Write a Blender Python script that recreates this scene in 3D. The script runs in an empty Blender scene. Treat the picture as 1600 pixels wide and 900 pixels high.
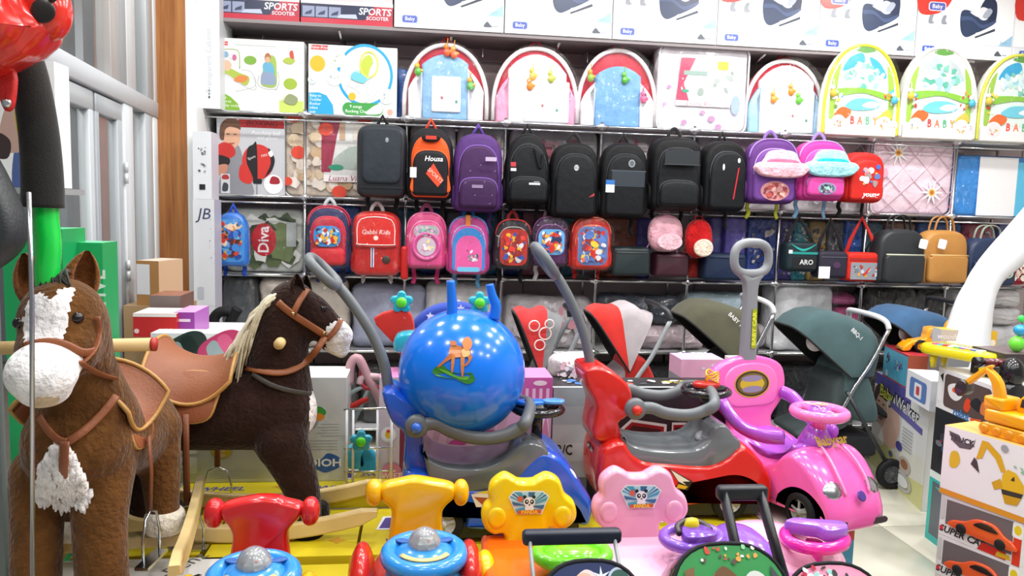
import bpy, math, random
import numpy as np
from mathutils import Vector as V, Matrix, Euler
from mathutils.geometry import tessellate_polygon
S = bpy.context.scene
C = S.collection
pi = math.pi; sin = math.sin; cos = math.cos

# ------------------------------------------------------------------ camera
FPX = 1200.0
YAW, PITCH, ROLL = 0.12137, 0.10159, 0.02841
EYE = V((0, 0, 1.5))
_fw = V((sin(YAW)*cos(PITCH), cos(YAW)*cos(PITCH), -sin(PITCH)))
_r0 = V((cos(YAW), -sin(YAW), 0)); _u0 = _r0.cross(_fw)
RT = _r0*cos(ROLL) + _u0*sin(ROLL); UP = -_r0*sin(ROLL) + _u0*cos(ROLL)
cd = bpy.data.cameras.new('camera'); cam = bpy.data.objects.new('camera', cd); C.objects.link(cam)
cd.sensor_width = 36; cd.lens = FPX/1600*36; cd.clip_start = .05
m = Matrix((RT, UP, -_fw)).transposed().to_4x4(); m.translation = EYE
cam.matrix_world = m
S.camera = cam

# ------------------------------------------------------------------ light
S.view_settings.view_transform = 'Standard'; S.view_settings.look = 'None'
S.view_settings.gamma = 1; S.view_settings.use_curve_mapping = False
S.view_settings.exposure = 0.26
wd = bpy.data.worlds.new('world'); S.world = wd; wd.use_nodes = True
wd.node_tree.nodes['Background'].inputs[0].default_value = (.93, .96, 1, 1)
wd.node_tree.nodes['Background'].inputs[1].default_value = .24
CEIL = 3.25
def lamp(x, y, power, r=.085, z=CEIL-.03, col=(1, .985, .97)):
    l = bpy.data.lights.new('downlight', 'AREA'); l.shape = 'DISK'; l.size = 2*r; l.energy = power; l.color = col
    o = bpy.data.objects.new('downlight', l); C.objects.link(o); o.location = (x, y, z); o['category'] = 'lamp'
    o['label'] = 'round downlight, recessed in the shop ceiling or added over the passage'; o['group'] = 'ceiling downlights'
for iy, y in enumerate((.3, 1.5, 2.7, 3.75)):
    for ix, x in enumerate((-1.2, -.2, .8, 1.8, 2.8)):
        lamp(x + (.25 if iy % 2 else 0), y, (10, 11, 12, 14)[iy]*(.75, .9, 1.0, 1.25, 1.5)[ix])

# ------------------------------------------------------------------ helpers
def ray(px, py): return _fw + RT*((px-800)/FPX) + UP*((450-py)/FPX)
def P(px, py, Y):                       # the point at depth Y (along the shop) seen at a pixel
    d = ray(px, py); return EYE + d*(Y/d.y)
def PZ(px, py, z):
    d = ray(px, py); return EYE + d*((z-1.5)/d.z)
def PW(px, py, A, n):
    d = ray(px, py); return EYE + d*((A-EYE).dot(n)/d.dot(n))
def lin(c):
    if isinstance(c, str):
        c = c.lstrip('#')
        if len(c) == 3: c = ''.join(k*2 for k in c)
        c = [int(c[i:i+2], 16)/255 for i in (0, 2, 4)]
        return tuple(x/12.92 if x <= .04045 else ((x+.055)/1.055)**2.4 for x in c)
    return tuple(c)
RX = lambda a: Matrix.Rotation(a, 4, 'X')
RY = lambda a: Matrix.Rotation(a, 4, 'Y')
RZ = lambda a: Matrix.Rotation(a, 4, 'Z')
def T(x, y=0, z=0):
    return Matrix.Translation(V(x) if not isinstance(x, (int, float)) else V((x, y, z)))
def SC(x, y, z): return Matrix.Diagonal((x, y, z, 1))

def smooth(pts, n=6, closed=True):      # Catmull-Rom through 2D/3D points
    pts = [V(p) for p in pts]; N = len(pts); out = []
    for i in range(N if closed else N-1):
        g = (lambda k: pts[k % N]) if closed else (lambda k: pts[min(max(k, 0), N-1)])
        a, b, c, d = g(i-1), g(i), g(i+1), g(i+2)
        for k in range(n):
            t = k/n
            out.append(.5*((2*b) + (c-a)*t + (2*a-5*b+4*c-d)*t*t + (3*b-a-3*c+d)*t**3))
    if not closed: out.append(pts[-1].copy())
    return out
def rrect(w, h, r, n=4, z0=0):          # rounded rectangle standing on z0
    r = min(r, w/2-1e-4, h/2-1e-4); o = []
    for cx, cz, a in ((w/2-r, r, -pi/2), (w/2-r, h-r, 0), (-w/2+r, h-r, pi/2), (-w/2+r, r, pi)):
        for k in range(n+1):
            t = a + pi/2*k/n; o.append((cx+r*cos(t), z0+cz+r*sin(t)))
    return o
def arch(w, h, p=2.4, rb=.03, ht=.55, n=18, z0=0, taper=0):   # arched outline: round top of height ht*h, small bottom corners
    o = []; hh = h*ht
    for k in range(4):
        t = -pi/2 + pi/2*k/3; o.append((w/2*(1+taper)-rb+rb*cos(t), rb+rb*sin(t)))
    for k in range(n+1):
        t = pi*k/n; c, s = cos(t), sin(t)
        o.append((w/2*math.copysign(abs(c)**(2/p), c), h-hh+hh*abs(s)**(2/p)))
    for k in range(4):
        t = pi + pi/2*k/3; o.append((-w/2*(1+taper)+rb+rb*cos(t), rb+rb*sin(t)))
    return [(x, z+z0) for x, z in o]
def ellipse(w, h, n=24, cx=0, cz=0): return [(cx+w/2*cos(2*pi*k/n), cz+h/2*sin(2*pi*k/n)) for k in range(n)]
def star(r1, r2, k=5, cx=0, cz=0): return [(cx+(r1 if i % 2 == 0 else r2)*sin(pi*i/k), cz+(r1 if i % 2 == 0 else r2)*cos(pi*i/k)) for i in range(2*k)]

# one frame for flat print: local x right, z up, facing -y
FRONT = Matrix.Identity(4)
_txt = {}
from mathutils import noise as _nz
def resample(out, st=.03):
    o = []; N = len(out)
    for i in range(N):
        a, c = V(out[i][:2]), V(out[(i+1) % N][:2]); k = max(1, int((c-a).length/st))
        o += [tuple(a.lerp(c, j/k)) for j in range(k)]
    return o
def lump(amp, sc, seed):
    def f(p):
        q = V(p)*sc+V((seed*3.7, seed*1.3, 0)); n = _nz.noise_vector(q)*amp+_nz.noise_vector(q*2.3)*amp*.45
        return (p[0]+n.x*.5, p[1]+n.y, p[2]+n.z*.5)
    return f
class MB:
    def __init__(s): s.v = []; s.f = []; s.c = []; s.sm = []
    def add(s, vs, fs, col='fff', sm=True, M=None):
        o = len(s.v); 
        s.v += [tuple(M @ V(v)) for v in vs] if M is not None else [tuple(v) for v in vs]
        s.f += [tuple(i+o for i in f) for f in fs]
        if isinstance(col, list): s.c += [lin(c) for c in col]
        else: s.c += [lin(col)]*len(fs)
        s.sm += [sm]*len(fs)
        return s
    def box(s, c, d, col='fff', M=None, cols=None, sm=False):   # centre, size; cols by face -y +x +y -x +z -z
        x, y, z = (k/2 for k in d); cx, cy, cz = c
        vs = [(cx+a*x, cy+b*y, cz+e*z) for e in (-1, 1) for b in (-1, 1) for a in (-1, 1)]
        fs = [(0, 1, 5, 4), (1, 3, 7, 5), (3, 2, 6, 7), (2, 0, 4, 6), (4, 5, 7, 6), (2, 3, 1, 0)]
        return s.add(vs, fs, list(cols) if cols else col, sm, M)
    def loft(s, rings, col='fff', closed=True, cap=(1, 1), M=None, sm=True, loop=False):
        n = len(rings[0]); vs = [p for r in rings for p in r]; fs = []; R = len(rings)
        for i in range(R if loop else R-1):
            a = i*n; b = ((i+1) % R)*n
            for k in range(n if closed else n-1):
                k2 = (k+1) % n; fs.append((a+k, a+k2, b+k2, b+k))
        if closed and not loop:
            if cap[0]: fs.append(tuple(range(n-1, -1, -1)))
            if cap[1]: fs.append(tuple((R-1)*n+k for k in range(n)))
        return s.add(vs, fs, col, sm, M)
    def puff(s, out, d, r=.02, ri=None, col='fff', y=0, M=None, k=4, dome=0, dr=3, back=True, warp=None):
        # outline in x,z; thickness d along y from y to y-d (front); rounded rims (depth r, inset ri); dome = extra bulge of the front
        ri = r if ri is None else ri
        pts = [V((p[0], p[1])) for p in out]; N = len(pts)
        if sum(pts[i].x*pts[(i+1) % N].y - pts[(i+1) % N].x*pts[i].y for i in range(N)) < 0: pts.reverse()
        nr = []
        for i in range(N):
            e1 = pts[i]-pts[i-1]; e2 = pts[(i+1) % N]-pts[i]
            n1 = V((e1.y, -e1.x)); n2 = V((e2.y, -e2.x))
            n1 = n1.normalized() if n1.length > 1e-9 else n2.normalized(); n2 = n2.normalized() if n2.length > 1e-9 else n1
            q = (n1+n2); q = q.normalized() if q.length > 1e-6 else n1
            nr.append(q/max(.5, q.dot(n1)))
        def ring(ins, yy): return [(pts[i].x-nr[i].x*ins, yy, pts[i].y-nr[i].y*ins) for i in range(N)]
        rings = []
        if back:
            for j in range(k+1):
                t = pi/2*j/k; rings.append(ring(ri*(1-sin(t)), y-r*(1-cos(t))))
        else: rings.append(ring(0, y))
        for j in range(k+1):
            t = pi/2*j/k; rings.append(ring(ri*(1-cos(t)), y-d+r*(1-sin(t))))
        if dome:
            c = sum((p for p in pts), V((0, 0)))/N; base = ring(ri, y-d)
            for j in range(1, dr+1):
                t = j/(dr+.35); rings.append([(c.x+(b[0]-c.x)*(1-t), b[1]-dome*(1-(1-t)**2), c.y+(b[2]-c.y)*(1-t)) for b in base])
        if warp: rings = [[warp(p) for p in q] for q in rings]
        return s.loft(rings, col, M=M)
    def flat(s, out, col='fff', y=0, M=None): # flat print
        tr = tessellate_polygon([[V((p[0], p[1], 0)) for p in out]])
        fs = []
        for t in tr:
            a, b, c = (V(out[i][:2]) for i in t)
            fs.append(tuple(t) if (b-a).cross(c-a) > 0 else (t[0], t[2], t[1]))
        return s.add([(p[0], y, p[1]) for p in out], fs, col, False, M)
    def rect(s, x0, z0, x1, z1, col='fff', y=0, M=None): return s.flat([(x0, z0), (x1, z0), (x1, z1), (x0, z1)], col, y, M)
    def ringp(s, w, h, t, col='fff', y=0, M=None, cx=0, cz=0, n=28):
        a = ellipse(w, h, n, cx, cz); b = ellipse(w-2*t, h-2*t, n, cx, cz)
        return s.add([(p[0], y, p[1]) for p in a+b], [(i, (i+1) % n, n+(i+1) % n, n+i) for i in range(n)], col, False, M)
    def tube(s, pts, r=.01, n=8, col='fff', closed=False, flat=1, M=None, up=None, cap=True):
        pts = [V(p) for p in pts]; N = len(pts); R = r if isinstance(r, (list, tuple)) else [r]*N
        if len(R) != N: R = [R[0]+(R[-1]-R[0])*i/(N-1) for i in range(N)] if len(R) == 2 else [float(v) for v in np.interp(np.linspace(0, 1, N), np.linspace(0, 1, len(R)), R)]
        rings = []; u = None
        for i in range(N):
            a = pts[i-1] if (i > 0 or closed) else pts[i]; b = pts[(i+1) % N] if (i < N-1 or closed) else pts[i]
            t = (b-a).normalized()
            if u is None:
                u = V(up) if up else (V((0, 0, 1)) if abs(t.z) < .9 else V((1, 0, 0)))
            u = (u-t*u.dot(t)); u = u.normalized() if u.length > 1e-6 else t.orthogonal().normalized()
            w = t.cross(u)
            rings.append([pts[i]+(u*sin(2*pi*k/n)*flat+w*cos(2*pi*k/n))*R[i] for k in range(n)])
        return s.loft(rings, col, M=M, loop=closed, cap=(cap, cap))
    def ell(s, c, r, col='fff', n=16, m=10, M=None, p=1):
        r = (r, r, r) if isinstance(r, (int, float)) else r
        e = lambda v: math.copysign(abs(v)**p, v)
        vs = [(c[0], c[1], c[2]-r[2])]
        for j in range(1, m):
            b = -pi/2+pi*j/m
            for k in range(n):
                a = 2*pi*k/n; vs.append((c[0]+r[0]*e(cos(b))*e(cos(a)), c[1]+r[1]*e(cos(b))*e(sin(a)), c[2]+r[2]*e(sin(b))))
        vs.append((c[0], c[1], c[2]+r[2])); fs = []
        for k in range(n):
            k2 = (k+1) % n; fs.append((0, 1+k2, 1+k)); L = 1+(m-2)*n; fs.append((L+k, L+k2, len(vs)-1))
            for j in range(m-2): a = 1+j*n; fs.append((a+k, a+k2, a+n+k2, a+n+k))
        return s.add(vs, fs, col, True, M)
    def lathe(s, prof, n=24, col='fff', M=None, sm=True, cap=True):   # (r, z) from bottom to top
        rings = [[(r*cos(2*pi*k/n), r*sin(2*pi*k/n), z) for k in range(n)] for r, z in prof]
        cols = col
        if isinstance(col, list): cols = [c for c in col for _ in range(n)] + [col[0], col[-1]]
        return s.loft(rings, cols, M=M, sm=sm, cap=(cap, cap))
    def text(s, t, x, z, h, col='000', y=0, M=None, al='CENTER', bold=0, shear=0, rot=0, sx=1):
        key = (t, al, bold, shear)
        if key not in _txt:
            cu = bpy.data.curves.new('t', 'FONT'); cu.body = t; cu.size = 1; cu.align_x = al; cu.align_y = 'CENTER'
            cu.resolution_u = 2; cu.offset = bold; cu.shear = shear; cu.fill_mode = 'FRONT'
            ob = bpy.data.objects.new('t', cu); me = ob.to_mesh()
            _txt[key] = ([tuple(v.co) for v in me.vertices], [tuple(p.vertices) for p in me.polygons])
            ob.to_mesh_clear(); bpy.data.objects.remove(ob); bpy.data.curves.remove(cu)
        vs, fs = _txt[key]; k = h/.7; c, w = cos(rot), sin(rot)
        return s.add([(x+(a*sx*c-b*w)*k, y, z+(a*sx*w+b*c)*k) for a, b, _ in vs], fs, col, False, M)
    def blotch(s, w, h, cols, n, seed, cx=0, cz=0, y=0, M=None, sz=(.12, .3), ell_=True, k=7):
        # unreadable printed picture: irregular patches of colour kept inside an ellipse or a box
        rn = random.Random(seed); s.many = True
        for i in range(n):
            a = rn.uniform(sz[0], sz[1])*min(w, h)/1.6
            if ell_: t = rn.uniform(0, 2*pi); q = math.sqrt(rn.random()); x = cx+q*cos(t)*(w/2-a); z = cz+q*sin(t)*(h/2-a)
            else: x = cx+rn.uniform(-1, 1)*(w/2-a); z = cz+rn.uniform(-1, 1)*(h/2-a)
            e = rn.uniform(.5, 1); th = rn.uniform(0, pi)
            pl = []
            for j in range(k):
                q = 2*pi*j/k; rr = a*rn.uniform(.6, 1.0); u, v = rr*cos(q), rr*e*sin(q)
                pl.append((x+u*cos(th)-v*sin(th), z+u*sin(th)+v*cos(th)))
            s.flat(pl, rn.choice(cols), y-s.bst*i, M)
        return s
    many = False; bst = .00012
    def mesh(s, name, mat):
        me = bpy.data.meshes.new(name); me.from_pydata(s.v, [], s.f); 
        me.polygons.foreach_set('use_smooth', s.sm)
        at = me.color_attributes.new('Col', 'FLOAT_COLOR', 'CORNER')
        ln = np.empty(len(me.polygons), dtype=np.int32); me.polygons.foreach_get('loop_total', ln)
        c = np.ones((len(s.c), 4), dtype=np.float32); c[:, :3] = np.array(s.c, dtype=np.float32)
        at.data.foreach_set('color', np.repeat(c, ln, axis=0).ravel())
        me.materials.append(mat if not isinstance(mat, str) else MAT[mat]); me.update(); return me
    def obj(s, name, mat='plastic', parent=None, loc=None, rz=0, label=None, sharp=None):
        me = s.mesh(name, mat)
        if sharp: me.set_sharp_from_angle(angle=sharp)
        o = bpy.data.objects.new(name, me); C.objects.link(o)
        if parent: o.parent = parent
        if loc is not None: o.location = loc
        o.rotation_euler = (0, 0, rz)
        if label: o['label'] = label
        if s.many: o['kind'] = 'stuff'
        return o
def tag(o, label=None, cat=None, group=None, kind=None):
    if label: o['label'] = label
    if cat: o['category'] = cat
    if group: o['group'] = group
    if kind: o['kind'] = kind
    return o
def thing(name, label, cat, loc=(0, 0, 0), rz=0, group=None):
    o = bpy.data.objects.new(name, None); C.objects.link(o); o.location = loc; o.rotation_euler = (0, 0, rz)
    o.empty_display_size = .05
    return tag(o, label, cat, group)
def dup(root, loc, rz=None, label=None):
    r = root.copy(); C.objects.link(r); r.location = loc
    if rz is not None: r.rotation_euler = (0, 0, rz)
    if label: r['label'] = label
    for ch in list(root.children):
        c = ch.copy(); C.objects.link(c); c.parent = r
        for g in list(ch.children):
            d = g.copy(); C.objects.link(d); d.parent = c
    return r

# ------------------------------------------------------------------ materials (all read the painted colour "Col")
MAT = {}
def mat(name, rough=.5, metal=0, spec=.5, coat=0, coatr=.05, bump=0, bscale=50, sheen=0, var=0, vscale=8, trans=0, alpha=1, crinkle=0, cscale=25, sub=0, wave=0, detail=4):
    m = bpy.data.materials.new(name); m.use_nodes = True; nt = m.node_tree; N = nt.nodes; L = nt.links
    b = N['Principled BSDF']; at = N.new('ShaderNodeVertexColor'); at.layer_name = 'Col'
    tc = N.new('ShaderNodeTexCoord')
    src = at.outputs[0]
    if var:
        nz = N.new('ShaderNodeTexNoise'); nz.inputs['Scale'].default_value = vscale; nz.inputs['Detail'].default_value = detail
        L.new(tc.outputs['Object'], nz.inputs['Vector'])
        mr = N.new('ShaderNodeMapRange'); mr.inputs[1].default_value = .3; mr.inputs[2].default_value = .7; mr.inputs[3].default_value = 1-var; mr.inputs[4].default_value = 1+var
        L.new(nz.outputs[0], mr.inputs[0])
        hs = N.new('ShaderNodeHueSaturation'); L.new(src, hs.inputs['Color']); L.new(mr.outputs[0], hs.inputs['Value']); src = hs.outputs[0]
    L.new(src, b.inputs['Base Color'])
    b.inputs['Roughness'].default_value = rough; b.inputs['Metallic'].default_value = metal
    b.inputs['Specular IOR Level'].default_value = spec
    b.inputs['Coat Weight'].default_value = coat; b.inputs['Coat Roughness'].default_value = coatr
    b.inputs['Sheen Weight'].default_value = sheen; b.inputs['Sheen Roughness'].default_value = .4
    b.inputs['Transmission Weight'].default_value = trans; b.inputs['Alpha'].default_value = alpha
    if bump:
        nz = N.new('ShaderNodeTexNoise'); nz.inputs['Scale'].default_value = bscale; nz.inputs['Detail'].default_value = 3
        L.new(tc.outputs['Object'], nz.inputs['Vector'])
        bp = N.new('ShaderNodeBump'); bp.inputs['Strength'].default_value = bump; bp.inputs['Distance'].default_value = .01
        L.new(nz.outputs[0], bp.inputs['Height']); L.new(bp.outputs[0], b.inputs['Normal'])
    if crinkle:   # creased clear film over the thing
        mp = N.new('ShaderNodeMapping'); mp.inputs['Scale'].default_value = (1, 1, .55); mp.inputs['Rotation'].default_value = (.3, .5, .4)
        L.new(tc.outputs['Object'], mp.inputs[0])
        vo = N.new('ShaderNodeTexNoise'); vo.noise_type = 'RIDGED_MULTIFRACTAL'; vo.inputs['Scale'].default_value = cscale; vo.inputs['Detail'].default_value = 2; L.new(mp.outputs[0], vo.inputs['Vector'])
        bp = N.new('ShaderNodeBump'); bp.inputs['Strength'].default_value = crinkle; bp.inputs['Distance'].default_value = .05
        L.new(vo.outputs[0], bp.inputs['Height']); L.new(bp.outputs[0], b.inputs['Coat Normal'])
    MAT[name] = m; return m
mat('plastic', .2, coat=.45, coatr=.03)
mat('satin', .42)
mat('matte', .75, var=.04)
mat('print', .38, coat=.15, coatr=.15)
mat('carton', .42, coat=.12, coatr=.2, var=.03, vscale=3)
mat('fabric', .85, bump=.25, bscale=260, sheen=.15, var=.08, vscale=14)
mat('nylon', .6, bump=.3, bscale=22, var=.07, vscale=10, spec=.25)
mat('quilt', .8, bump=.9, bscale=18, var=.06, vscale=9, coat=.5, coatr=.07, crinkle=1.0, cscale=18)
mat('wrapped', .6, var=.10, vscale=12, coat=.8, coatr=.07, crinkle=1.0, cscale=16, bump=1.0, bscale=20)
mat('duvet', .75, var=.12, vscale=9, bump=1.0, bscale=11, coat=.3, coatr=.08, crinkle=1.0, cscale=14)
mat('plush', .95, bump=.9, bscale=70, sheen=.22, var=.22, vscale=22, spec=.12)
mat('leather', .48, bump=.15, bscale=140, var=.08, vscale=6)
mat('chrome', .2, metal=1)
mat('alu', .42, metal=.12, var=.04, vscale=2)
mat('rubber', .7, spec=.3)
mat('wood', .45, var=.12, vscale=7, coat=.1)
mat('ball', .2, coat=.25, coatr=.03)
mat('pearl', .3, coat=.4, var=.03)
mat('clearplastic', .05, trans=.75, coat=1)
mat('hair', .6, bump=.4, bscale=60, var=.12, vscale=30, sheen=.2)
mat('film', .04, alpha=.10)
def clearfilm(name, fac, rough, sc, st):     # creased clear bag: mostly see-through, sharp glints
    m = bpy.data.materials.new(name); m.use_nodes = True; N = m.node_tree.nodes; L = m.node_tree.links; N.remove(N['Principled BSDF'])
    tc = N.new('ShaderNodeTexCoord'); mp = N.new('ShaderNodeMapping'); mp.inputs['Scale'].default_value = (1.6, 1, .7); mp.inputs['Rotation'].default_value = (0, .55, 0); L.new(tc.outputs['Object'], mp.inputs[0])
    nz = N.new('ShaderNodeTexNoise'); nz.inputs['Scale'].default_value = sc; nz.inputs['Detail'].default_value = 2.5; nz.inputs['Distortion'].default_value = .4; L.new(mp.outputs[0], nz.inputs['Vector'])
    bp = N.new('ShaderNodeBump'); bp.inputs['Strength'].default_value = st; bp.inputs['Distance'].default_value = .06; L.new(nz.outputs[0], bp.inputs['Height'])
    g = N.new('ShaderNodeBsdfGlossy'); g.inputs['Roughness'].default_value = rough; L.new(bp.outputs[0], g.inputs['Normal'])
    t = N.new('ShaderNodeBsdfTransparent'); mx = N.new('ShaderNodeMixShader'); mx.inputs[0].default_value = fac
    L.new(t.outputs[0], mx.inputs[1]); L.new(g.outputs[0], mx.inputs[2]); L.new(mx.outputs[0], N['Material Output'].inputs[0]); MAT[name] = m
clearfilm('bagfilm', .055, .06, 16, 1.0)
# ================================================================== the setting
def struct(o): o['kind'] = 'structure'; return o
def empty_struct(name):
    o = bpy.data.objects.new(name, None); C.objects.link(o); return struct(o)
mat('floortile', .22, var=.06, vscale=3, coat=.2, coatr=.1)
mat('wallpaint', .6, var=.04, vscale=2)
XW0, XW1, YW = -1.5, 4.7, 5.12
b = MB(); b.box((1.6, 2.2, -.03), (7.4, 7.4, .04), '8d8577'); fl = struct(b.obj('floor', 'floortile'))
tb = MB(); tb.puff(rrect(.594, .594, .004, 1, -.297), .012, .002, col='cac8b8', k=1, back=False, M=RX(-pi/2)); tme = tb.mesh('tile', MAT['floortile'])
for i in range(11):
    for j in range(11):
        o = bpy.data.objects.new('floor_tile', tme); C.objects.link(o); o.parent = fl; o.location = (-1.5+.3+.6*i-.42, -1.1+.6*j, -.012); 
wb = struct(MB().box((1.6, YW+.06, 1.65), (6.6, .08, 3.3), 'a59a9a').obj('wall_back', 'wallpaint'))
pm = MB().puff(rrect(1.19, .80, .004, 1), .012, .003, col='bfaeb0', k=1, back=False).mesh('wall_panel', MAT['wallpaint'])
for i in range(6):
    for j in range(4):
        o = bpy.data.objects.new('wall_panel', pm); C.objects.link(o); o.parent = wb; o.location = (-1.1+1.2*i, YW+.02, .01+.815*j)
struct(MB().box((5.0, 2.2, 1.65), (.08, 7.4, 3.3), 'c9c4c0').obj('wall_right', 'wallpaint'))
struct(MB().box((1.6, 2.2, CEIL+.05), (7.4, 7.4, .08), 'e8e6e2').obj('ceiling', 'wallpaint'))

# glazed shop front on the left: aluminium bars in one plane running from the wood column towards the viewer
WA = V((-1.477, 4.55, 0)); WD = V((.15, -1.526, 0)).normalized(); WN = V((-WD.y, WD.x, 0)); WN = WN if WN.x > 0 else -WN
WZ = math.atan2(WD.y, WD.x)
def wt(px, py): return (PW(px, py, WA, WN)-WA).dot(WD)
WM = Matrix.Translation(WA) @ RZ(WZ)          # local x along the wall, local y into the outside or shop, z up
wl = empty_struct('wall_left')
def bar(name, t0, t1, z0, z1, dp=.05, col='b9bfc4', par=None, off=0, mt='alu'):
    bb = MB(); bb.puff(rrect(abs(t1-t0), z1-z0, .004, 1), dp, .004, col=col, k=1, M=WM @ T((t0+t1)/2, off+dp/2, z0)); return bb.obj(name, mt, par or wl)
TZ0, TZ1 = 1.945, 2.03
bar('transom', -.0, 3.0, TZ0, TZ1, .07)
for a, c, col in ((220, 231, 'aeb4b8'), (233, 241, 'd5dadc'), (186.5, 200, 'c9ced2')):
    bar('mullion', wt(a, 300), wt(c, 300), 0, TZ0, .06, col); 
for a, c, col in ((219, 229, 'b4babd'), (231, 240, 'd8dcde'), (187, 201, 'd3d8da'), (174, 186, 'a3a9ad'), (161, 173, 'b5b1ae')):
    bar('mullion', wt(a, 60), wt(c, 60), TZ1, 3.25, .06, col)
bar('head_rail', 0, 3.0, 3.16, 3.25)
for k, (u0, u1) in enumerate(((wt(185, 300), wt(144, 300)), (wt(140, 300), wt(72, 300)))):
    dr = empty_struct('door_%d' % (k+1))
    wst = .055 if k else .07
    bar('stile', u0, u0+wst, .02, TZ0-.01, .045, 'a4abb0' if k == 0 else 'bcc3c7', dr); bar('stile', u1-wst*.6, u1, .02, TZ0-.01, .045, '9aa1a7', dr)
    bar('top_rail', u0, u1, TZ0-.09, TZ0-.01, .046, 'a9afb3', dr); bar('bottom_rail', u0, u1, .02, .14, .046, 'a9afb3', dr)
    bar('pane', u0+wst, u1-wst*.6, .14, TZ0-.09, .008, 'dfe8ea', dr, mt='film')
    if k == 0:
        for z in (1.62, 1.16, .5):
            h = MB(); h.lathe([(.009, z-.05), (.009, z-.003), (.006, z-.003), (.006, z+.003), (.009, z+.003), (.009, z+.05)], 10, 'c8ccce', M=WM @ T(u0-.004, .035, 0)); h.obj('hinge', 'alu', dr)
w1 = empty_struct('window_1')
bar('pane', .02, 2.9, TZ1, 3.16, .008, 'dfe8ea', w1, mt='film')
bar('pane', wt(219, 300), wt(201, 300), .05, TZ0, .008, 'dfe8ea', w1, mt='film')
# what shows through the glass: the passage outside
struct(MB().box((-4.6, 3.6, 1.65), (.1, 9, 3.3), '8f9294').obj('wall_outside', 'wallpaint'))
struct(MB().box((-3.0, 7.4, 1.65), (3.4, .1, 3.3), '8a9094').obj('wall_passage_end', 'wallpaint'))
for k, (x0, x1, col, mt) in enumerate(((157, 175, '9a5238', 'wood'), (201, 214, 'a4583c', 'wood'), (214, 222, 'c4b49e', 'wallpaint'), (96, 108, '55606a', 'wallpaint'), (128, 140, 'b9bfc4', 'wallpaint'))):
    xa, xb = P(x0, 300, 7.0).x, P(x1, 300, 7.0).x
    struct(MB().box(((xa+xb)/2, 7.1, 1.65), (xb-xa, .3, 3.3), col).obj('trim_%d' % (k+3), mt))
struct(MB().box((-3.0, 3.6, -.03), (3.0, 8, .04), '8d8577').obj('floor_outside', 'floortile'))
lamp(-2.4, 2.5, 14); lamp(-2.6, 5.6, 22)  # unseen lamps added outside the shop to light the passage
# wood column with white trim
mw = bpy.data.materials.new('wood_panel'); mw.use_nodes = True; nt = mw.node_tree; N = nt.nodes; L = nt.links
tc = N.new('ShaderNodeTexCoord'); mp = N.new('ShaderNodeMapping'); mp.inputs['Scale'].default_value = (22, 22, 1.1); L.new(tc.outputs['Object'], mp.inputs[0])
nz = N.new('ShaderNodeTexNoise'); nz.inputs['Scale'].default_value = 2.0; nz.inputs['Detail'].default_value = 5; nz.inputs['Distortion'].default_value = .6; L.new(mp.outputs[0], nz.inputs['Vector'])
cr = N.new('ShaderNodeValToRGB'); cr.color_ramp.elements[0].color = (*lin('8a5023'), 1); cr.color_ramp.elements[1].color = (*lin('b47a42'), 1); cr.color_ramp.elements[0].position = .3; cr.color_ramp.elements[1].position = .72
L.new(nz.outputs[0], cr.inputs[0]); L.new(cr.outputs[0], N['Principled BSDF'].inputs['Base Color']); N['Principled BSDF'].inputs['Roughness'].default_value = .38; MAT['wood_panel'] = mw
xa, xb, xc = P(241, 300, 4.5).x, P(294, 300, 4.5).x, P(309, 300, 4.5).x
struct(MB().box(((xa+xb)/2, 4.8, 1.62), (xb-xa, .6, 3.26), 'fff').obj('trim_1', 'wood_panel'))
struct(MB().box(((xb+xc)/2, 4.8, 1.62), (xc-xb, .61, 3.26), 'e9ecec').obj('trim_2', 'satin'))

# ================================================================== shelving
YS = 4.7
SHZ = (2.033, 1.55, 1.084, .627, .14)
su = thing('shelving_unit', 'long chrome display rack with grey shelves along the back wall', 'shelving', (0, 0, 0))
PX = [-1.272+.593*i for i in range(10)]
pmesh = MB(); pmesh.tube([(0, 0, .0), (0, 0, 2.05)], .0095, 8, 'c9cccf'); pmesh = pmesh.mesh('post', MAT['chrome'])
jm = MB(); jm.lathe([(.012, -.02), (.02, -.012), (.02, .012), (.012, .02)], 10, 'e6e8ea'); jm.tube([(-.035, 0, 0), (.035, 0, 0)], .013, 8, 'e6e8ea'); jm = jm.mesh('joint', MAT['chrome'])
for x in PX:
    for y in (YS, YW-.04):
        o = bpy.data.objects.new('post', pmesh); C.objects.link(o); o.parent = su; o.location = (x, y, 0)
    for z in SHZ[:4]:
        o = bpy.data.objects.new('joint', jm); C.objects.link(o); o.parent = su; o.location = (x, YS-.004, z-.012)
for i in range(9):
    for z in SHZ:
        MB().box(((PX[i]+PX[i+1])/2, (YS+YW)/2-.01, z-.016), (.585, YW-YS-.02, .012), 'a9a9ab').obj('shelf_board', 'satin', su)
        MB().tube([(PX[i], YS-.002, z-.012), (PX[i+1], YS-.002, z-.012)], .0085, 8, 'dcdfe1').obj('front_rail', 'chrome', su)
        if z in (1.55, 2.033): MB().tube([(PX[i], YS-.03, z-.05), (PX[i+1], YS-.03, z-.05)], .006, 6, 'dcdfe1').obj('hang_rail', 'chrome', su)
ws = thing('wall_shelf', 'high wall shelf on brackets above the arched play mats', 'shelf', (0, 0, 0))
MB().box((1.15, 4.91, 2.54), (4.8, .40, .02), '8c8486').obj('shelf_board', 'satin', ws)
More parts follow.
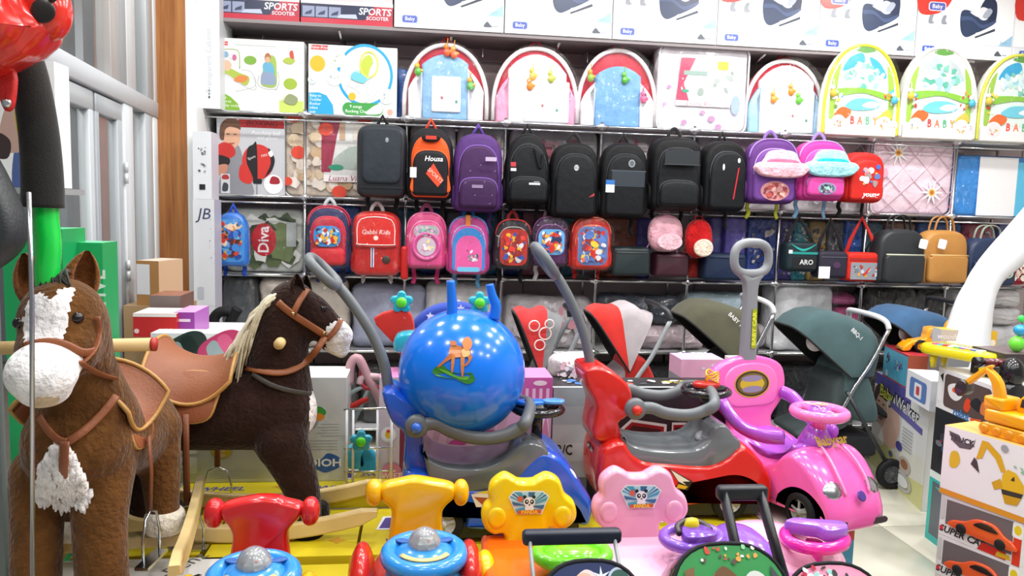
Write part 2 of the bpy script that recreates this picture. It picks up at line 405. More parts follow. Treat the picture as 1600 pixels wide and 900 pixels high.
for i in range(8):
    x = -1.15+.66*i
    bk = MB(); bk.puff([(-.01, 0), (.01, 0), (.01, .13), (-.01, .13)], .012, .001, k=1, col='d5d5d7', M=T(x, 5.08, 2.40) @ RZ(0)); bk.tube([(x, 5.1, 2.43), (x, 4.76, 2.525)], .008, 6, 'd5d5d7'); bk.obj('bracket', 'chrome', ws)
    hk = MB(); hk.tube(smooth([(x+.2, 5.1, 2.50), (x+.2, 4.9, 2.50), (x+.2, 4.87, 2.48), (x+.2, 4.86, 2.43)], 4, False), .004, 6, 'd5d5d7'); hk.obj('hook', 'chrome', ws)
# ================================================================== goods: generators
def fit(R, Y):
    x0, y0, x1, y1 = R; mx, my = (x0+x1)/2, (y0+y1)/2
    a, c = P(x0, my, Y).x, P(x1, my, Y).x; zt, zb = P(mx, y0, Y).z, P(mx, y1, Y).z
    return (a+c)/2, zb, c-a, zt-zb
class PR(MB):          # flat print: every patch lies a hair in front of the last
    bst = 0
    def __init__(s, y=-.0008, M=None, st=.00012): super().__init__(); s.y0 = y; s.M0 = M; s.st = st
    def add(s, vs, fs, col='fff', sm=True, M=None):
        vs = [(v[0], v[1]+s.y0, v[2]) for v in vs]; s.y0 -= s.st
        return super().add(vs, fs, col, sm, s.M0 if M is None else s.M0 @ M if s.M0 is not None else M)
def outl(pts, n=5): return smooth([(x, z) for x, z in pts], n)
def carton(label, loc, dim, cols='fff', pr=None, rz=0, name='carton', cat='box', group=None, prs=None, mt='carton', pname='print'):
    # a cardboard box standing on loc; pr draws the front (local -y), prs a list of (matrix, function) for other faces
    w, d, h = dim
    cs = cols if isinstance(cols, (list, tuple)) else [cols]*6
    b = MB(); b.box((0, 0, h/2), (w, d, h), cols=cs); o = b.obj(name, mt, None, loc, rz); tag(o, label, cat, group)
    if pr:
        q = PR(-.0008, T(0, -d/2, 0)); pr(q, w, h)
        if q.f: q.obj(pname, 'print', o)
    for M, fn, ww, hh in (prs or []):
        q = PR(-.0008, M); fn(q, ww, hh); q.obj('side_print', 'print', o)
    return o
def fcarton(label, R, Y, d, cols='fff', pr=None, **k):   # a box whose front at depth Y fills a rectangle
    cx, zb, w, h = fit(R, Y); z = k.pop('z', None)
    if z is not None: h += zb-z; zb = z
    return carton(label, (cx, Y+d/2, zb), (w, d, h), cols, pr, **k)
BLK = '0a0b0e'
def clearbag(t, out, y1, d, seed=1, amp=.006, back=True):
    b = MB(); b.puff(resample(out, .035), d, min(.03, d*.45), .012, 'fff', y1, k=3, dome=.012, dr=5, warp=lump(amp, 11, seed)); return b.obj('clear_bag', 'bagfilm', t)
def strap_pts(a, b, sag=.02, n=6): 
    a, b = V(a), V(b); return [a.lerp(b, i/n)+V((0, 0, -sag*sin(pi*i/n))) for i in range(n+1)]
def backpack(label, R, Y, main, panel=None, pocket=None, zipc='777b80', strap=BLK, handle=None, pr=None, d=.14, ht=.42, p=2.7, mt='nylon', group=None,
             pock=(.74, .34, .07), pan=(.80, .80, .04), rims=(), straps=True, hook=True, name='backpack', side=True, rz=0, lenS=.10, hstyle='loop', taper=0):
    cx, zb, w, h0 = fit(R, Y); h = h0*.93 if hook else h0
    t = thing(name, label, 'backpack', (cx, Y, zb), rz, group); hd = d/2
    b = MB(); b.puff(arch(w, h, p, w*.16, ht, taper=taper), d, d*.42, w*.10, main, hd, k=4); b.obj('body', mt, t)
    yf = -hd
    if panel:
        pw, ph, pz = pan; b = MB(); o = arch(w*pw, h*ph, p, w*.1, .5, z0=h*pz); b.puff(o, .035, .022, .02, panel, yf+.008, back=False); b.obj('front_panel', mt, t)
        b = MB(); b.tube([(x*1.0, yf-.006, z) for x, z in o[4:-4]], .0042, 6, zipc); b.obj('zip', 'satin', t); yf -= .027
    if pocket:
        pw, ph, pz = pock; o = arch(w*pw, h*ph, 3.2, w*.09, .5, z0=h*pz); b = MB(); b.puff(o, .04, .025, .02, pocket, yf+.01, back=False); b.obj('front_pocket', mt, t)
        b = MB(); b.tube([(x, yf-.008, z) for x, z in o[4:-4]], .0038, 6, zipc); b.obj('zip', 'satin', t); yf -= .03
    for (sc, col, yy) in rims:
        b = MB(); b.tube([(x*sc, yy, z*(.55+.45*sc)+.005) for x, z in arch(w, h, p, w*.16, ht)[5:-5]], .0055, 6, col); b.obj('piping', 'satin', t)
    hc = handle or strap
    if hook:
        b = MB(); hx = w*.13; zt = h0-h+.02
        pts = [(-hx, .01, h*.965), (-hx*.75, .01, h+zt*.45), (0, .012, h+zt), (hx*.75, .01, h+zt*.45), (hx, .01, h*.965)] if hstyle == 'loop' else [(-hx, .01, h*.96), (0, .012, h+zt), (hx, .01, h*.96)]
        b.tube(smooth(pts, 4, False) if hstyle == 'loop' else pts, .011, 6, hc, flat=.35, up=(0, 1, 0)); b.obj('top_loop', 'fabric', t)
    if straps:
        for s in (-1, 1):
            b = MB(); b.tube(smooth([(s*w*.26, hd-.02, h*.12), (s*w*.30, hd+.0, -.02), (s*w*.27, hd-.01, -lenS*.6), (s*w*.32, hd, -lenS)], 4, False), .013, 6, strap, flat=.25, up=(0, 1, 0)); b.obj('shoulder_strap', 'fabric', t)
    if side:
        for s in (-1, 1):
            b = MB(); b.ell((s*w*.47, .0, h*.22), (w*.07, d*.34, h*.17), main, 12, 8, p=.7); b.obj('side_pocket', mt, t)
    if pr:
        q = PR(yf-.0015); pr(q, w, h)
        if q.f: q.obj('print', 'print', t)
    if group == 'small backpacks hung along the third rail': clearbag(t, [(x*1.06, z*1.02-.004) for x, z in arch(w, h, p, w*.16, ht)], hd+.012, hd+.03-yf, len(label))
    return t
def pack(label, R, Y, d, col, pr=None, mt='wrapped', name='bedding_pack', cat='bedding', r=.05, rc=.05, dome=.02, z=None, group=None, trim=None, spots=None, seed=1):
    # soft folded textile in a clear bag
    cx, zb, w, h = fit(R, Y)
    if z is not None: h += zb-z; zb = z
    b = MB(); lp = lump(.034 if r > .08 else .007, 5.5 if r > .08 else 9, seed+cx*7) if mt == 'wrapped' else None
    b.puff(resample(rrect(w, h, min(rc, w*.3, h*.3))), d, min(r, d*.48), min(r*.5, w*.2), col, d, k=5, dome=dome, dr=7, warp=(lambda p: (lambda q: (q[0], q[1], max(0, q[2])))(lp(p))) if lp else None); o = b.obj(name, mt, None, (cx, Y, zb))
    tag(o, label, cat, group)
    if mt == 'wrapped': clearbag(o, [(x, zz+.004) for x, zz in rrect(w*1.02, h*1.03, min(rc, w*.3, h*.3))], d+.004, d+dome+.02, seed, .02 if r > .08 else .006)
    if trim: q = MB(); q.tube([(x, -.004, zz) for x, zz in rrect(w*.985, h*.985, min(rc, w*.3))], .006, 6, trim, closed=True); q.obj('piping', 'satin', o)
    if spots or pr:
        q = PR(-dome*.98-.009)
        if spots: q.blotch(w*.88, h*.86, spots, 60, seed, 0, h/2, sz=(.10, .26), ell_=False, k=9)
        if pr: pr(q, w, h)
        q.obj('print', 'print', o)
    return o

# ================================================================== top shelf: cartons of carry cots and scooters
K = 4.5/1200
def cot_print(i):
    def f(q, w, h):
        q.rect(-w/2+.004, .004, w/2-.004, .088, 'e6e9f0')
        q.rect(-w/2, .088, w/2, .091, 'c3c9d6')
        q.flat([(w/2-.10, .091), (w/2-.004, .091), (w/2-.004, .16)], '9cc8e4')
        q.text('Style', w/2-.065, .112, .02, '7fa6c4', shear=.3)
        q.flat(rrect(.094, .046, .014, 4, .025), '8f9cd0', M=T(-w/2+.09)); q.flat(rrect(.084, .037, .011, 4, .0295), '3f55b0', M=T(-w/2+.09)); q.text('Baby', -w/2+.09, .049, .021, 'fff')
        q.flat(outl([(-.02, 0), (.0, .03), (.02, .012), (.03, 0)]), '555b66', M=T(w/2-.10, 0, .028)); q.flat(rrect(.03, .006, .002), '9aa0aa', M=T(w/2-.05, 0, .03))
        M = T(w*.13, 0, .135) @ SC(.0037, 1, .0037)
        q.flat(outl([(-34, 42), (-16, 44), (6, 30), (20, 36), (30, 52), (32, 30), (22, 20), (-2, 8), (-22, 0), (-33, 12)]), '33415f', M=M)
        q.flat(outl([(0, 44), (8, 64), (20, 68), (31, 60), (32, 34), (20, 28), (14, 36)]), '2a3450', M=M)
        q.flat(outl([(-18, 42), (0, 34), (14, 38), (20, 46), (6, 52), (-6, 44)]), 'e8eaee', M=M)
        q.flat(outl([(6, 36), (16, 34), (24, 46), (16, 50)]), 'aab2c2', M=M)
        q.flat(outl([(-33, 34), (-14, 34), (6, 22), (30, 30), (30, 26), (8, 16), (-14, 28), (-33, 28)]), '46567c', M=M)
        q.flat([(-6, 2), (28, 12), (31, 18), (-4, 8)], 'f7f7f9', M=M); q.flat([(-6, 1), (-4, -1), (32, 13), (31, 17)], '3a4254', M=M)
        for k in (0, 1): q.flat(outl([(-6, 0), (6, 0), (2, 6), (4, 16), (-4, 14)]), '8d929b', M=T(-w*.36+k*.09, 0, .21) @ SC(.0032, 1, .0032))
        q.flat(outl([(-w/2+.004, h-.006), (-w/2+.004, .275), (-w*.33, .265), (-w*.2, .32), (-w*.17, h-.006)], 4), 'd8392f')
        q.flat(rrect(.12, .056, .018, 4, .285), 'dfe2ee', M=T(-w*.31)); q.flat(rrect(.108, .046, .014, 4, .29), '5a62ad', M=T(-w*.31)); q.text('Baby', -w*.31, .313, .026, 'fff')
    return f
for i, (a, c) in enumerate(((616, 787), (789, 956), (958, 1120), (1122, 1279), (1281, 1431), (1433, 1584), (1586, 1730))):
    x0, x1 = P(a, 40, 4.7).x, P(c, 40, 4.7).x
    carton(('white carry cot carton on the high shelf nearest the scooter cartons', 'second white carry cot carton from the left on the high shelf', 'third white carry cot carton from the left on the high shelf', 'white carry cot carton on the high shelf above the flowered pillow pack',
            'white carry cot carton on the high shelf above the first green play gym', 'white carry cot carton on the high shelf above the second green play gym', 'white carry cot carton cut by the right edge of the picture')[i],
           ((x0+x1)/2, 4.90, 2.551), (x1-x0, .40, .43), ['fbfbfd']*4+['eeeeee', 'd9d9dc'], cot_print(i), name='carry_cot_carton', group='carry cot cartons')
def scoot(q, w, h):
    q.rect(-w/2, 0, w/2, .03, 'c2233c'); q.rect(-w/2, h-.02, w/2, h, 'e8d9d9'); q.rect(-w/2, .03, w/2, h-.02, '1c2748')
    for k in range(3): q.rect(-w/2+.01+k*.075, .035, -w/2+.078+k*.075, h-.035, '8e98b4'); q.flat([(-w/2+.02+k*.075, .045), (-w/2+.06+k*.075, .05), (-w/2+.065+k*.075, .075), (-w/2+.03+k*.075, .06)], '2f3b5c')
    q.flat([(-.06, .035), (.06, .035), (.05, .06), (-.04, .055)], 'b9c3d8'); q.flat([(.1, .03), (w/2, .03), (w/2, h-.02), (.16, h-.02)], 'b3203a')
    q.text('SPORTS', w*.30, h*.60, .038, 'e9ebf0', bold=.02, shear=.15); q.text('SCOOTER', w*.33, h*.32, .02, 'd7dae2', bold=.02)
for i, (a, c) in enumerate(((318, 468), (470, 614))):
    x0, x1 = P(a, 25, 4.72).x, P(c, 25, 4.72).x
    carton(('navy and red scooter carton on the high shelf, left one', 'navy and red scooter carton on the high shelf beside the white carry cot cartons')[i], ((x0+x1)/2, 4.91, 2.551), (x1-x0, .38, .13), ['1c2748', '1c2748', '1c2748', '1c2748', 'd8c9c9', 'a01c30'], scoot, name='scooter_carton', group='scooter cartons')
carton('second layer scooter carton lying on the other two', (-.73, 4.92, 2.682), (1.1, .36, .13), ['d9ccd0', '1c2748', '1c2748', '1c2748', 'd8c9c9', 'a01c30'], None, name='scooter_carton', group='scooter cartons')

# ================================================================== first shelf row
Z1 = SHZ[0]-.009
def swing1(q, w, h):
    M = T(-w/2, 0, 0) @ SC(w/140, 1, h/108); R = lambda *a: q.flat(outl(a[:-1]), a[-1], M=M)
    q.rect(1, 1, 139, 107, 'e2e4e2', M=M); q.rect(100, 1, 139, 107, 'eef0e0', M=M); q.rect(100, 1, 139, 20, 'c6d86a', M=M); q.rect(1, 92, 139, 107, 'f6f6f4', M=M)
    q.rect(3, 97, 19, 103, 'cf2f33', M=M); q.text('Fisher-Price', 11, 100, 3, 'fff', M=M); q.rect(30, 98, 95, 99.5, 'b9bdb9', M=M)
    q.flat([(1, 1), (38, 1), (34, 12), (22, 22), (8, 29), (1, 30)], '7fae32', M=M)
    for k in range(3): q.text(('Cozy', 'infant-to', 'toddler rocker')[k], 3, 21-6*k, 4.2, 'f5f7ea', M=M, al='LEFT')
    for x, z, a, c, col in ((54, 77, 20, 13, '7cab3e'), (118, 45, 22, 17, '9cb83a'), (6, 70, 12, 16, '8fb040')): q.flat(ellipse(a, c, 18, x, z), col, M=M)
    for pts, r_ in (([(8, 62), (10, 88), (24, 92), (36, 88), (37, 64)], 1.2), ([(2, 52), (10, 56), (40, 40), (62, 34), (60, 52)], .7), ([(30, 30), (62, 40), (55, 60), (40, 62)], .7)):
        q.tube([(a, 0, c) for a, c in smooth(pts, 4, False)], r_, 4, '9db36a' if r_ > 1 else '8d9290', M=M @ SC(1, .002, 1))
    R((8, 58), (20, 54), (36, 44), (48, 40), (52, 52), (36, 58), (20, 64), 'a9bd4c'); R((10, 64), (20, 60), (24, 70), (16, 76), 'e3b79b'); R((28, 46), (44, 44), (50, 52), (36, 54), 'd98348')
    for x, z, col in ((16, 84, '7fa7c8'), (24, 82, 'e1d7dc'), (29, 80, 'c26a8a')): q.flat(ellipse(7, 9, 10, x, z), col, M=M)
    R((72, 42), (74, 62), (84, 84), (94, 82), (96, 60), (94, 40), '9dbb52'); R((74, 70), (80, 76), (90, 72), (92, 58), (78, 58), '66abc9'); R((72, 44), (74, 60), (92, 58), (94, 44), (86, 42), '8b9bb8'); q.flat(ellipse(10, 14, 12, 82, 82), 'a86f4b', M=M); q.flat(ellipse(8, 9, 12, 82, 79), 'dcab88', M=M)
    for pts in ([(68, 56), (66, 42), (78, 36), (96, 36)], [(98, 62), (100, 46), (94, 34)]): q.tube([(a, 0, c) for a, c in smooth(pts, 4, False)], .8, 4, '8d9290', M=M @ SC(1, .002, 1))
    R((106, 78), (118, 74), (126, 80), (114, 84), 'a9bd4c'); R((118, 84), (124, 82), (122, 94), (117, 92), 'c4503c'); q.flat(ellipse(24, 14, 16, 118, 22), 'cfd6b0', M=M); R((108, 18), (124, 14), (130, 24), (116, 30), '8f9a70')
fcarton('infant rocker carton with green corner in the rack, left of the blue ring one', (338, 62, 475, 168), 4.74, .12, 'e6e8e2', swing1, z=Z1, name='rocker_carton', group='rocker cartons')
def swing2(q, w, h):
    M = T(-w/2, 0, 0) @ SC(w/138, 1, h/104); q.rect(.5, .5, 137, 103.5, 'f7f7f8', M=M)
    q.rect(4, 96, 30, 103, 'd23036', M=M); q.text('Fisher-Price', 17, 99.5, 4, 'fff', M=M)
    q.flat(ellipse(80, 84, 32, 88, 62), 'f1eee4', M=M); q.ringp(88, 92, 4.5, '1f9fd8', M=M, cx=88, cz=62, n=36)
    q.flat(ellipse(24, 24, 20, 14, 76), 'e9b21e', M=M); q.flat(ellipse(12, 12, 16, 68, 30), 'eab52a', M=M)
    q.flat([(.5, .5), (40, .5), (38, 16), (28, 30), (16, 34), (.5, 33)], '29a4d6', M=M)
    for k in range(5): q.text(('Baby-to', 'Toddler', 'Rocker', 'infant', 'seat')[k], 2, 29-6*k, 4, 'f2f9fd', M=M, al='LEFT')
    for x, z, a in ((46, 84, 25), (40, 56, 25), (122, 32, 24), (6, 52, 14)): q.flat(ellipse(a, a, 20, x, z), 'c9d6cf', M=M); q.flat(ellipse(a-3, a-3, 20, x, z), 'eef2ee', M=M); q.blotch(a*.7, a*.7, ['c7d2c8', 'aab9a8', 'd9cfc0', '9db8c4'], 6, int(x), x, z, M=M)
    for pts, col in (([(66, 60), (80, 52), (96, 58), (104, 76), (96, 84), (84, 70), (72, 68)], 'a7cfd6'), ([(80, 62), (92, 60), (100, 82), (94, 92), (84, 84)], 'b9c944'), ([(66, 56), (86, 50), (90, 60), (72, 66)], '6fc3d8'), ([(94, 62), (104, 66), (106, 80), (98, 76)], 'e6e1d2')): q.flat(outl(pts), col, M=M)
    q.ringp(30, 40, 2.5, 'd6de63', M=M, cx=94, cz=78)
    for pts in ([(68, 58), (60, 44), (58, 36)], [(96, 56), (90, 40), (94, 32)], [(112, 44), (96, 26), (88, 22)], [(60, 46), (74, 40), (80, 34)]): q.tube([(a, 0, c) for a, c in smooth(pts, 4, False)], 1.5, 4, 'c8cccc', M=M @ SC(1, .002, 1))
    q.flat(rrect(64, 18, 9, 4, 3), '3f9b47', M=M @ T(85)); q.flat(outl([(90, 5), (112, 6), (116, 14), (110, 20), (98, 14)]), 'f2f5f0', M=M); q.text('9 songs', 74, 15, 4.5, 'fff', M=M); q.text('Rocking Chair', 76, 8, 4.5, 'fff', M=M)
    q.flat(ellipse(9, 9, 12, 128, 9), 'f0a58f', M=M)
fcarton('white infant rocker carton with a blue ring picture on the rack', (482, 72, 620, 178), 4.74, .12, ['f7f7f8']*6, swing2, z=Z1, name='rocker_carton', group='rocker cartons')
pack('flat blue bag standing between the rocker carton and the first play mat', (616, 106, 640, 180), 4.92, .1, '1d62b4', z=Z1, name='folded_blanket')

def toy(q, x, y, z, c1, c2):
    q.ell((x, y, z), (.022, .018, .026), c1, 12, 8); q.ell((x-.006, y, z+.034), (.016, .014, .016), c2, 10, 8); q.tube([(x, y+.005, z+.04), (x+.004, y+.01, z+.085)], .003, 5, c2)
    q.ell((x+.02, y-.004, z+.006), (.012, .01, .01), c2, 8, 6)
def playmat(label, R, quiltc, bands, toys, card=None, red='c02138'):
    cx, zb, w, h = fit(R, 4.76); h += zb-Z1; hb = h*.92
    t = thing('play_mat', label, 'play mat', (cx, 4.80, Z1), 0, 'arched baby play mats in clear bags')
    b = MB(); b.puff(arch(w, hb, 2.1, .02, .75), .05, .02, .01, red, .04); b.obj('back_panel', 'fabric', t)
    b = MB(); b.tube([(x*.965, -.02, z*.985) for x, z in arch(w, hb, 2.1, .02, .75, n=26)[3:-3]], .014, 8, 'e6e2e2'); b.obj('hoop', 'quilt', t)
    x0 = -w*.46
    for f0, f1, col, zt in bands:
        # quilted bands side by side, each with its own arched top
        n = 8; xs = [w*.92*(-.5+f0+(f1-f0)*k/n) for k in range(n+1)]
        top = lambda x: hb*.06+hb*zt*math.sqrt(max(0.02, 1-(x/(w*.5))**2))*1.0
        o = [(xs[0], .006), (xs[-1], .006)]+[(x, top(x)) for x in reversed(xs)]
        b = MB(); b.puff(o, .055, .022, .014, col, -.005, back=False, dome=.008); b.obj('quilt_band', 'quilt', t)
    q = MB()
    if card:
        x, z, cw, ch, col = card; b = MB(); b.puff(rrect(cw*w, ch*h, .01), .012, .005, col=col, y=-.06, M=T(x*w, 0, z*h)); b.obj('leaflet', 'print', t)
        p2 = PR(-.0735); p2.flat(ellipse(.016, .02, 10, (x-.05)*w, (z+ch*.4)*h), 'b06a72'); p2.flat(ellipse(.016, .02, 10, (x+.12)*w, (z+ch*.3)*h), '5f9a8c'); p2.obj('print', 'print', t)
    for x, z, c1, c2 in toys: q = MB(); toy(q, x*w, -.075, z*h, c1, c2); q.obj('hanging_toy', 'plastic', t)
    clearbag(t, [(x*1.02, z*1.0+.006) for x, z in arch(w, hb, 2.1, .02, .75)], .05, .165, w*9)
    b = MB(); b.tube([(-w*.10, .02, hb*.97), (0, .015, h*1.02), (w*.10, .02, hb*.97)], .011, 6, 'd8283a', flat=.3, up=(0, 1, 0)); b.obj('carry_loop', 'fabric', t)
    return t
W_ = 'e9e9ec'; LB = '86b4dd'
playmat('arched play mat with light blue quilt and tilted white leaflet, leftmost mat', (630, 57, 764, 188), W_, [(.02, .2, W_, .72), (.19, .78, LB, .80), (.77, .98, W_, .72)], [(-.33, .56, '57b53c', 'd9b93a'), (.28, .42, '57b53c', 'e9a33a'), (.08, .78, 'ee6d33', 'f0a13c'), (0, .80, 'ea5a28', 'ee8a2e')], (.0, .10, .34, .42, 'dcdde2'))
playmat('arched play mat with white quilt and pink side bands, second from left', (770, 62, 905, 191), W_, [(.0, .16, 'ee9fc0', .70), (.15, .88, 'f0f0f3', .84), (.87, 1, 'ee9fc0', .70)], [(-.05, .56, 'f2b31e', 'f5c63a'), (-.08, .44, 'f08a25', 'f39a3a'), (.16, .54, 'b9c24a', 'cdd36a')], (.12, .03, .52, .48, 'e8e8f2'))
playmat('arched play mat with solid blue quilt and red mesh top', (903, 65, 1029, 196), W_, [(.0, .19, W_, .62), (.18, .80, '6fa3d6', .72), (.79, .99, W_, .62)], [(.06, .55, '4fae3a', '74c24c'), (-.36, .56, '8fb53a', 'e2a13a'), (.30, .34, 'e2477e', 'ef6a9a')])
playmat('arched play mat with plain white quilt and light blue edges', (1165, 82, 1291, 209), W_, [(0, .15, '9ecbe8', .74), (.14, .86, 'f4f4f7', .86), (.85, 1, 'a9d3ee', .74)], [(-.18, .42, 'f09a25', 'f3ae4a'), (.03, .52, 'f0902a', 'f2a64a'), (.13, .42, '62c23e', '8bd35f')], (.12, .03, .42, .5, 'ededf3'))
def pillowpr(q, w, h):
    q.rect(-w*.26, h*.32, w*.36, h*.84, 'd9dcdc'); q.flat([(-w*.30, h*.30), (-w*.14, h*.30), (-w*.22, h*.55), (-w*.10, h*.84), (-w*.26, h*.84)], 'b8385e')
    q.blotch(w*.5, h*.4, ['b9c3be', 'ccd2cf', 'a6b2b0', 'd9d2bd', '93a29c'], 14, 3, w*.1, h*.58, ell_=False); q.rect(-w*.26, h*.55, w*.0, h*.60, '8fa8a0', M=T(.02, 0, .05))
    q.flat(ellipse(.05, .02, 12, -w*.2, h*.46), '35a07a'); q.rect(-w*.3, h*.29, w*.3, h*.35, 'f3ecee'); q.text('Luana Viv', -w*.05, h*.32, .03, 'b8385e', shear=.3)
    q.flat(rrect(.07, .05, .01), 'e9c22e', M=T(w*.2, 0, h*.72)); q.blotch(w*.26, h*.16, ['cdb8a3', 'e4ddd0', 'b98a72'], 6, 8, w*.26, h*.33, ell_=False)
    for x, z, a in ((-.38, .5, .03), (.1, .15, .05), (-.2, .1, .04), (.0, .22, .035), (.18, .06, .045), (-.42, .3, .03)): q.flat(ellipse(a, a*.8, 10, x*w, z*h), 'b78bb2')
    q.flat(ellipse(.06, .12, 14, w*.36, h*.32), '9db4dd')
pack('white bedding pack with a picture card and purple petals on the top row', (1027, 70, 1169, 200), 4.76, .14, 'e9e6ee', pillowpr, z=Z1, trim='f4f2f6', dome=.004)

def gym(label, R, tube_c, seed, sky):
    cx, zb, w, h = fit(R, 4.63); h += zb-Z1
    t = thing('play_gym_pack', label, 'play gym', (cx, 4.665, Z1), 0, 'arched play gym packs')
    b = MB(); b.puff(arch(w, h, 2.2, .02, .72), .07, .02, .012, 'f2f4ea', .04); b.obj('pack', 'quilt', t)
    b = MB(); b.tube([(x*.97, -.03, z*.985) for x, z in arch(w, h, 2.2, .02, .72, n=26)[2:-2]], .011, 8, tube_c); b.obj('hoop', 'plastic', t)
    q = PR(-.034); M = SC(w, 1, h)
    q.flat([(x*.86, z*.9+.05) for x, z in arch(1, 1, 2.2, .02, .72)], 'dff0ea', M=M)
    for s in (-1, 1): q.flat(outl([(s*.42, .2), (s*.40, .6), (s*.3, .78), (s*.33, .55), (s*.36, .2)]), '9cc44a', M=M)
    q.flat(outl([(-.28, .70), (-.2, .84), (-.04, .90), (.0, .80), (-.14, .74)]), sky, M=M); q.flat(outl([(.06, .86), (.2, .80), (.30, .66), (.24, .64), (.12, .74)]), sky, M=M); q.flat(outl([(-.12, .93), (0, .97), (.14, .93), (0, .90)]), '5f9a48', M=M)
    q.blotch(.6, .4, ['bfe3e0', 'd3eef2', '7fc6b2', 'eef7f7', '5fb79f', '9fd8e8'], 40, seed, 0, .64, M=M)
    q.flat(outl([(-.34, .42), (0, .47), (.34, .40), (.34, .46), (0, .52), (-.34, .50)]), '86c23e', M=M)
    q.flat(outl([(-.22, .32), (-.1, .40), (.1, .41), (.24, .36), (.16, .30), (-.08, .28)]), '6fcbe0', M=M); q.flat(outl([(.0, .33), (.1, .38), (.24, .36), (.14, .31)]), 'f2fafc', M=M)
    q.flat(outl([(-.36, .22), (-.26, .31), (-.14, .27), (-.18, .20), (-.3, .18)]), 'ee6a2c', M=M); q.flat(outl([(.22, .2), (.34, .3), (.4, .2)]), 'f0c24a', M=M)
    q.blotch(.2, .3, ['d8423a', '4fa6d8', 'f0d24a', '6a8f3a', 'ffffff'], 9, seed+4, -.34, .42, M=M); q.blotch(.2, .25, ['d8423a', '4fb6d8', 'f09a3a', 'ffffff'], 9, seed+9, .34, .42, M=M)
    q.rect(-.46, .01, .46, .17, 'f6eeee', M=M)
    for k, (ch, col) in enumerate(zip('BABY', ('e2413d', 'f07f5a', '5fb58a', 'e59a4a'))): q.text(ch, -.12+.10*k, .165, .085, col, M=M, bold=.03, sx=.8)
    for x, a in ((-.3, .2), (.3, .2), (.42, .12)): q.flat(ellipse(a, a*.95, 18, x, .13), 'e4e6ea', M=M); q.flat(ellipse(a*.85, a*.8, 18, x, .13), 'f3dfe2', M=M); q.blotch(a*.7, a*.7, ['e3a04a', 'd87f8f', 'c9b24f', '9aa6b4'], 6, seed+int(x*40), x, .13, M=M)
    q.obj('print', 'print', t); clearbag(t, [(x*1.02, z*1.0+.006) for x, z in arch(w, h, 2.2, .02, .72)], .05, .13, seed)
    for s, z, c1 in ((-1, .45, 'e0c040'), (1, .40, '49b3d6')): q = MB(); toy(q, s*w*.40, -.055, z*h, c1, 'f2efe0'); q.obj('hanging_toy', 'plastic', t)
gym('arched play gym pack with yellow hoop beside the blue edged mat', (1288, 68, 1408, 211), 'd6d92f', 1, '3fa9d8')
gym('arched play gym pack with white hoop, middle of the three', (1409, 72, 1529, 216), 'eceee8', 5, 'b9c3c8')
gym('arched play gym pack with yellow hoop cut by the right picture edge', (1530, 84, 1655, 222), 'd9dc42', 9, '35a8d6')

# ================================================================== second row: boxing set, bedding and the big backpacks
Z2 = SHZ[1]-.009
def boxing(q, w, h):
    M = T(-w/2, 0, 0) @ SC(w/106, 1, h/117); F = lambda col, *a: q.flat(outl(a), col, M=M)
    q.rect(.5, .5, 105.5, 116.5, 'c3c5ca', M=M); q.rect(34, 104, 105, 116, 'a51f24', M=M); q.text('BOXING', 70, 110, 9, '6f1216', M=M, bold=.02, shear=.2)
    q.text('Punching ball', 76, 96, 6, 'ecedf0', M=M, shear=.25); q.text('with gloves', 78, 89, 5, 'ecedf0', M=M, shear=.25)
    F('8b8d94', (0, .5), (26, 70), (36, 72), (44, 40), (56, .5)); F('d9a98c', (10, 74), (12, 98), (22, 108), (34, 104), (36, 84), (28, 72), (18, 72)); F('6b4a38', (5, 86), (6, 106), (18, 117), (34, 114), (37, 100), (32, 102), (20, 104), (13, 98), (11, 84))
    q.rect(15, 92, 20, 93.5, '3a2a24', M=M); q.rect(26, 92, 31, 93.5, '3a2a24', M=M); F('a85a50', (18, 79), (28, 80), (24, 77))
    F('c4342f', (1, 56), (0, 72), (10, 80), (24, 76), (29, 64), (20, 56)); F('2a2526', (3, 44), (18, 46), (19, 56), (2, 60)); F('c98e74', (0, 30), (14, 34), (16, 46), (2, 44))
    F('cf352f', (34, 28), (36, 44), (44, 48), (56, 30), (52, 18), (40, 20)); q.flat(ellipse(50, 54, 26, 64, 52), 'cf352f', M=M); F('1f1d1f', (56, 78), (48, 72), (46, 52), (54, 32), (58, 22), (63, 22), (62, 79)); F('1f1d1f', (80, 74), (90, 58), (86, 40), (72, 26), (70, 22), (78, 36), (84, 52)); F('f4f4f6', (80, 66), (85, 70), (88, 64), (84, 60))
    q.text('Sport', 54, 58, 4, 'eee', M=M, rot=.4); q.text('FIRE', 74, 62, 4, 'f4d8d0', M=M, rot=.3); q.rect(61, 1, 63, 24, '8f9298', M=M); q.flat(rrect(14, 8, 2, 3, 18), '1d1c1e', M=M @ T(63))
    q.flat(ellipse(30, 30, 20, 88, 18), 'f3f4f6', M=M); F('a32532', (82, 20), (86, 30), (96, 28), (98, 20), (90, 18)); q.rect(6, 2, 20, 32, 'd7d8dc', M=M); F('b63b3e', (8, 24), (18, 24), (17, 30), (9, 30)); F('444a52', (8, 6), (16, 6), (17, 16), (10, 18))
fcarton('boxing set carton with a boy and a red punching ball picture', (339, 186, 445, 302), 4.74, .14, ['c3c5ca', '9da0a6', 'aaa', '2a2a2e', '8a8c92', '777'], boxing, z=Z2, name='boxing_set_carton')
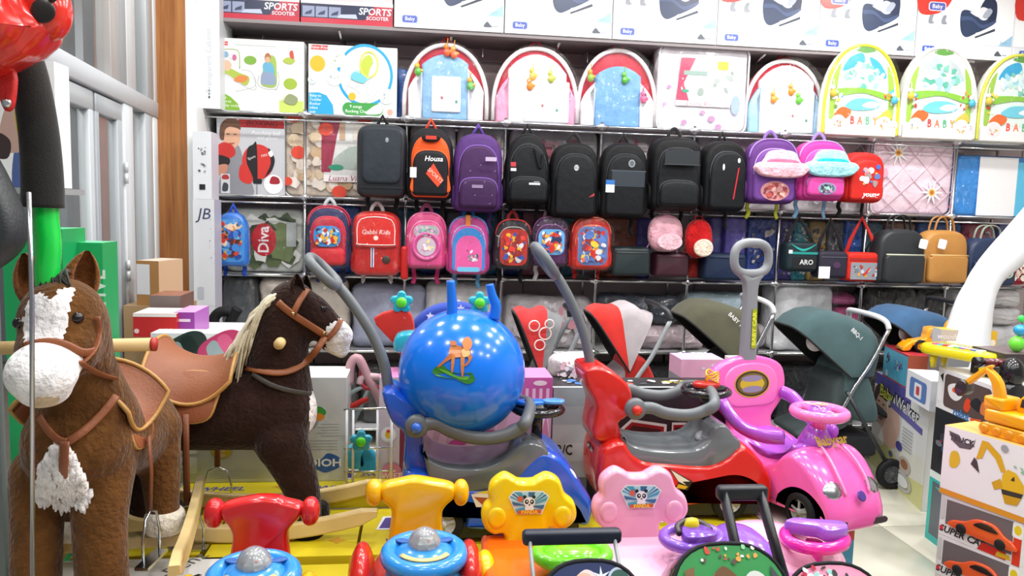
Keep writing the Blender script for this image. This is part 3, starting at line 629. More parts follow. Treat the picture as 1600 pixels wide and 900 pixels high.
def bedpr(q, w, h):
    q.blotch(w*.95, h*.9, ['e8ddd0', 'd9c3a4', 'efe6dc', 'c9a983', 'e3d5c6'], 110, 21, 0, h/2, ell_=False, sz=(.1, .2), k=9)
    q.rect(-w*.14, h*.2, w*.5, h*.92, 'dfe0dd'); q.flat([(-w*.16, h*.30), (-w*.08, h*.30), (-w*.02, h*.75), (w*.02, h*.92), (-w*.16, h*.92)], '9b2647')
    q.blotch(w*.5, h*.42, ['b7c2bc', 'a9b5ae', 'c8cdc8', '9fb0a8', 'd9d9d2'], 16, 4, w*.18, h*.45, ell_=False, sz=(.2, .4)); q.flat(outl([(-w*.06, h*.42), (.06, h*.6), (w*.3, h*.6), (w*.4, h*.4), (w*.1, h*.34)]), 'aebcb4')
    for x, z, cw, ch, col in ((.0, .72, .05, .2, 'c7a789'), (.12, .72, .06, .22, 'd9d3c8'), (.24, .70, .08, .24, 'b6957c'), (.34, .72, .06, .16, 'd6b23f')): q.rect(x*w, (z-.04)*h, (x+cw)*w, (z-.04+ch)*h, col)
    q.flat(ellipse(.09, .035, 14, -w*.03, h*.36), '2f9a78'); q.rect(-w*.14, h*.19, w*.5, h*.27, 'f4efef'); q.text('Luana Viv', w*.04, h*.23, .034, '9b2647', shear=.3, al='CENTER')
    for x, z, a in ((-.4, .94, .09), (.22, .95, .09), (-.36, .52, .09), (-.12, .8, .09), (-.46, .18, .06), (.0, .07, .09), (.4, .17, .09)): q.flat(ellipse(a, a*.85, 12, x*w, z*h), 'dd4a34')
pack('clear bag of red dotted bedding with a picture card behind the chrome post', (443, 177, 618, 306), 4.78, .16, 'd9c8b6', bedpr, z=Z2, trim='d8d8da', dome=.004)
for i, (a, c, sp, lb) in enumerate(((640, 712, ['c2553f', 'd7c8a8', 'b98d6a', 'e6dfd2'], 'beige spotted bedding pack glimpsed behind the orange backpack'), (714, 792, ['c04a5a', 'b98a92', 'e9e4e6', 'e6b7a0'], 'red and white bedding pack glimpsed behind the purple backpack'), (796, 934, ['a8576a', 'd7a9b0', 'e9e4e6', 'bf8c95'], 'white bedding pack with dull red flowers behind the black backpacks'), (938, 1084, ['d67a94', 'b9606f', 'f0e6e9', 'e8c6cf'], 'white bedding pack with pink flowers behind the black backpacks'), (1088, 1226, ['d65a7a', 'e9e4e6', '6f5a4c', 'e6cfd6'], 'white pack with red petals behind the red zip backpack'), (1230, 1358, ['e9e4e6', 'dcdce2', 'c9c2cc'], 'plain white pack behind the pink backpack'))):
    pack(lb, (a, 194+i*4, c, 308+i*3), 4.93, .12, 'e3dde0', spots=sp, seed=i+3, z=Z2)
def daisy(q, w, h):
    for x, z in ((-.22, .80), (.22, .30)):
        for k in range(10):
            a = 2*pi*k/10; q.flat(outl([(x*w, z*h), (x*w+.03*cos(a-.25), z*h+.03*sin(a-.25)), (x*w+.085*cos(a), z*h+.085*sin(a)), (x*w+.03*cos(a+.25), z*h+.03*sin(a+.25))], 3), 'f6f3f4')
        q.flat(ellipse(.045, .045, 14, x*w, z*h), 'e8b23a'); q.flat(ellipse(.026, .026, 10, x*w, z*h), 'bf6a2a')
    q.flat(outl([(-.42*w, .52*h), (-.36*w, .60*h), (-.33*w, .52*h), (-.38*w, .47*h)]), 'eba6bd'); q.flat(outl([(.44*w, .12*h), (.5*w, .2*h), (.48*w, .1*h)]), 'e58fa6')
o = pack('pale pink quilt pack with white daisies in the second row', (1362, 216, 1490, 331), 4.76, .13, 'edd3e0', daisy, z=Z2, dome=.012, trim='f2e4ec')
_, _, w, h = fit((1362, 216, 1490, 331), 4.76)
for k in range(-2, 6):
    for sg in (1, -1):
        c = -w*.46+k*.165; x0_, x1_ = max(-w*.47, c-h*.94+.0), min(w*.47, c+0)     # one diagonal: z runs from 0 at x=c-h to h at x=c
        if x1_-x0_ > .05: MB().tube([(sg*x, -.0145, min(h*.97, max(h*.03, (x-(c-h*.94)))))  for x in (x0_, (x0_+x1_)/2, x1_)], .003, 5, 'dfc0cf').obj('quilt_seam', 'fabric', o)
def bluew(q, w, h): q.rect(-w*.22, .01, w*.28, h*.97, 'f6f6f8'); q.rect(w*.28, .01, w*.42, h*.9, '57bfe6'); q.rect(w*.42, .01, w*.5, h*.9, '2a56a8')
pack('blue and white folded bedding pack at the right end of the second row', (1492, 243, 1612, 336), 4.76, .14, '1f86d6', bluew, z=Z2, dome=.004)

YB = 4.55; G = 'backpacks hung along the second rail'
t = backpack('charcoal hard shell backpack, first in the upper backpack row', (558, 186, 636, 309), YB, '1d2228', d=.15, p=3.6, ht=.28, group=G, mt='satin', hstyle='v', side=False)
_, _, w, h = fit((558, 186, 636, 309), YB)
b = MB(); b.puff(rrect(w*.8, h*.72, .05), .03, .02, .02, '2a3138', -.06, back=False, M=T(0, 0, h*.17)); 
b.obj('shell', 'nylon', t); MB().puff(ellipse(.02, .03, 12, .03, h*.72), .008, .003, col='8a9096', y=-.085).obj('badge', 'satin', t); MB().box((0, -.035, h*.13), (w*.86, .09, .012), '15171b').obj('seam', 'satin', t)
def orp(q, w, h):
    q.text('Housa', w*.06, h*.56, .028, 'e6e6e8', shear=.2, bold=.02); q.flat([(-w*.10, h*.36), (w*.06, h*.50), (w*.28, h*.28), (w*.16, h*.18)], 'e5482a'); q.text('SPORTS', w*.1, h*.335, .022, 'f0c8b8', rot=-.75)
    q.rect(-w*.44, h*.30, -w*.30, h*.44, 'd9dcdc')
t = backpack('black and orange sports backpack with a slanted orange patch', (637, 192, 708, 313), YB, '17171b', 'e8571f', '18181c', zipc='e85a22', handle='d8402a', pr=orp, group=G, hstyle='v', pock=(.78, .62, .06), pan=(.82, .84, .04))
MB().puff(ellipse(.11, .05, 14, .0, .352), .02, .008, col='17171b', y=-.1).obj('badge', 'nylon', t); MB().rect(-.03, .342, .03, .362, 'c93a26', y=-.1205).obj('logo', 'print', t)
for s in (-1, 1): MB().puff(outl([(s*.085, .05), (s*.115, .06), (s*.10, .14), (s*.075, .19), (s*.07, .13)]), .02, .006, col='ea5a1f', y=-.10).obj('trim_panel', 'nylon', t)
def pup(q, w, h):
    for x, z, a in ((-.2, .5, .5), (.1, .36, 1.1), (.3, .5, .9), (-.1, .2, .4), (.25, .2, .8), (-.28, .34, 1.2), (.0, .58, .3), (.2, .1, .3)): q.flat([(x*w, z*h), (x*w+.012*cos(a), z*h+.012*sin(a)), (x*w+.013*cos(a)-.003, z*h+.013*sin(a)+.003)], 'a98fb8')
    q.many = True; q.rect(w*.12, h*.64, w*.34, h*.69, 'b9a8c4'); q.rect(-w*.14, h*.30, w*.08, h*.34, '8f7a9c')
t = backpack('purple backpack with scattered flecks, third in the upper row', (708, 200, 784, 331), YB, '4f2f6e', '40244f', '3b2149', zipc='7b55b0', handle='5a3a9a', strap='4a2f7a', pr=pup, group=G, hstyle='v', pock=(.76, .38, .05), d=.16)
MB().puff(rrect(.028, .12, .004), .004, .001, col='f08a1e', y=-.03, M=T(-.05, 0, -.14)).obj('price_tag', 'print', t)
def bl1(q, w, h): q.rect(w*.0, h*.28, w*.24, h*.31, 'c9ccd0'); q.rect(w*.1, h*.315, w*.22, h*.33, '8f9499'); q.rect(-w*.40, h*.52, -w*.29, h*.58, 'b83a44'); q.rect(-w*.40, h*.46, -w*.28, h*.50, 'cfd2d4')
t = backpack('black backpack with a pointed handle and small red tag, fourth in the upper row', (787, 200, 858, 321), YB, BLK, '101317', '14181c', zipc='2a2f34', pr=bl1, group=G, hstyle='v', p=2.2, ht=.6, pock=(.8, .34, .05))
MB().tube(smooth([(.03, -.105, .33), (.055, -.106, .24), (.07, -.106, .22), (.08, -.104, .30)], 5, False), .006, 6, '0d0e10').obj('side_zip', 'rubber', t)
def bl2(q, w, h): q.flat(ellipse(.03, .035, 14, 0, h*.66), 'b9bcc0'); q.text('SG', 0, h*.66, .016, '22252a'); q.flat([(w*.26, h*.28), (w*.38, h*.30), (w*.38, h*.34)], 'a83a3e')
backpack('black backpack with a round grey logo badge, fifth in the upper row', (857, 214, 933, 341), YB, BLK, '111418', None, zipc='22262b', pr=bl2, group=G)
def bl3(q, w, h): q.flat(ellipse(.04, .045, 16, w*.10, h*.72), '9aa0a4'); q.flat(ellipse(.03, .034, 16, w*.10, h*.72), '5a6066'); q.rect(-w*.30, h*.42, w*.38, h*.62, '2c343c'); q.rect(-w*.32, h*.615, w*.40, h*.63, '444c54'); q.rect(-w*.42, h*.34, -w*.24, h*.50, 'dfe6ea'); q.rect(-w*.42, h*.44, -w*.24, h*.50, '2f6fb8')
backpack('black backpack with a woven pocket and blue price tag, sixth in the upper row', (935, 214, 1009, 342), YB, BLK, '101317', None, zipc='22262b', pr=bl3, group=G, hstyle='v')
def bl4(q, w, h): q.rect(-w*.32, h*.62, w*.34, h*.80, '23282d'); q.rect(-w*.34, h*.61, w*.36, h*.62, '3a4147')
backpack('wide black backpack with stepped front pockets, seventh in the upper row', (1012, 206, 1091, 330), YB, BLK, '101317', '13171b', zipc='262b30', pr=bl4, group=G, d=.18, p=3.2, ht=.34)
def bl5(q, w, h): q.flat([(w*.10, h*.18), (w*.13, h*.18), (w*.22, h*.62), (w*.19, h*.62)], 'b8202e'); q.flat(ellipse(.02, .03, 10, w*.2, h*.72), 'c5c9cc'); q.flat(ellipse(.016, .04, 10, -w*.14, h*.62), 'd5d9dc')
backpack('black backpack with a slanted red zip, eighth in the upper row', (1090, 212, 1163, 331), YB, BLK, '121519', None, zipc='32383e', pr=bl5, group=G, hstyle='v', rz=.15)
def cap(t, w, h, c1, c2):
    k = w*.5
    b = MB(); b.puff(outl([(-k*1.0, 0), (-k*1.05, .03), (-k*.7, .055), (k*.7, .055), (k*1.05, .03), (k*1.0, 0), (k*.6, -.035), (-k*.6, -.035)]), .05, .025, .014, c1, -.10, M=T(.02, 0, h*.46)); b.obj('cap_brim', 'plush', t)
    b = MB(); b.puff(outl([(-k*.72, 0), (-k*.66, .06), (-k*.4, .105), (k*.4, .105), (k*.66, .06), (k*.72, 0)]), .04, .02, .012, c1, -.095, M=T(.02, 0, h*.50)); b.obj('cap_crown', 'plush', t)
    b = MB(); b.puff(outl([(-k*.6, 0), (-k*.5, .045), (k*.5, .045), (k*.6, 0), (0, -.006)]), .03, .008, .006, c2, -.115, M=T(.02, 0, h*.515)); b.obj('cap_band', 'plush', t)
R9 = (1162, 210, 1241, 319); _, _, w, h = fit(R9, YB)
def kp(cols, seed, cz=.22, a=.5, c=.26):
    def f(q, w, h): q.flat(ellipse(w*a, h*c, 22, 0, h*cz), cols[0]); q.blotch(w*a*.97, h*c*.97, cols, 50, seed, 0, h*cz, sz=(.15, .4))
    return f
t = backpack('purple school backpack wearing a fluffy pink cap', R9, YB, '5b3277', '6d4290', None, zipc='b79ad6', handle='8a68b0', strap='c9cf3a', pr=kp(['c98a8a', 'e9b9b0', 'b5524f', '8f3a4a', 'd9a08f'], 5, .2, .56, .3), group=G, rims=((.96, '9a78c0', -.05),), lenS=.09); cap(t, w, h, 'efb7c4', 'e8708f')
t = backpack('bright pink school backpack wearing a fluffy aqua cap', (1239, 213, 1316, 314), YB, 'd03a92', 'd9479c', 'd64a9c', zipc='8f7fc0', handle='8f7fc0', strap='7fb4d9', pr=kp(['8f8fb0', '5a6a7a', '9fd0c0', 'e08fc0', '3a3f4a'], 9, .2, .36, .2), group=G, rims=((.95, 'a98fd0', -.05),), lenS=.11); _, _, w, h = fit((1239, 213, 1316, 314), YB); cap(t, w, h, '9fdbe6', '2fb9cf')
def redp(q, w, h): q.blotch(w*.6, h*.52, ['d8403a', 'e0b060', '9a8f8a', '5a78b8', 'e8e0d8', 'b03030', 'f0a0a8'], 22, 12, .01, h*.50); q.flat(ellipse(.03, .03, 12, w*.22, h*.70), '3a6fc0'); q.text('young', w*.08, h*.16, .03, 'f2e6e6', shear=.3, bold=.03)
backpack('red school backpack, last in the upper backpack row', (1310, 232, 1374, 317), YB, 'c4231f', 'cf2a24', None, zipc='8f1815', pr=redp, group=G, d=.15, hstyle='v', lenS=.09)

# ================================================================== third row
Z3 = SHZ[2]-.009; YC = 4.60; G3 = 'small backpacks hung along the third rail'
def spot(cols, seed): return kp(cols, seed)
CARS = ['c8281f', '2f6fc8', 'f0b02a', '1d2f5c', 'e8e8ea', 'e8601f', '5fb0e0']
GIRL = ['e77fb0', 'b6e0d8', 'f3d4e4', '9fd0ea', 'f0e0a0', 'c94f8f', 'ffffff']
def patch(cols, seed, w0=.66, h0=.5, cz=.46, base=None):
    def f(q, w, h):
        q.flat([(x, z) for x, z in rrect(w*w0, h*h0, w*.18, 4, h*(cz-h0/2))], base or cols[0]); q.blotch(w*w0*.95, h*h0*.95, cols, 90, seed, 0, h*cz, ell_=False, sz=(.12, .36))
    return f
backpack('blue moulded child backpack with a colourful print, leftmost in the lower row', (338, 325, 390, 416), 4.62, '2a74d0', None, None, strap='1f4fb8', handle='1f4fc0', pr=patch(['d83a24', 'e8a02a', '3a86d8', '1f49a8', 'f0d8c0', '5a2a24', '62b0e8'], 31, .8, .78, .48, '3f94e0'), group=G3, p=2.6, ht=.5, d=.10, mt='plastic', hstyle='v', side=False, lenS=.06)
def camo(q, w, h):
    q.blotch(w*.95, h*.95, ['4a5a38', '6f7f52', '33402a', 'e6e8e2', 'e6e8e2', '59693f'], 60, 17, 0, h/2, ell_=False, sz=(.25, .45), k=10)
    q.flat(ellipse(.145, .20, 26, w*.0, h*.52), 'c2202c'); q.text('Diva', w*.0, h*.52, .062, 'f6eef0', rot=pi/2, bold=.02)
    q.rect(w*.28, h*.42, w*.40, h*.8, 'b9c0be')
pack('green and white camouflage pillow in a clear bag with a red oval card', (350, 326, 476, 424), 4.82, .14, 'd4d8d0', camo, z=Z3, name='pillow_pack', cat='pillow', dome=.006)
backpack('navy and red child backpack with a car print, beside the chrome post', (481, 316, 549, 416), YC, '2a2d55', 'b5243a', 'c22a32', zipc='c73148', strap='2a2d55', handle='c8ccd2', pr=patch(CARS, 3, .6, .34, .52, '2f8fd8'), group=G3, rims=((.93, 'c73148', -.05), (1.0, 'c73148', -.03)), pock=(.76, .30, .04))
t = backpack('glossy red school bag with a white lined flap', (551, 322, 626, 430), YC, 'c41f1c', None, None, zipc='8f1512', strap='d9d9dc', handle='e6dcdc', group=G3, p=3.2, ht=.3, mt='satin', lenS=.05)
_, _, w, h = fit((551, 322, 626, 430), YC)
b = MB(); b.puff(outl([(-.36*w, .86*h), (.36*w, .86*h), (.42*w, .5*h), (.36*w, .42*h), (-.36*w, .42*h), (-.42*w, .5*h)], 4), .03, .012, .01, 'd2281f', -.06); b.obj('flap', 'plastic', t)
b = MB(); b.tube([(x, -.091, z) for x, z in outl([(-.31*w, .81*h), (.31*w, .81*h), (.38*w, .5*h), (.32*w, .455*h), (-.32*w, .455*h), (-.38*w, .5*h)], 4)], .0025, 5, 'f4e4e0', closed=True); b.obj('piping', 'print', t)
q = PR(-.0915); q.text('Gabbi Kids', 0, h*.63, .026, 'f4dcd8', shear=.15); q.flat(ellipse(.028, .028, 14, 0, h*.55), 'f0d8d0'); q.obj('print', 'print', t)
MB().box((-.02, -.074, h*.27), (.018, .006, h*.28), cols=['f0f0f2']*6).obj('buckle_strap', 'fabric', t); MB().box((-.02, -.0755, h*.27), (.007, .006, h*.28), '2c3f8f').obj('stripe', 'fabric', t); MB().lathe([(.024, 0), (.024, .004), (.018, .007)], 16, '3a2c20', M=T(.06, -.07, h*.24) @ RX(pi/2)).obj('badge', 'leather', t)
pc = MB(); pc.puff(rrect(.045, .20, .02), .04, .018, col='c01f1c', y=-.03, M=T(.165, 0, -.02)); tag(pc.obj('pencil_case', 'satin', None, (t.location.x, YC, t.location.z)), 'narrow red pencil case hanging beside the glossy red school bag', 'pencil case')
t = backpack('pink child backpack with a round clear window pocket', (634, 324, 698, 419), YC, 'd83a80', 'e04f8f', None, zipc='f0a0c4', strap='d83a80', handle='c05a8a', pr=patch(['b6b0b8', '8fd0a8', 'd8d0e0', 'e8b0c8', '9aa0c0'], 5, .62, .22, .66), group=G3, mt='satin', rims=((.93, 'ef8ab8', -.05),))
b = MB(); b.lathe([(.082, 0), (.086, .01), (.072, .02), (.068, .012), (.05, .013)], 28, 'd8569a', M=T(0, -.094, .135) @ RX(pi/2)); b.obj('round_pocket', 'plastic', t); q = PR(-.1105); q.flat(ellipse(.11, .11, 24, 0, .135), 'c8b8c8'); q.blotch(.1, .1, ['e9d9a0', 'f0e6ee', 'a9a0b8', 'd890b0'], 14, 6, 0, .135); q.obj('picture', 'print', t)
def fp(q, w, h):
    q.flat([(x, z) for x, z in arch(w*.78, h*.72, 2.4, .02, .5, z0=h*.08)], '2f86cf'); q.flat([(x, z) for x, z in arch(w*.64, h*.60, 2.4, .02, .5, z0=h*.07)], 'e05aa0'); q.flat(rrect(w*.54, h*.08, .01, 3, h*.06), '6fc0e8'); q.blotch(w*.42, h*.3, ['7a7f88', 'c8cdd2', 'e8e8ec', '4a5058', 'e89ac0'], 14, 23, .02, h*.34)
backpack('pink and blue child backpack with a grey pony print', (699, 330, 763, 428), YC, 'c83f92', 'd04f9c', None, zipc='8fb8e8', strap='5fa8d8', handle='2f86cf', pr=fp, group=G3, rims=((.95, '4f8fd8', -.05),), lenS=.09)
backpack('black and red child backpack with a busy red print', (771, 336, 829, 419), YC, '201c22', '2a2026', None, zipc='b9b0a8', strap=BLK, handle='c0302a', pr=patch(['c8281f', '8f1f1a', 'e8b02a', 'd8d8da', '2f4f9f', 'e03a2a'], 7, .72, .72, .44, 'b02a20'), group=G3, rims=((.94, 'c02a24', -.05),))
backpack('plum child backpack with a car print, half hidden by the grey push handle', (829, 332, 886, 416), YC, '3c1f42', '4a2550', None, zipc='8f5a90', strap='e8e8ea', handle='c8a8b0', pr=patch(CARS, 13, .7, .5, .5, '5fb0e8'), group=G3, rims=((.94, '6f3a68', -.05),), lenS=.09)
backpack('red child backpack with a yellow and blue print', (889, 332, 953, 421), YC, 'c9261d', 'd43224', None, zipc='f08a6a', strap='b81f1a', handle='c9261d', pr=patch(['4a6fb8', 'c8281f', 'e8c83a', 'd8d8dc', '8f2a2a', '5a7fc8', 'e86a3a'], 17, .72, .72, .46, '5a72a8'), group=G3, rims=((.94, 'f0785a', -.05),), lenS=.06)
Gb = 'folded goods on the third shelf'
for i, (a, y0, c, y1, col, yy, lb) in enumerate(((520, 322, 562, 424, '1c5fc0', 4.86, 'blue blanket pack behind the navy child backpack'), (618, 326, 650, 425, '1f6f9a', 4.9, 'teal blanket pack behind the red school bag'), (655, 326, 694, 426, '174f9c', 4.9, 'deep blue blanket pack behind the pink window backpack'), (696, 330, 728, 426, '70787c', 4.92, 'grey blanket pack in clear film behind the pink backpacks'), (740, 334, 778, 430, '1a6f94', 4.92, 'petrol blue blanket pack left of the black and red backpack'), (786, 330, 816, 432, '1f4fa8', 4.92, 'royal blue blanket pack above the black and red backpack'), (816, 332, 878, 433, 'bf6f88', 4.9, 'dusty pink blanket pack behind the plum backpack'), (876, 336, 905, 433, '1f7f98', 4.92, 'sea green blanket pack left of the red child backpack'), (938, 340, 996, 436, '9a4f2c', 4.9, 'rust brown blanket pack right of the red child backpack'), (994, 340, 1018, 436, '4a48a8', 4.88, 'violet blue blanket pack left of the pink plush backpack'), (1108, 340, 1130, 430, '5a58b0', 4.92, 'violet blanket pack just right of the red plush backpack'), (1131, 340, 1166, 430, '5f52b8', 4.86, 'bright violet blanket pack left of the grey loop handle'), (1167, 342, 1214, 432, '28459a', 4.88, 'navy patterned blanket pack behind the grey loop handle'), (1216, 344, 1240, 436, '4a3f8a', 4.92, 'dark violet blanket pack left of the teal lunch bag'), (1238, 346, 1262, 436, '2a9aa8', 4.92, 'turquoise blanket pack behind the teal lunch bag'), (1263, 345, 1291, 436, 'b89a5a', 4.92, 'mustard patterned pack behind the dark lunch bag'), (1292, 346, 1318, 436, '6a6f78', 4.92, 'grey patterned pack behind the dark lunch bag'), (1318, 346, 1346, 440, '1c5fc0', 4.9, 'bright blue pack behind the red lunch bag'), (1350, 347, 1378, 440, '4f7f9a', 4.92, 'blue grey pack behind the black leather backpack'), (1380, 347, 1428, 440, 'a8745a', 4.92, 'brown flowered pack behind the black leather backpack'), (1430, 348, 1500, 442, '1f66b8', 4.92, 'blue pack behind the tan backpack'), (1502, 350, 1552, 442, 'b0405a', 4.92, 'crimson pack behind the navy backpack at the right'), (1554, 350, 1600, 442, '2f3f98', 4.92, 'indigo pack at the right end of the third shelf'))):
    o = pack(lb, (a, y0, c, y1), yy, .14, col, z=Z3, name='folded_blanket', cat='blanket', group=Gb, r=.03, rc=.02, dome=.008, spots=[col, col, col, 'c8c0b8', '40485a'] if i in (12, 13, 14, 15, 16, 18, 19, 21) else None, seed=i)
def bag(label, R, Y, col, mt='nylon', d=.14, flap=None, zipc=None, name='small_bag', strapc=None, pr=None, strap_top=None, cat='bag', p=4, wedge=0, r=.03, parts=()):
    cx, zb, w, h = fit(R, Y); t = thing(name, label, cat, (cx, Y, zb))
    b = MB(); b.puff(rrect(w, h, min(w, h)*.16), d, r, r*.7, col, d/2); b.obj('body', mt, t); yf = -d/2
    if flap: b = MB(); b.puff(rrect(w*.9, h*flap[1], .02, 4, h*flap[0]), .022, .012, col=flap[2], y=yf+.004, back=False); b.obj('front_pocket', mt, t); yf -= .018
    if zipc: b = MB(); b.tube([(-w*.4, yf-.001, h*zipc[0]), (w*.4, yf-.001, h*zipc[0])], .004, 6, zipc[1]); b.obj('zip', 'satin', t)
    if strap_top:
        zt = P((R[0]+R[2])/2, strap_top, Y).z-zb
        b = MB(); b.tube([(-w*.44, 0, h*.9), (-w*.30, .01, h+(zt-h)*.35), (0, .02, zt), (w*.36, .01, h+(zt-h)*.3), (w*.44, 0, h*.9)], .014, 6, strapc or col, flat=.22, up=(0, 1, 0)); b.obj('shoulder_strap', 'fabric', t)
    if pr: q = PR(yf-.002); pr(q, w, h); q.obj('print', 'print', t)
    return t
bag('black green toiletry bag lying beside the red child backpack', (953, 385, 1012, 430), 4.62, '1e2b2e', 'satin', zipc=(.8, '50585a'))
bag('maroon pouch standing below the pink plush backpack', (1019, 394, 1072, 432), 4.66, '43202e', 'satin', zipc=(.85, '6a3a4a'))
bag('navy cube bag right of the red plush backpack', (1094, 395, 1160, 437), 4.66, '1c2a44', 'nylon', zipc=(.86, '33415c'))
def soft_pack(label, R, col, c2, earc):
    cx, zb, w, h = fit(R, 4.58); t = thing('plush_backpack', label, 'backpack', (cx, 4.58, zb), .1)
    b = MB(); b.ell((0, 0, h*.46), (w*.5, .06, h*.45), col, 20, 14, p=.8); b.obj('body', 'plush', t)
    b = MB(); b.puff(ellipse(w*.74, h*.42, 24, .01, h*.26), .02, .01, .008, c2, -.047); b.obj('front_pocket', 'plush', t)
    b = MB(); b.tube([(x*.92, -.028, z*.9) for x, z in arch(w, h, 2.2, .02, .6)[4:-4]], .004, 6, earc); b.obj('zip', 'satin', t)
    b = MB(); b.tube(smooth([(-.025, .01, h*.88), (-.02, .01, h*.98), (.02, .01, h*.98), (.025, .01, h*.88)], 4, False), .008, 6, earc, flat=.4); b.obj('top_loop', 'fabric', t)
    for s in (-1, 1): b = MB(); b.tube(smooth([(s*w*.34, .04, h*.25), (s*w*.5, .05, -.02), (s*w*.42, .04, -.10)], 5, False), .013, 6, earc, flat=.3); b.obj('shoulder_strap', 'fabric', t)
    return t
soft_pack('pale pink plush backpack hung above the maroon pouch', (1012, 330, 1066, 394), 'eeb6c4', 'f2c4d0', 'e8a0b4')
t = soft_pack('red plush backpack with a cream front pocket', (1070, 337, 1112, 404), 'c41f22', 'e6d2c0', 'c41f22')
pack('red cloth pouch hanging under the red plush backpack', (1072, 404, 1094, 434), 4.70, .06, 'a8281f', mt='fabric', name='cloth_pouch', cat='pouch', r=.02, rc=.02)
def teal(q, w, h): q.rect(-w*.3, h*.12, w*.4, h*.5, '15181c'); q.rect(-w*.42, h*.60, w*.45, h*.68, '1f8f8a'); q.text('ARO', w*.12, h*.33, .03, 'd8dcde', bold=.02); q.flat(outl([(-w*.4, h*.95), (0, h*.78), (w*.4, h*.95), (0, h*.70)]), '2aa79c'); q.rect(-w*.45, h*.62, -w*.33, h*.74, 'd8dcdc')
bag('dark lunch bag with teal zip, hung by a black strap', (1222, 378, 1272, 424), 4.6, '1a2a30', flap=None, pr=teal, strap_top=340, strapc='15171b', name='lunch_bag', d=.12)
bag('dark camouflage lunch bag with a white paper tag', (1272, 392, 1318, 434), 4.6, '2c2a38', pr=lambda q, w, h: (q.rect(-w*.5, h*.0, -w*.12, h*.44, 'ececee'), q.flat(ellipse(.05, .04, 12, w*.1, h*.5), '4a2f52'), q.rect(-w*.42, h*.78, w*.42, h*.80, '666a78')), strap_top=342, strapc='15171b', name='lunch_bag', d=.12)
def redl(q, w, h): q.rect(-w*.46, h*.72, w*.46, h*.82, 'a81f18'); q.rect(-w*.42, h*.08, w*.44, h*.66, '8f949c'); q.blotch(w*.8, h*.52, ['c8ccd2', '5a6068', 'b04038', '7a8088', 'e0a03a', 'd8dade'], 26, 4, 0, h*.37, ell_=False); q.flat([(-.02, h*.25), (.02, h*.5), (.03, h*.5), (.0, h*.25)], 'd8281f')
bag('bright red lunch bag with a clear printed window', (1316, 394, 1372, 439), 4.6, 'cf2a1f', pr=redl, strap_top=340, strapc='d0281f', name='lunch_bag', d=.13)
def tote(label, R, col, zc, strapc, tagx, mt='leather'):
    cx, zb, w, h = fit(R, 4.58); t = thing('tote_backpack', label, 'backpack', (cx, 4.58, zb)); hb = h*.80
    b = MB(); b.puff(arch(w, hb, 3.4, .03, .5), .14, .06, .03, col, .07); b.obj('body', mt, t)
    b = MB(); b.puff(rrect(w*.84, hb*.52, .03, 4, hb*.03), .05, .025, .015, col, -.055, back=False); b.obj('front_pocket', mt, t)
    b = MB(); b.tube([(-w*.40, -.098, hb*.54), (w*.40, -.098, hb*.54)], .006, 6, zc); b.obj('zip', 'satin', t)
    for s in (-1, 1): b = MB(); b.tube(smooth([(-w*.22, s*.03, hb*.92), (-w*.16, s*.03, h*.94), (0, s*.03, h), (w*.16, s*.03, h*.94), (w*.22, s*.03, hb*.92)], 4, False), .010, 6, strapc, flat=.5); b.obj('top_handle', mt, t)
    for s in (-1, 1): b = MB(); b.tube(smooth([(s*w*.4, .06, hb*.8), (s*w*.54, .06, hb*.5), (s*w*.44, .07, hb*.1)], 4, False), .016, 6, strapc, flat=.3); b.obj('shoulder_strap', mt, t)
    if tagx is not None: b = MB(); b.puff(rrect(.055, .06, .01), .003, .001, col='f2f2f4', y=-.10, M=T(tagx*w, 0, hb*.66) @ RY(.2)); b.obj('paper_tag', 'print', t)
    return t
tote('black leather tote backpack with a pale zip and white tag', (1364, 336, 1438, 443), '22272b', 'b9bfa8', '17191d', .32)
tote('tan brown tote backpack with double handles', (1432, 338, 1504, 443), 'b5803f', 'd9b070', 'b07a3c', -.20)
t = tote('navy tote backpack with a pale outlined pocket', (1502, 352, 1578, 446), '22304f', '22304f', '8f9a88', None)
MB().tube([(x+.05, -.107, z) for x, z in rrect(.13, .12, .03, 4, .06)], .004, 6, 'b9c4a8', closed=True).obj('pocket_piping', 'satin', t)
pack('red knitted bag with cream flecks at the right end of the third shelf', (1572, 392, 1612, 446), 4.6, .14, 'a82036', mt='fabric', spots=['e8d8c8', 'b02a3c', 'd8a8a0', 'f0ece0'], seed=3, name='knitted_bag', cat='bag')

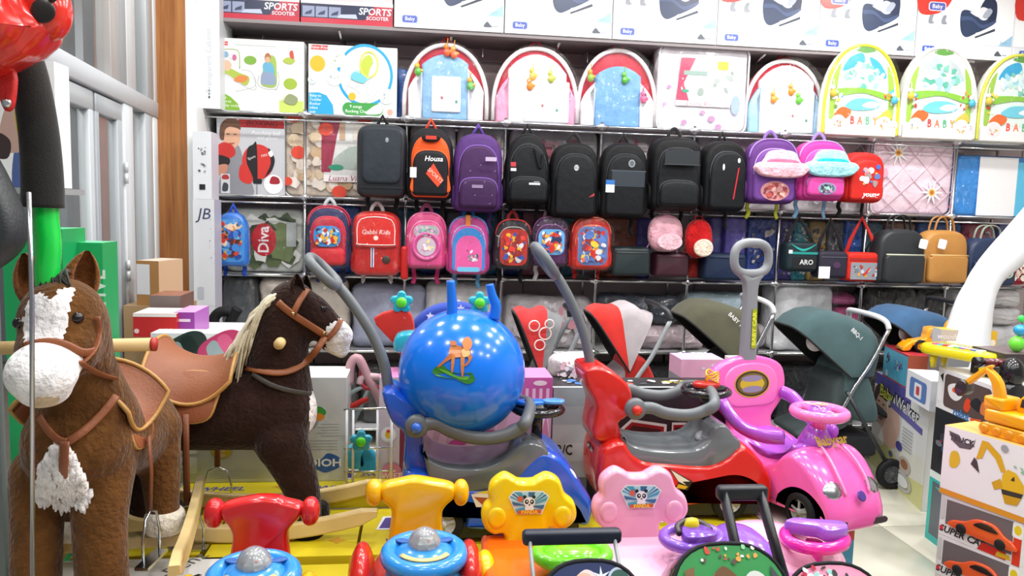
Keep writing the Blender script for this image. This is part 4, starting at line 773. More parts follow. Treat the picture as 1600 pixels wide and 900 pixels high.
# ================================================================== fourth row: pillows and bedding
Z4 = SHZ[3]-.009
for lb, R, Y, d, col, nm, cat, kw in (
    ('dark grey bedding bag at the left end of the fourth shelf', (340, 432, 402, 512), 4.74, .2, '3f454b', 'bedding_pack', 'bedding', {}),
    ('cream pillow in a clear bag behind the dark horse', (402, 434, 545, 524), 4.76, .2, 'dcd2c6', 'pillow_pack', 'pillow', {}),
    ('lilac grey bedding pack behind the blue push handle', (548, 444, 664, 545), 4.76, .2, 'a2a9c6', 'bedding_pack', 'bedding', {}),
    ('white rolled bedding behind the ball handles', (664, 442, 776, 480), 4.76, .2, 'd9dade', 'bedding_pack', 'bedding', {}),
    ('white bedding pack under the rolled one behind the ball', (668, 480, 780, 545), 4.78, .2, 'cfd0d6', 'bedding_pack', 'bedding', {}),
    ('grey and pink bedding pack behind the patterned red pushchair', (786, 464, 928, 546), 4.76, .22, 'b3adb2', 'bedding_pack', 'bedding', dict(spots=['c9c4c8', 'a8a2a8', 'c88f9c', 'bdb8bc'], seed=5)),
    ('navy bedding pack in shiny film behind the red pushchair', (932, 462, 1066, 508), 4.76, .22, '25303f', 'bedding_pack', 'bedding', dict(zb=1)),
    ('rose grey bedding pack under the navy one', (984, 509, 1104, 546), 4.77, .22, 'a8979d', 'bedding_pack', 'bedding', {}),
    ('light blue bedding pack behind the olive pushchair', (1070, 459, 1182, 505), 4.8, .22, 'b4ccd8', 'bedding_pack', 'bedding', dict(zb=1)),
    ('grey pink pack under the light blue bedding', (1106, 506, 1200, 546), 4.8, .22, 'a89ca2', 'bedding_pack', 'bedding', {}),
    ('tall white duvet bag behind the teal pushchair', (1208, 444, 1304, 550), 4.74, .24, 'dadce0', 'bedding_pack', 'bedding', {}),
    ('pink bedding pack above the teal pushchair', (1300, 460, 1345, 478), 4.78, .2, 'e06aa8', 'bedding_pack', 'bedding', dict(zb=1)),
    ('rose red pack under the pink one', (1302, 480, 1346, 550), 4.78, .2, 'b84a80', 'bedding_pack', 'bedding', {}),
    ('black film wrapped pack behind the blue pushchair', (1348, 452, 1488, 552), 4.78, .2, '1d2024', 'bedding_pack', 'bedding', {}),
    ('topmost white rolled pillow at the right end of the fourth shelf', (1492, 452, 1600, 480), 4.7, .2, 'e6e6ea', 'rolled_pillow', 'pillow', dict(zb=1)),
    ('middle white rolled pillow at the right end of the fourth shelf', (1496, 481, 1600, 508), 4.7, .2, 'e2e2e6', 'rolled_pillow', 'pillow', dict(zb=1)),
    ('bottom white rolled pillow at the right end of the fourth shelf', (1498, 509, 1602, 552), 4.7, .2, 'dcdce2', 'rolled_pillow', 'pillow', {})):
    zb = kw.pop('zb', None); pack(lb, R, Y, d, col, z=None if zb else Z4, name=nm, cat=cat, r=.09, rc=.06, dome=.02, **kw)

# ================================================================== bottom shelf: invented dark packs, added to darken it
for lb, R, col in (('black pack added to darken the bottom shelf left of the blue push handle', (430, 575, 560, 660), '1a1c20'), ('charcoal pack added to darken the bottom shelf behind the doll buggy', (565, 570, 690, 662), '232428'),
    ('black pack added to darken the bottom shelf behind the patterned pushchair', (790, 572, 930, 664), '17181c'), ('dark grey pack added to darken the bottom shelf behind the red pushchair', (935, 572, 1066, 664), '1f2226'),
    ('black pack added to darken the bottom shelf behind the olive pushchair', (1074, 572, 1206, 666), '16181b'), ('dark blue grey pack added to darken the bottom shelf behind the teal pushchair', (1214, 572, 1340, 668), '1e242c'), ('black pack added to darken the bottom shelf behind the blue pushchair', (1350, 574, 1480, 668), '181a1e')):
    pack(lb, R, 4.80, .2, col, z=SHZ[4]-.009, r=.05, rc=.05, dome=.01)
# ================================================================== rocking horses
from mathutils.bvhtree import BVHTree
def pix(p):
    d = V(p)-EYE; z = d.dot(_fw); return 800+FPX*d.dot(RT)/z, 450-FPX*d.dot(UP)/z
def inpoly(x, y, pl):
    c = False; j = len(pl)-1
    for i in range(len(pl)):
        if (pl[i][1] > y) != (pl[j][1] > y) and x < (pl[j][0]-pl[i][0])*(y-pl[i][1])/(pl[j][1]-pl[i][1])+pl[i][0]: c = not c
        j = i
    return c
def blob(name, prims, mt, parent, colfn, voxel=.011, it=6, sf=.5):
    b = MB()
    for p in prims:
        if p[0] == 'c':
            pts = [V(q) for q in p[1]]; rs = p[2]
            if len(pts) > 2:
                n = 5; pts = smooth(pts, n, False); rs = [rs[min(i//n, len(rs)-1)]+(rs[min(i//n+1, len(rs)-1)]-rs[min(i//n, len(rs)-1)])*((i % n)/n) for i in range(len(pts))]
            b.tube(pts, list(rs), 16); b.ell(pts[0], rs[0], n=16, m=10); b.ell(pts[-1], rs[-1], n=16, m=10)
        else: b.ell((0, 0, 0), p[2], n=20, m=14, M=T(p[1]) @ (p[3] if len(p) > 3 else Matrix.Identity(4)))
    me = b.mesh('tmp', mt); o = bpy.data.objects.new('tmp', me); C.objects.link(o)
    r = o.modifiers.new('r', 'REMESH'); r.mode = 'VOXEL'; r.voxel_size = voxel
    s = o.modifiers.new('s', 'SMOOTH'); s.iterations = it; s.factor = sf
    dg = bpy.context.evaluated_depsgraph_get(); ev = o.evaluated_get(dg); em = ev.to_mesh()
    vs = [tuple(v.co) for v in em.vertices]; fs = [tuple(p.vertices) for p in em.polygons]; ev.to_mesh_clear()
    bpy.data.objects.remove(o); bpy.data.meshes.remove(me)
    m = MB(); m.v = vs; m.f = fs; m.sm = [True]*len(fs)
    cache = {}
    ctr = [sum((V(vs[i]) for i in f), V())/len(f) for f in fs]; m.c = [lin(colfn(c)) for c in ctr]
    inv = parent.matrix_world.inverted() if parent else None
    ob = m.obj(name, mt, parent); bvh = BVHTree.FromPolygons(vs, fs)
    return ob, bvh
def snap(bvh, px, py, off=.006, Y=2.0):
    d = ray(px, py).normalized(); h = bvh.ray_cast(EYE, d)
    return (h[0]-d*off) if h[0] else P(px, py, Y)
def strap(bvh, pts, r, col, parent, name='strap', mt='leather', Y=2.0, n=4, off=.006, flat=.3):
    q = [snap(bvh, x, y, off, Y) for x, y in smooth(pts, n, False)]
    for _ in range(2): q = [q[0]]+[(q[i-1]+q[i]*2+q[i+1])/4 for i in range(1, len(q)-1)]+[q[-1]]
    b = MB(); b.tube(q, r, 8, col, flat=flat, up=tuple(-_fw)); return b.obj(name, mt, parent)
LEA = '8f5230'; TAN = 'b98a4a'
def saddle(parent, M, R, flapdrop=.16, sl=.11, L=.24):
    # body frame M: x forward, y left, z up, origin on the barrel axis under the seat
    def arc(x, r, a0, a1, n=16): return [(x, r*sin(a0+(a1-a0)*k/n), r*cos(a0+(a1-a0)*k/n)) for k in range(n+1)]
    b = MB(); rings = []
    for k in range(13):
        u = k/12; x = L*(.5-u); r = R+.022+.05*(abs(u-.45)*2)**2.2; a = .95+.35*sin(pi*u)
        rings.append(arc(x, r, -a, a))
    top = rings; bot = [[(p[0], p[1]*.93, p[2]*.93) for p in q] for q in rings]
    b.loft(top, LEA, closed=False); b.loft(bot, LEA, closed=False)
    b.obj('seat', 'leather', parent).matrix_local = M
    e = [top[k][0] for k in range(13)]+top[-1][1:]+[top[k][-1] for k in range(11, -1, -1)]+top[0][-2:0:-1]
    b = MB(); b.tube(e, .006, 6, TAN, closed=True); b.obj('piping', 'leather', parent).matrix_local = M
    for s in (-1, 1):
        w = L*.62; o = [(-w/2, .06), (w/2, .06), (w/2, -flapdrop*.55), (w*.28, -flapdrop), (-w*.28, -flapdrop), (-w/2, -flapdrop*.55)]
        o = smooth(o, 4)
        def wf(p, s=s):
            x, z = p[0], p[2]; t = p[1]
            ang = min(1.55, .95-z/(R+.03)*.75); q = R+.014-t
            z2 = 0
            if ang >= 1.55: z2 = -(.95-z/(R+.03)*.75-1.55)*R
            return (x, s*(q)*sin(ang), q*cos(ang)+z2)
        b = MB(); b.puff(o, .012, .004, .004, LEA, 0, warp=wf); b.obj('flap', 'leather', parent).matrix_local = M
        b = MB(); b.tube([wf((x, -.006, z)) for x, z in o], .005, 6, TAN, closed=True); b.obj('piping', 'leather', parent).matrix_local = M
        yy = s*(R+.035); z0 = -.04; z1 = -flapdrop-sl
        b = MB(); b.tube([(0, yy, .02), (0, yy+s*.004, -flapdrop*.6), (0, yy, z1)], .010, 6, '7c4528', flat=.3, up=(0, s, 0)); b.obj('stirrup_strap', 'leather', parent).matrix_local = M
        b = MB(); b.tube([(-.045, yy, z1-.13), (-.047, yy, z1-.07), (-.03, yy, z1-.015), (0, yy, z1), (.03, yy, z1-.015), (.047, yy, z1-.07), (.045, yy, z1-.13)], .004, 6, 'd0d3d6'); b.box((0, yy, z1-.135), (.115, .035, .008), 'c3c6ca'); b.obj('stirrup', 'chrome', parent).matrix_local = M
def frame_at(o, fwd, up=(0, 0, 1)):
    x = V(fwd).normalized(); y = V(up).cross(x).normalized(); z = x.cross(y)
    return Matrix((x, y, z)).transposed().to_4x4() if 0 else T(o) @ Matrix((x, y, z)).transposed().to_4x4()
PLZ = .45      # top of the layer of cartons on which the toys stand
BR = '63401f'
def brown(p, a='7c4c26', c2='6a3d1c'): return a

# ---- chestnut horse with the white face
h1 = thing('rocking_horse', 'chestnut plush rocking horse with a white face on wooden runners', 'rocking horse', (0, 0, 0))
blaze = [(42, 470), (60, 458), (80, 468), (92, 452), (116, 448), (108, 488), (96, 536), (100, 546), (38, 548), (36, 500)]
chest = [(84, 692), (104, 690), (118, 720), (142, 768), (128, 784), (112, 776), (104, 790), (82, 786), (58, 774), (60, 735)]
hoofZ = P(258, 800, 2.28).z
bf, br = P(122, 690, 1.98), P(204, 668, 2.24)
def h1col(p):
    x, y = pix(p)
    if p.y < 1.96 and inpoly(x, y, blaze) and p.z > 1.1: return 'f1eeee'
    if p.y < 1.95 and inpoly(x, y, chest): return 'efe9e6'
    return BR
prims = [('c', [bf, bf.lerp(br, .5), br], (.128, .132, .128)),
         ('c', [P(146, 655, 2.02), P(118, 580, 1.95), P(104, 505, 1.88)], (.112, .092, .092)),
         ('e', P(98, 500, 1.86), (.092, .10, .098)), ('e', P(92, 545, 1.82), (.088, .09, .075)),
         ('c', [P(160, 735, 2.0), P(156, 820, 1.94), P(162, 938, 1.90)], (.08, .064, .06)),
         ('c', [P(66, 740, 2.0), P(58, 820, 1.95), P(56, 938, 1.91)], (.076, .06, .056)),
         ('c', [P(236, 670, 2.24), P(250, 735, 2.23), P(254, 790, 2.22), P(258, 815, 2.21)], (.085, .055, .046, .048)),
         ('c', [P(128, 700, 2.26), P(118, 760, 2.25), P(120, 815, 2.24)], (.085, .055, .048))]
ob, bv1 = blob('body', prims, 'plush', h1, h1col)
# muzzle, ears, forelock
mz, bvm = blob('muzzle', [('e', P(66, 582, 1.73), (.070, .082, .066)), ('e', P(70, 612, 1.74), (.052, .06, .034)), ('e', P(82, 560, 1.78), (.07, .07, .05))], 'plush', h1, lambda p: 'd9c3a4' if (pix(p)[1] > 620 and 52 < pix(p)[0] < 92) else 'f3f1f1', .009)
def ear(base, tip, r, facing, col, col2, parent):
    base, tip = V(base), V(tip); d = (tip-base); f = V(facing).normalized(); w = d.cross(f).normalized(); b = MB(); rings = []; N = 10
    for k in range(9):
        u = k/8; rr = r*(sin(pi*(.18+.80*u))**.7)*(1.0 if u < .5 else 1); c = base+d*u-f*.012*sin(pi*u)
        ring = []
        for j in range(N+1):
            a = -2.3+4.6*j/N; ring.append(c+w*rr*sin(a)-f*rr*.75*cos(a))
        for j in range(N, -1, -1):
            a = -2.3+4.6*j/N; ring.append(c+w*rr*.78*sin(a)-f*rr*.50*cos(a)+f*.004)
        rings.append(ring)
    b.loft(rings, col); return b.obj('ear', 'plush', parent)
toc = (EYE-P(100, 450, 1.9)).normalized()
ear(P(126, 466, 1.92), P(136, 392, 1.93), .042, toc+V((.5, 0, 0)), '7a4a25', '3a2214', h1)
ear(P(56, 472, 1.95), P(38, 396, 1.97), .042, toc+V((-.25, 0, 0)), '6a3f20', '3a2214', h1)
rn = random.Random(2)
b = MB()
for k in range(60):
    x = rn.uniform(62, 112); p0 = P(rn.uniform(70, 112), rn.uniform(426, 440), 1.93); p1 = P(x, rn.uniform(446, 466), 1.82); b.tube(smooth([p0, p0.lerp(p1, .5)+V((0, -.02, .022)), p1], 4, False), [.007, .002], 5, '17120f')
b.obj('forelock', 'hair', h1)
for (x, y) in ((121, 497), (30, 505)):
    e = snap(bv1, x, y, -.004, 1.85); b = MB(); b.ell(e, .0135, '120d0a', 14, 10); b.obj('eye', 'ball', h1)
hf = MB(); hf.lathe([(.050, -.0), (.056, .012), (.054, .05), (.046, .062)], 20, 'e9e0cf', M=T(P(258, 815, 2.21).x, 2.21, P(258, 829, 2.21).z)); hf.obj('hoof', 'plush', h1)
hf = MB(); hf.lathe([(.050, -.0), (.056, .012), (.054, .05), (.046, .062)], 20, 'e9e0cf', M=T(P(120, 815, 2.24).x, 2.24, P(120, 838, 2.24).z)); hf.obj('hoof', 'plush', h1)
for x in (160, 62):
    q = P(x, 938, 1.9); hf = MB(); hf.lathe([(.058, -.06), (.066, -.045), (.066, 0), (.06, .012)], 20, 'e9e0cf', M=T(q)); hf.obj('hoof', 'plush', h1)
# chest tuft
b = MB()
for k in range(260):
    for _ in range(50):
        x, y = rn.uniform(56, 144), rn.uniform(690, 792)
        if inpoly(x, y, chest): break
    p = snap(bv1, x, y, .003, 1.9); n = (EYE-p).normalized(); b.tube([p, p+n*.012+V((rn.uniform(-.006, .006), 0, -.012)), p+n*.010+V((rn.uniform(-.01, .01), 0, -.032))], [.009, .008, .002], 5, 'f1ecea')
o = b.obj('chest_tuft', 'plush', h1); o['kind'] = 'stuff'
for pts, r in (([(62, 652), (74, 672), (92, 689), (104, 691)], .010), ([(104, 691), (128, 676), (158, 648), (182, 618)], .010), ([(101, 690), (99, 730), (96, 784)], .0115)): strap(bv1, pts, r, LEA, h1, 'chest_strap', Y=1.9, off=.03 if len(pts) == 3 else .012)
strap(bv1, [(40, 541), (70, 535), (100, 538), (128, 552), (150, 548)], .010, LEA, h1, 'noseband', Y=1.8); strap(bv1, [(150, 495), (154, 520), (146, 548), (124, 570)], .009, LEA, h1, 'cheek_strap', Y=1.9)
strap(bv1, [(122, 566), (142, 578), (162, 587), (180, 592)], .011, LEA, h1, 'rein', Y=1.92, off=.012)
a, c = P(-40, 545, 1.98), P(240, 538, 1.98)
b = MB(); b.tube([a, c], .0165, 14, 'd8b77c'); b.obj('handle_bar', 'wood', h1); b = MB(); b.tube([c-V((.004, 0, 0)), c+V((.006, 0, 0))], .0172, 14, 'b5322a'); b.obj('handle_cap', 'satin', h1)
fd = (bf-br); fd.z = 0
saddle(h1, frame_at(bf.lerp(br, .30)-V((.012, 0, .012)), fd), .118, flapdrop=.13, sl=.05, L=.18)
def plank(parent, a, c, w, h, col='d9bf86', name='runner', up=(0, 0, 1), curve=0, n=10, round_=True):
    a, c = V(a), V(c); d = c-a; x = d.normalized(); side = V(up).cross(x).normalized(); b = MB(); rings = []
    for k in range(n+1):
        u = k/n; p = a+d*u+V((0, 0, curve*(2*u-1)**2)); e = (1-max(0, (abs(2*u-1)-.86)/.14)**2*.6) if round_ else 1
        s2 = side*w/2; u2 = V((0, 0, 1))*h/2*e
        rings.append([p-s2*.8-u2, p+s2*.8-u2, p+s2-u2*.8, p+s2+u2*.8, p+s2*.8+u2, p-s2*.8+u2, p-s2+u2*.8, p-s2-u2*.8])
    b.loft(rings, col, sm=False); return b.obj(name, 'wood', parent)
plank(h1, P(272, 912, 1.72), P(314, 764, 2.52), .026, .06, curve=.03)
plank(h1, P(52, 930, 1.9), P(116, 822, 2.52), .026, .06, curve=.03)
plank(h1, P(98, 852, 2.25), P(296, 838, 2.21), .05, .035, name='foot_board', round_=False); plank(h1, P(20, 985, 1.88), P(262, 975, 1.86), .05, .035, name='foot_board', round_=False)

# ---- dark horse seen from its right side
h2 = thing('rocking_horse', 'dark brown plush rocking horse with a cream mane facing right', 'rocking horse', (0, 0, 0))
YH = 2.50; DK = '2e1d18'
blz = [(486, 452), (505, 455), (530, 492), (540, 512), (520, 508), (506, 480)]
def h2col(p):
    x, y = pix(p)
    if y > 512-(x-505)*.55 and x > 508+max(0, 520-y)*.2 and y < 575 and x > 506: return 'f0eeee'
    if x > 474 and p.x > P(474, 660, YH).x and abs(p.y-YH) < .1 and 612 < y < 690 and x > 484: return 'e8e0dc'
    return DK
prims = [('c', [P(222, 640, YH), P(330, 636, YH), P(435, 642, YH)], (.13, .138, .125)),
         ('c', [P(435, 610, YH), P(434, 560, YH), P(442, 508, YH), P(456, 475, YH)], (.110, .098, .088, .076)),
         ('c', [P(456, 478, YH), P(486, 494, YH), P(512, 512, YH)], (.078, .070, .052)), ('e', P(474, 508, YH), (.062, .062, .055)),
         ('c', [P(508, 510, YH), P(530, 524, YH)], (.054, .046)), ('c', [P(516, 534, YH), P(534, 548, YH)], (.036, .026)),
         ('c', [P(440, 690, YH-.07), P(470, 760, YH-.08), P(480, 825, YH-.08)], (.085, .058, .046)),
         ('c', [P(440, 690, YH+.07), P(468, 760, YH+.08), P(476, 815, YH+.08)], (.08, .055, .046)),
         ('c', [P(236, 690, YH-.07), P(222, 760, YH-.08), P(236, 825, YH-.08)], (.085, .058, .046)), ('c', [P(236, 690, YH+.07), P(222, 750, YH+.08), P(236, 815, YH+.08)], (.08, .055, .046))]
ob, bv2 = blob('body', prims, 'plush', h2, h2col, .0105)
ear(P(470, 468, YH-.045), P(463, 428, YH-.05), .026, V((.6, -.8, 0)), '32201a', '20140f', h2); ear(P(480, 466, YH+.04), P(478, 430, YH+.05), .024, V((.6, -.8, 0)), '32201a', '20140f', h2)
b = MB()
for k in range(150):
    u = rn.random(); s = rn.uniform(-.03, .035)
    p0 = P(452-58*u+6*rn.random(), 452+84*u, YH+s); ln = rn.uniform(.10, .17)
    p1 = p0+V((-.05-.03*rn.random(), -.03+s*.3, -.03)); p2 = p1+V((-.03-.03*rn.random(), -.01, -ln))
    b.tube(smooth([p0, p1, p2], 4, False), [.008, .003], 5, rn.choice(['e0d8c0', 'd2c7a8', 'ebe4d2']))
b.obj('mane', 'hair', h2)['kind'] = 'stuff'
for x in (236, 480):
    q = P(x, 836, YH-.08)
    for dy in (0, .16): b = MB(); b.lathe([(.046, -.018), (.054, -.008), (.052, .03), (.044, .04)], 18, '17110f', M=T(q.x, q.y+dy, q.z)); b.obj('hoof', 'plush', h2)
for pts, r, nm in (([(434, 472), (452, 488), (480, 506), (508, 524)], .0115, 'cheek_strap'), ([(480, 452), (468, 470), (458, 490)], .0105, 'browband'), ([(532, 500), (524, 516), (510, 530)], .0105, 'noseband'), ([(508, 526), (488, 556), (462, 576), (430, 583), (384, 574)], .011, 'rein')): strap(bv2, pts, r, '8c4f2a', h2, nm, Y=YH-.08)
strap(bv2, [(394, 584), (420, 600), (450, 610), (486, 616)], .008, '4a4642', h2, 'chest_band', Y=YH-.1)
for x, y in ((458, 490), (506, 520)): b = MB(); b.ell(snap(bv2, x, y, .010, YH-.08), .006, 'd8c08a', 10, 8); b.obj('buckle', 'chrome', h2)
q = snap(bv2, 437, 535, .0, YH-.1); b = MB(); b.tube([q+V((0, .05, 0)), q-V((-.004, .035, 0))], .0165, 16, 'd8b77c'); b.obj('handle_bar', 'wood', h2)
b = MB(); b.ell(snap(bv2, 505, 483, -.002, YH-.07), .010, '0c0807', 10, 8); b.obj('eye', 'ball', h2)
saddle(h2, frame_at(P(316, 634, YH), (1, 0, 0)), .139, flapdrop=.15, L=.25)
for s in (-1, 1):
    plank(h2, (P(190, 858, YH).x, YH+s*.13, PLZ+.028), (P(592, 842, YH).x, YH+s*.13, PLZ+.028), .03, .05, curve=.06, n=16)
for x in (236, 480): q = P(x, 845, YH); plank(h2, (q.x, q.y-.16, q.z), (q.x, q.y+.16, q.z), .06, .03, name='foot_board', round_=False)
# ================================================================== plinth and cartons under the toys
pl = thing('display_plinth', 'low grey display plinth under the toy cars and horses', 'plinth', (0, 0, 0))
MB().box((.02, 2.1, .13), (2.36, 1.75, .26), '6c6a68').obj('base', 'satin', pl); MB().box((.02, 2.1, .268), (2.4, 1.79, .016), '8a8886').obj('top_board', 'satin', pl); MB().box((1.37, 2.66, .138), (.30, .50, .276), '6c6a68').obj('side_block', 'satin', pl)
def ycar(q, w, h):
    q.rect(-w/2, h*.62, w/2, h*.80, 'c9c9cc'); q.rect(-w/2, h*.28, w/2, h*.55, 'c03a7a'); q.rect(-w/2, 0, w/2, h*.2, 'c9b81c')
def ytop(q, w, h):
    q.many = True
    q.text('WHEEL', -w*.15, h*.25, .035, '3a3f9a', bold=.02, shear=.2); q.text('SWING', w*.18, h*.62, .03, '4a4f9a', bold=.02, shear=.2); q.flat([(-w*.40, h*.5), (-w*.05, h*.5), (-w*.02, h*.8), (-w*.36, h*.8)], 'e9e9f2'); q.flat([(-w*.38, h*.53), (-w*.07, h*.53), (-w*.05, h*.77), (-w*.34, h*.77)], '4a3f8f'); q.flat(star(.03, .014, 4, w*.36, h*.3), 'd09a1e')
YL = 'd0bd1c'
TOPM = lambda w, d, h: (T(0, -d/2, h) @ RX(-pi/2), ytop, w, d)
GY = 'yellow ride-on cartons laid under the toys'
YLB = ('behind the dark horse, leftmost of the back row', 'in the back row under the cloud logo carton', 'in the back row under the doll carton', 'under the front hoof of the dark horse', 'under the rear of the blue push car', 'behind the red ride-on', 'behind the yellow T-shaped ride-on', 'under the nose of the blue push car', 'under the red push car', 'under the red ride-on', 'under the yellow T-shaped ride-on', 'under the hind hooves of the chestnut horse')
for k, (x, y, w, d, h) in enumerate(((-.62, 2.80, .40, .34, .215), (-.21, 2.80, .40, .34, .215), (.20, 2.80, .40, .34, .215), (-.40, 2.44, .44, .36, .172), (.05, 2.44, .44, .36, .172), (-.36, 2.04, .44, .38, .16), (.09, 2.04, .44, .38, .16), (.53, 2.30, .42, .6, .172), (.98, 2.45, .42, .5, .172), (-.36, 1.66, .44, .34, .12), (.1, 1.66, .44, .34, .12), (-.82, 2.46, .36, .34, .172))):
    o = carton('yellow printed carton lying flat '+YLB[k], (x, y, .278), (w, d, h), [YL, 'd8c41c', YL, YL, YL, YL], ycar, name='ride_on_carton', group=GY, prs=[(T(0, -d/2, h) @ RX(-pi/2) @ T(0, 0, 0), ytop, w, d)])
for k, (x, y, w, d, h, lb) in enumerate(((.53, 1.72, .42, .5, .172, 'brown carton under the panda chairs'), (.98, 1.72, .44, .5, .172, 'brown carton under the purple ride-on'))):
    carton(lb, (x, y, .278), (w, d, h), ['b58a58']*6, lambda q, w, h: q.rect(-w*.05, 0, w*.05, h, 'c9a878'))
def amg(q, w, h):
    q.text('Mercedes-Benz', w*.10, h*.5, .05, '55585c', rot=1.05); q.text('AMG', w*.34, h*.42, .06, '1e2024', rot=1.05, bold=.03); q.flat(outl([(-w*.42, h*.2), (-w*.3, h*.5), (-w*.12, h*.58), (-w*.06, h*.3), (-w*.2, h*.12)]), '3a3d42'); q.flat(outl([(-w*.36, h*.25), (-w*.27, h*.42), (-w*.15, h*.48), (-w*.2, h*.25)]), '8b8f96')
carton('white licensed toy car carton lying under the chestnut horse', (-.78, 2.10, .278), (.46, .34, .172), ['dcdcda']*6, None, name='toy_car_carton', prs=[(T(0, -.17, .172) @ RX(-pi/2), amg, .46, .34)])
carton('plain white carton under the front legs of the chestnut horse', (-.82, 1.74, .278), (.5, .34, .172), ['d8d6d2']*6, lambda q, w, h: q.rect(-w*.3, h*.3, w*.3, h*.6, 'b9b9bb'))
def rb(q, w, h): q.rect(-w/2, h*.62, w/2, h*.98, 'c8432f'); q.rect(-w/2, 0, w/2, h*.56, '3f9fc6'); q.flat([(-w/2, h*.56), (w*.1, h*.56), (w*.1, h*.62), (-w/2, h*.72)], 'eee8e0')
carton('red and blue printed carton under the pink push car', (1.36, 2.66, .278), (.33, .48, .172), ['3f9fc6', 'c9523a', '3f9fc6', '3f9fc6', 'e9e4dc', '888'], rb, name='ride_on_carton')

# ================================================================== push cars
def wheel(parent, c, r, w, axis='y', hub='b9bdc2', name='wheel'):
    M = T(c) @ (RX(pi/2) if axis == 'y' else RY(pi/2)); t = MB()
    t.lathe([(r*.62, -w/2), (r*.92, -w/2), (r, -w*.3), (r, w*.3), (r*.92, w/2), (r*.62, w/2)], 28, '15161a', M=M, cap=False); o = t.obj(name, 'rubber', parent)
    h = MB(); h.lathe([(r*.63, -w*.46), (r*.63, w*.38), (r*.55, w*.42), (r*.5, w*.30), (r*.2, w*.34), (r*.17, w*.52), (.001, w*.54)], 24, hub, M=M)
    for k in range(5):
        a = 2*pi*k/5; h.box((0, r*.36, w*.36), (r*.14, r*.42, w*.16), hub, M=M @ RZ(a))
    h.obj('hub', 'satin', o); return o
def steer(parent, c, R, r, col, tilt, colw, col2=None, colr=.018, collen=.08, name='steering_wheel', rz=0):
    M = T(c) @ RZ(rz) @ RX(tilt); b = MB(); b.tube([(R*cos(a), R*sin(a), 0) for a in [2*pi*k/28 for k in range(28)]], r, 10, col, closed=True, M=M)
    b.tube([(-R, 0, 0), (R, 0, 0)], r*.8, 8, col, M=M); o = b.obj(name, 'plastic', parent)
    k = MB(); k.lathe([(.001, -.01), (R*.45, -.008), (R*.5, .004), (R*.36, .018), (.001, .024)], 20, col2 or col, M=M); k.obj('horn_pad', 'plastic', o)
    k = MB(); k.tube([V(c), M @ V((0, 0, -collen))], colr, 12, colw); k.obj('column', 'plastic', o); return o, M
def push_handle(parent, path, lp, col='6f7579', r=.017, loopc=None, hl=.06, hw=.075, yv=(0, 1, 0)):
    b = MB(); b.tube(smooth(path, 5, False), r, 12, col); c = V(loopc); d = (V(path[-1])-V(path[-2])).normalized(); w = V(yv)
    b.tube([c+d*hl*(abs(cos(a))**.8*math.copysign(1, cos(a)))+w*hw*(abs(sin(a))**.8*math.copysign(1, sin(a))) for a in [2*pi*k/26 for k in range(26)]], r*.95, 10, col, closed=True); return b.obj('push_handle', 'satin', parent)
def sidecar(label, Yf, W, col, body, gray, back, rail, hubc, handle, loopc, steerc, wheels, wr, lampc, gcol='5f6468', sticker=None, gw=1.0, plate=None, horn=None, name='push_car'):
    q0 = P(sum(p[0] for p in body)/len(body), 700, Yf); O = V((q0.x, Yf+W/2, PLZ)); t = thing(name, label, 'toy car', O)
    L = lambda x, y, yy=Yf: P(x, y, Yf)-O+V((0, yy-Yf, 0))
    def pf(nm, out, w, r, ri, c, n=4, mt='plastic', sm=True):
        pts = [L(*p) for p in out]; o = [(p.x, p.z) for p in pts]; o = smooth(o, n) if sm else o
        b = MB(); b.puff(o, w, r, ri, c, w/2, k=5); return b.obj(nm, mt, t)
    pf('body', body, W, .055, .02, col); pf('seat', gray, W*gw, .04, .008, gcol)
    pf('backrest', back, W*.72, .03, .012, col, 3)
    b = MB(); p1, p2 = L(*body[0]), L(body[0][0], 0)
    xs = [L(*p).x for p in body]; b.box(((min(xs)+max(xs))/2, 0, .045), ((max(xs)-min(xs))*.86, W*.86, .05), '16171a'); b.obj('chassis', 'satin', t)
    for s in (-1, 1):      # rails on both sides joined across the front
        pass
    near = [L(*p)+V((0, -.0, 0)) for p in rail]; far = [V((p.x, W/2-.0, p.z)) for p in near]; near = [V((p.x, -W/2-.005, p.z)) for p in near]
    mid = V((near[-1].x+.03, 0, near[-1].z+.02)); b = MB()
    b.tube(smooth(near+[mid]+far[::-1], 5, False), .017, 10, gcol, flat=1.2); b.obj('guard_rail', 'satin', t)
    for s in (-1, 1): b = MB(); c = near[0]; b.lathe([(.036, 0), (.036, .016), (.03, .024), (.001, .026)], 24, gcol, M=T(c.x, s*(W/2-.002), c.z) @ RX(-s*pi/2)); b.obj('rail_pivot', 'satin', t); b = MB(); b.lathe([(.017, .024), (.016, .036), (.001, .04)], 18, hubc, M=T(c.x, s*(W/2-.002), c.z) @ RX(-s*pi/2)); b.obj('pivot_cap', 'plastic', t)
    push_handle(t, [V((L(*p).x, 0, L(*p).z)) for p in handle], None, gcol if gcol != '5f6468' else '6a7074', loopc=V((L(*loopc).x, 0, L(*loopc).z)))
    sc = L(*steerc); o, M = steer(t, (sc.x, 0, sc.z), .078, .0125, '17181b', RY(0).to_euler().y+.0, '17181b', collen=.10)
    if horn: horn(t, V((sc.x, 0, sc.z)))
    for (x, y) in wheels:
        for s in (-1, 1): c = L(x, y); wheel(t, (c.x, s*(W/2-.028), c.z), wr, .045)
    for s in (-1, 1):
        c = L(*lampc); b = MB(); b.ell((0, 0, 0), (.020, .012, .034), 'dfe3e6', 16, 10, M=T(c.x, s*(W/2-.022), c.z) @ RY(-.45)); b.obj('headlight', 'pearl', t)
    if sticker: q = PR(0, T(0, -W/2, 0)); sticker(q, L); q.obj('sticker', 'print', t)
    if plate: plate(t, L, min(xs), W)
    return t
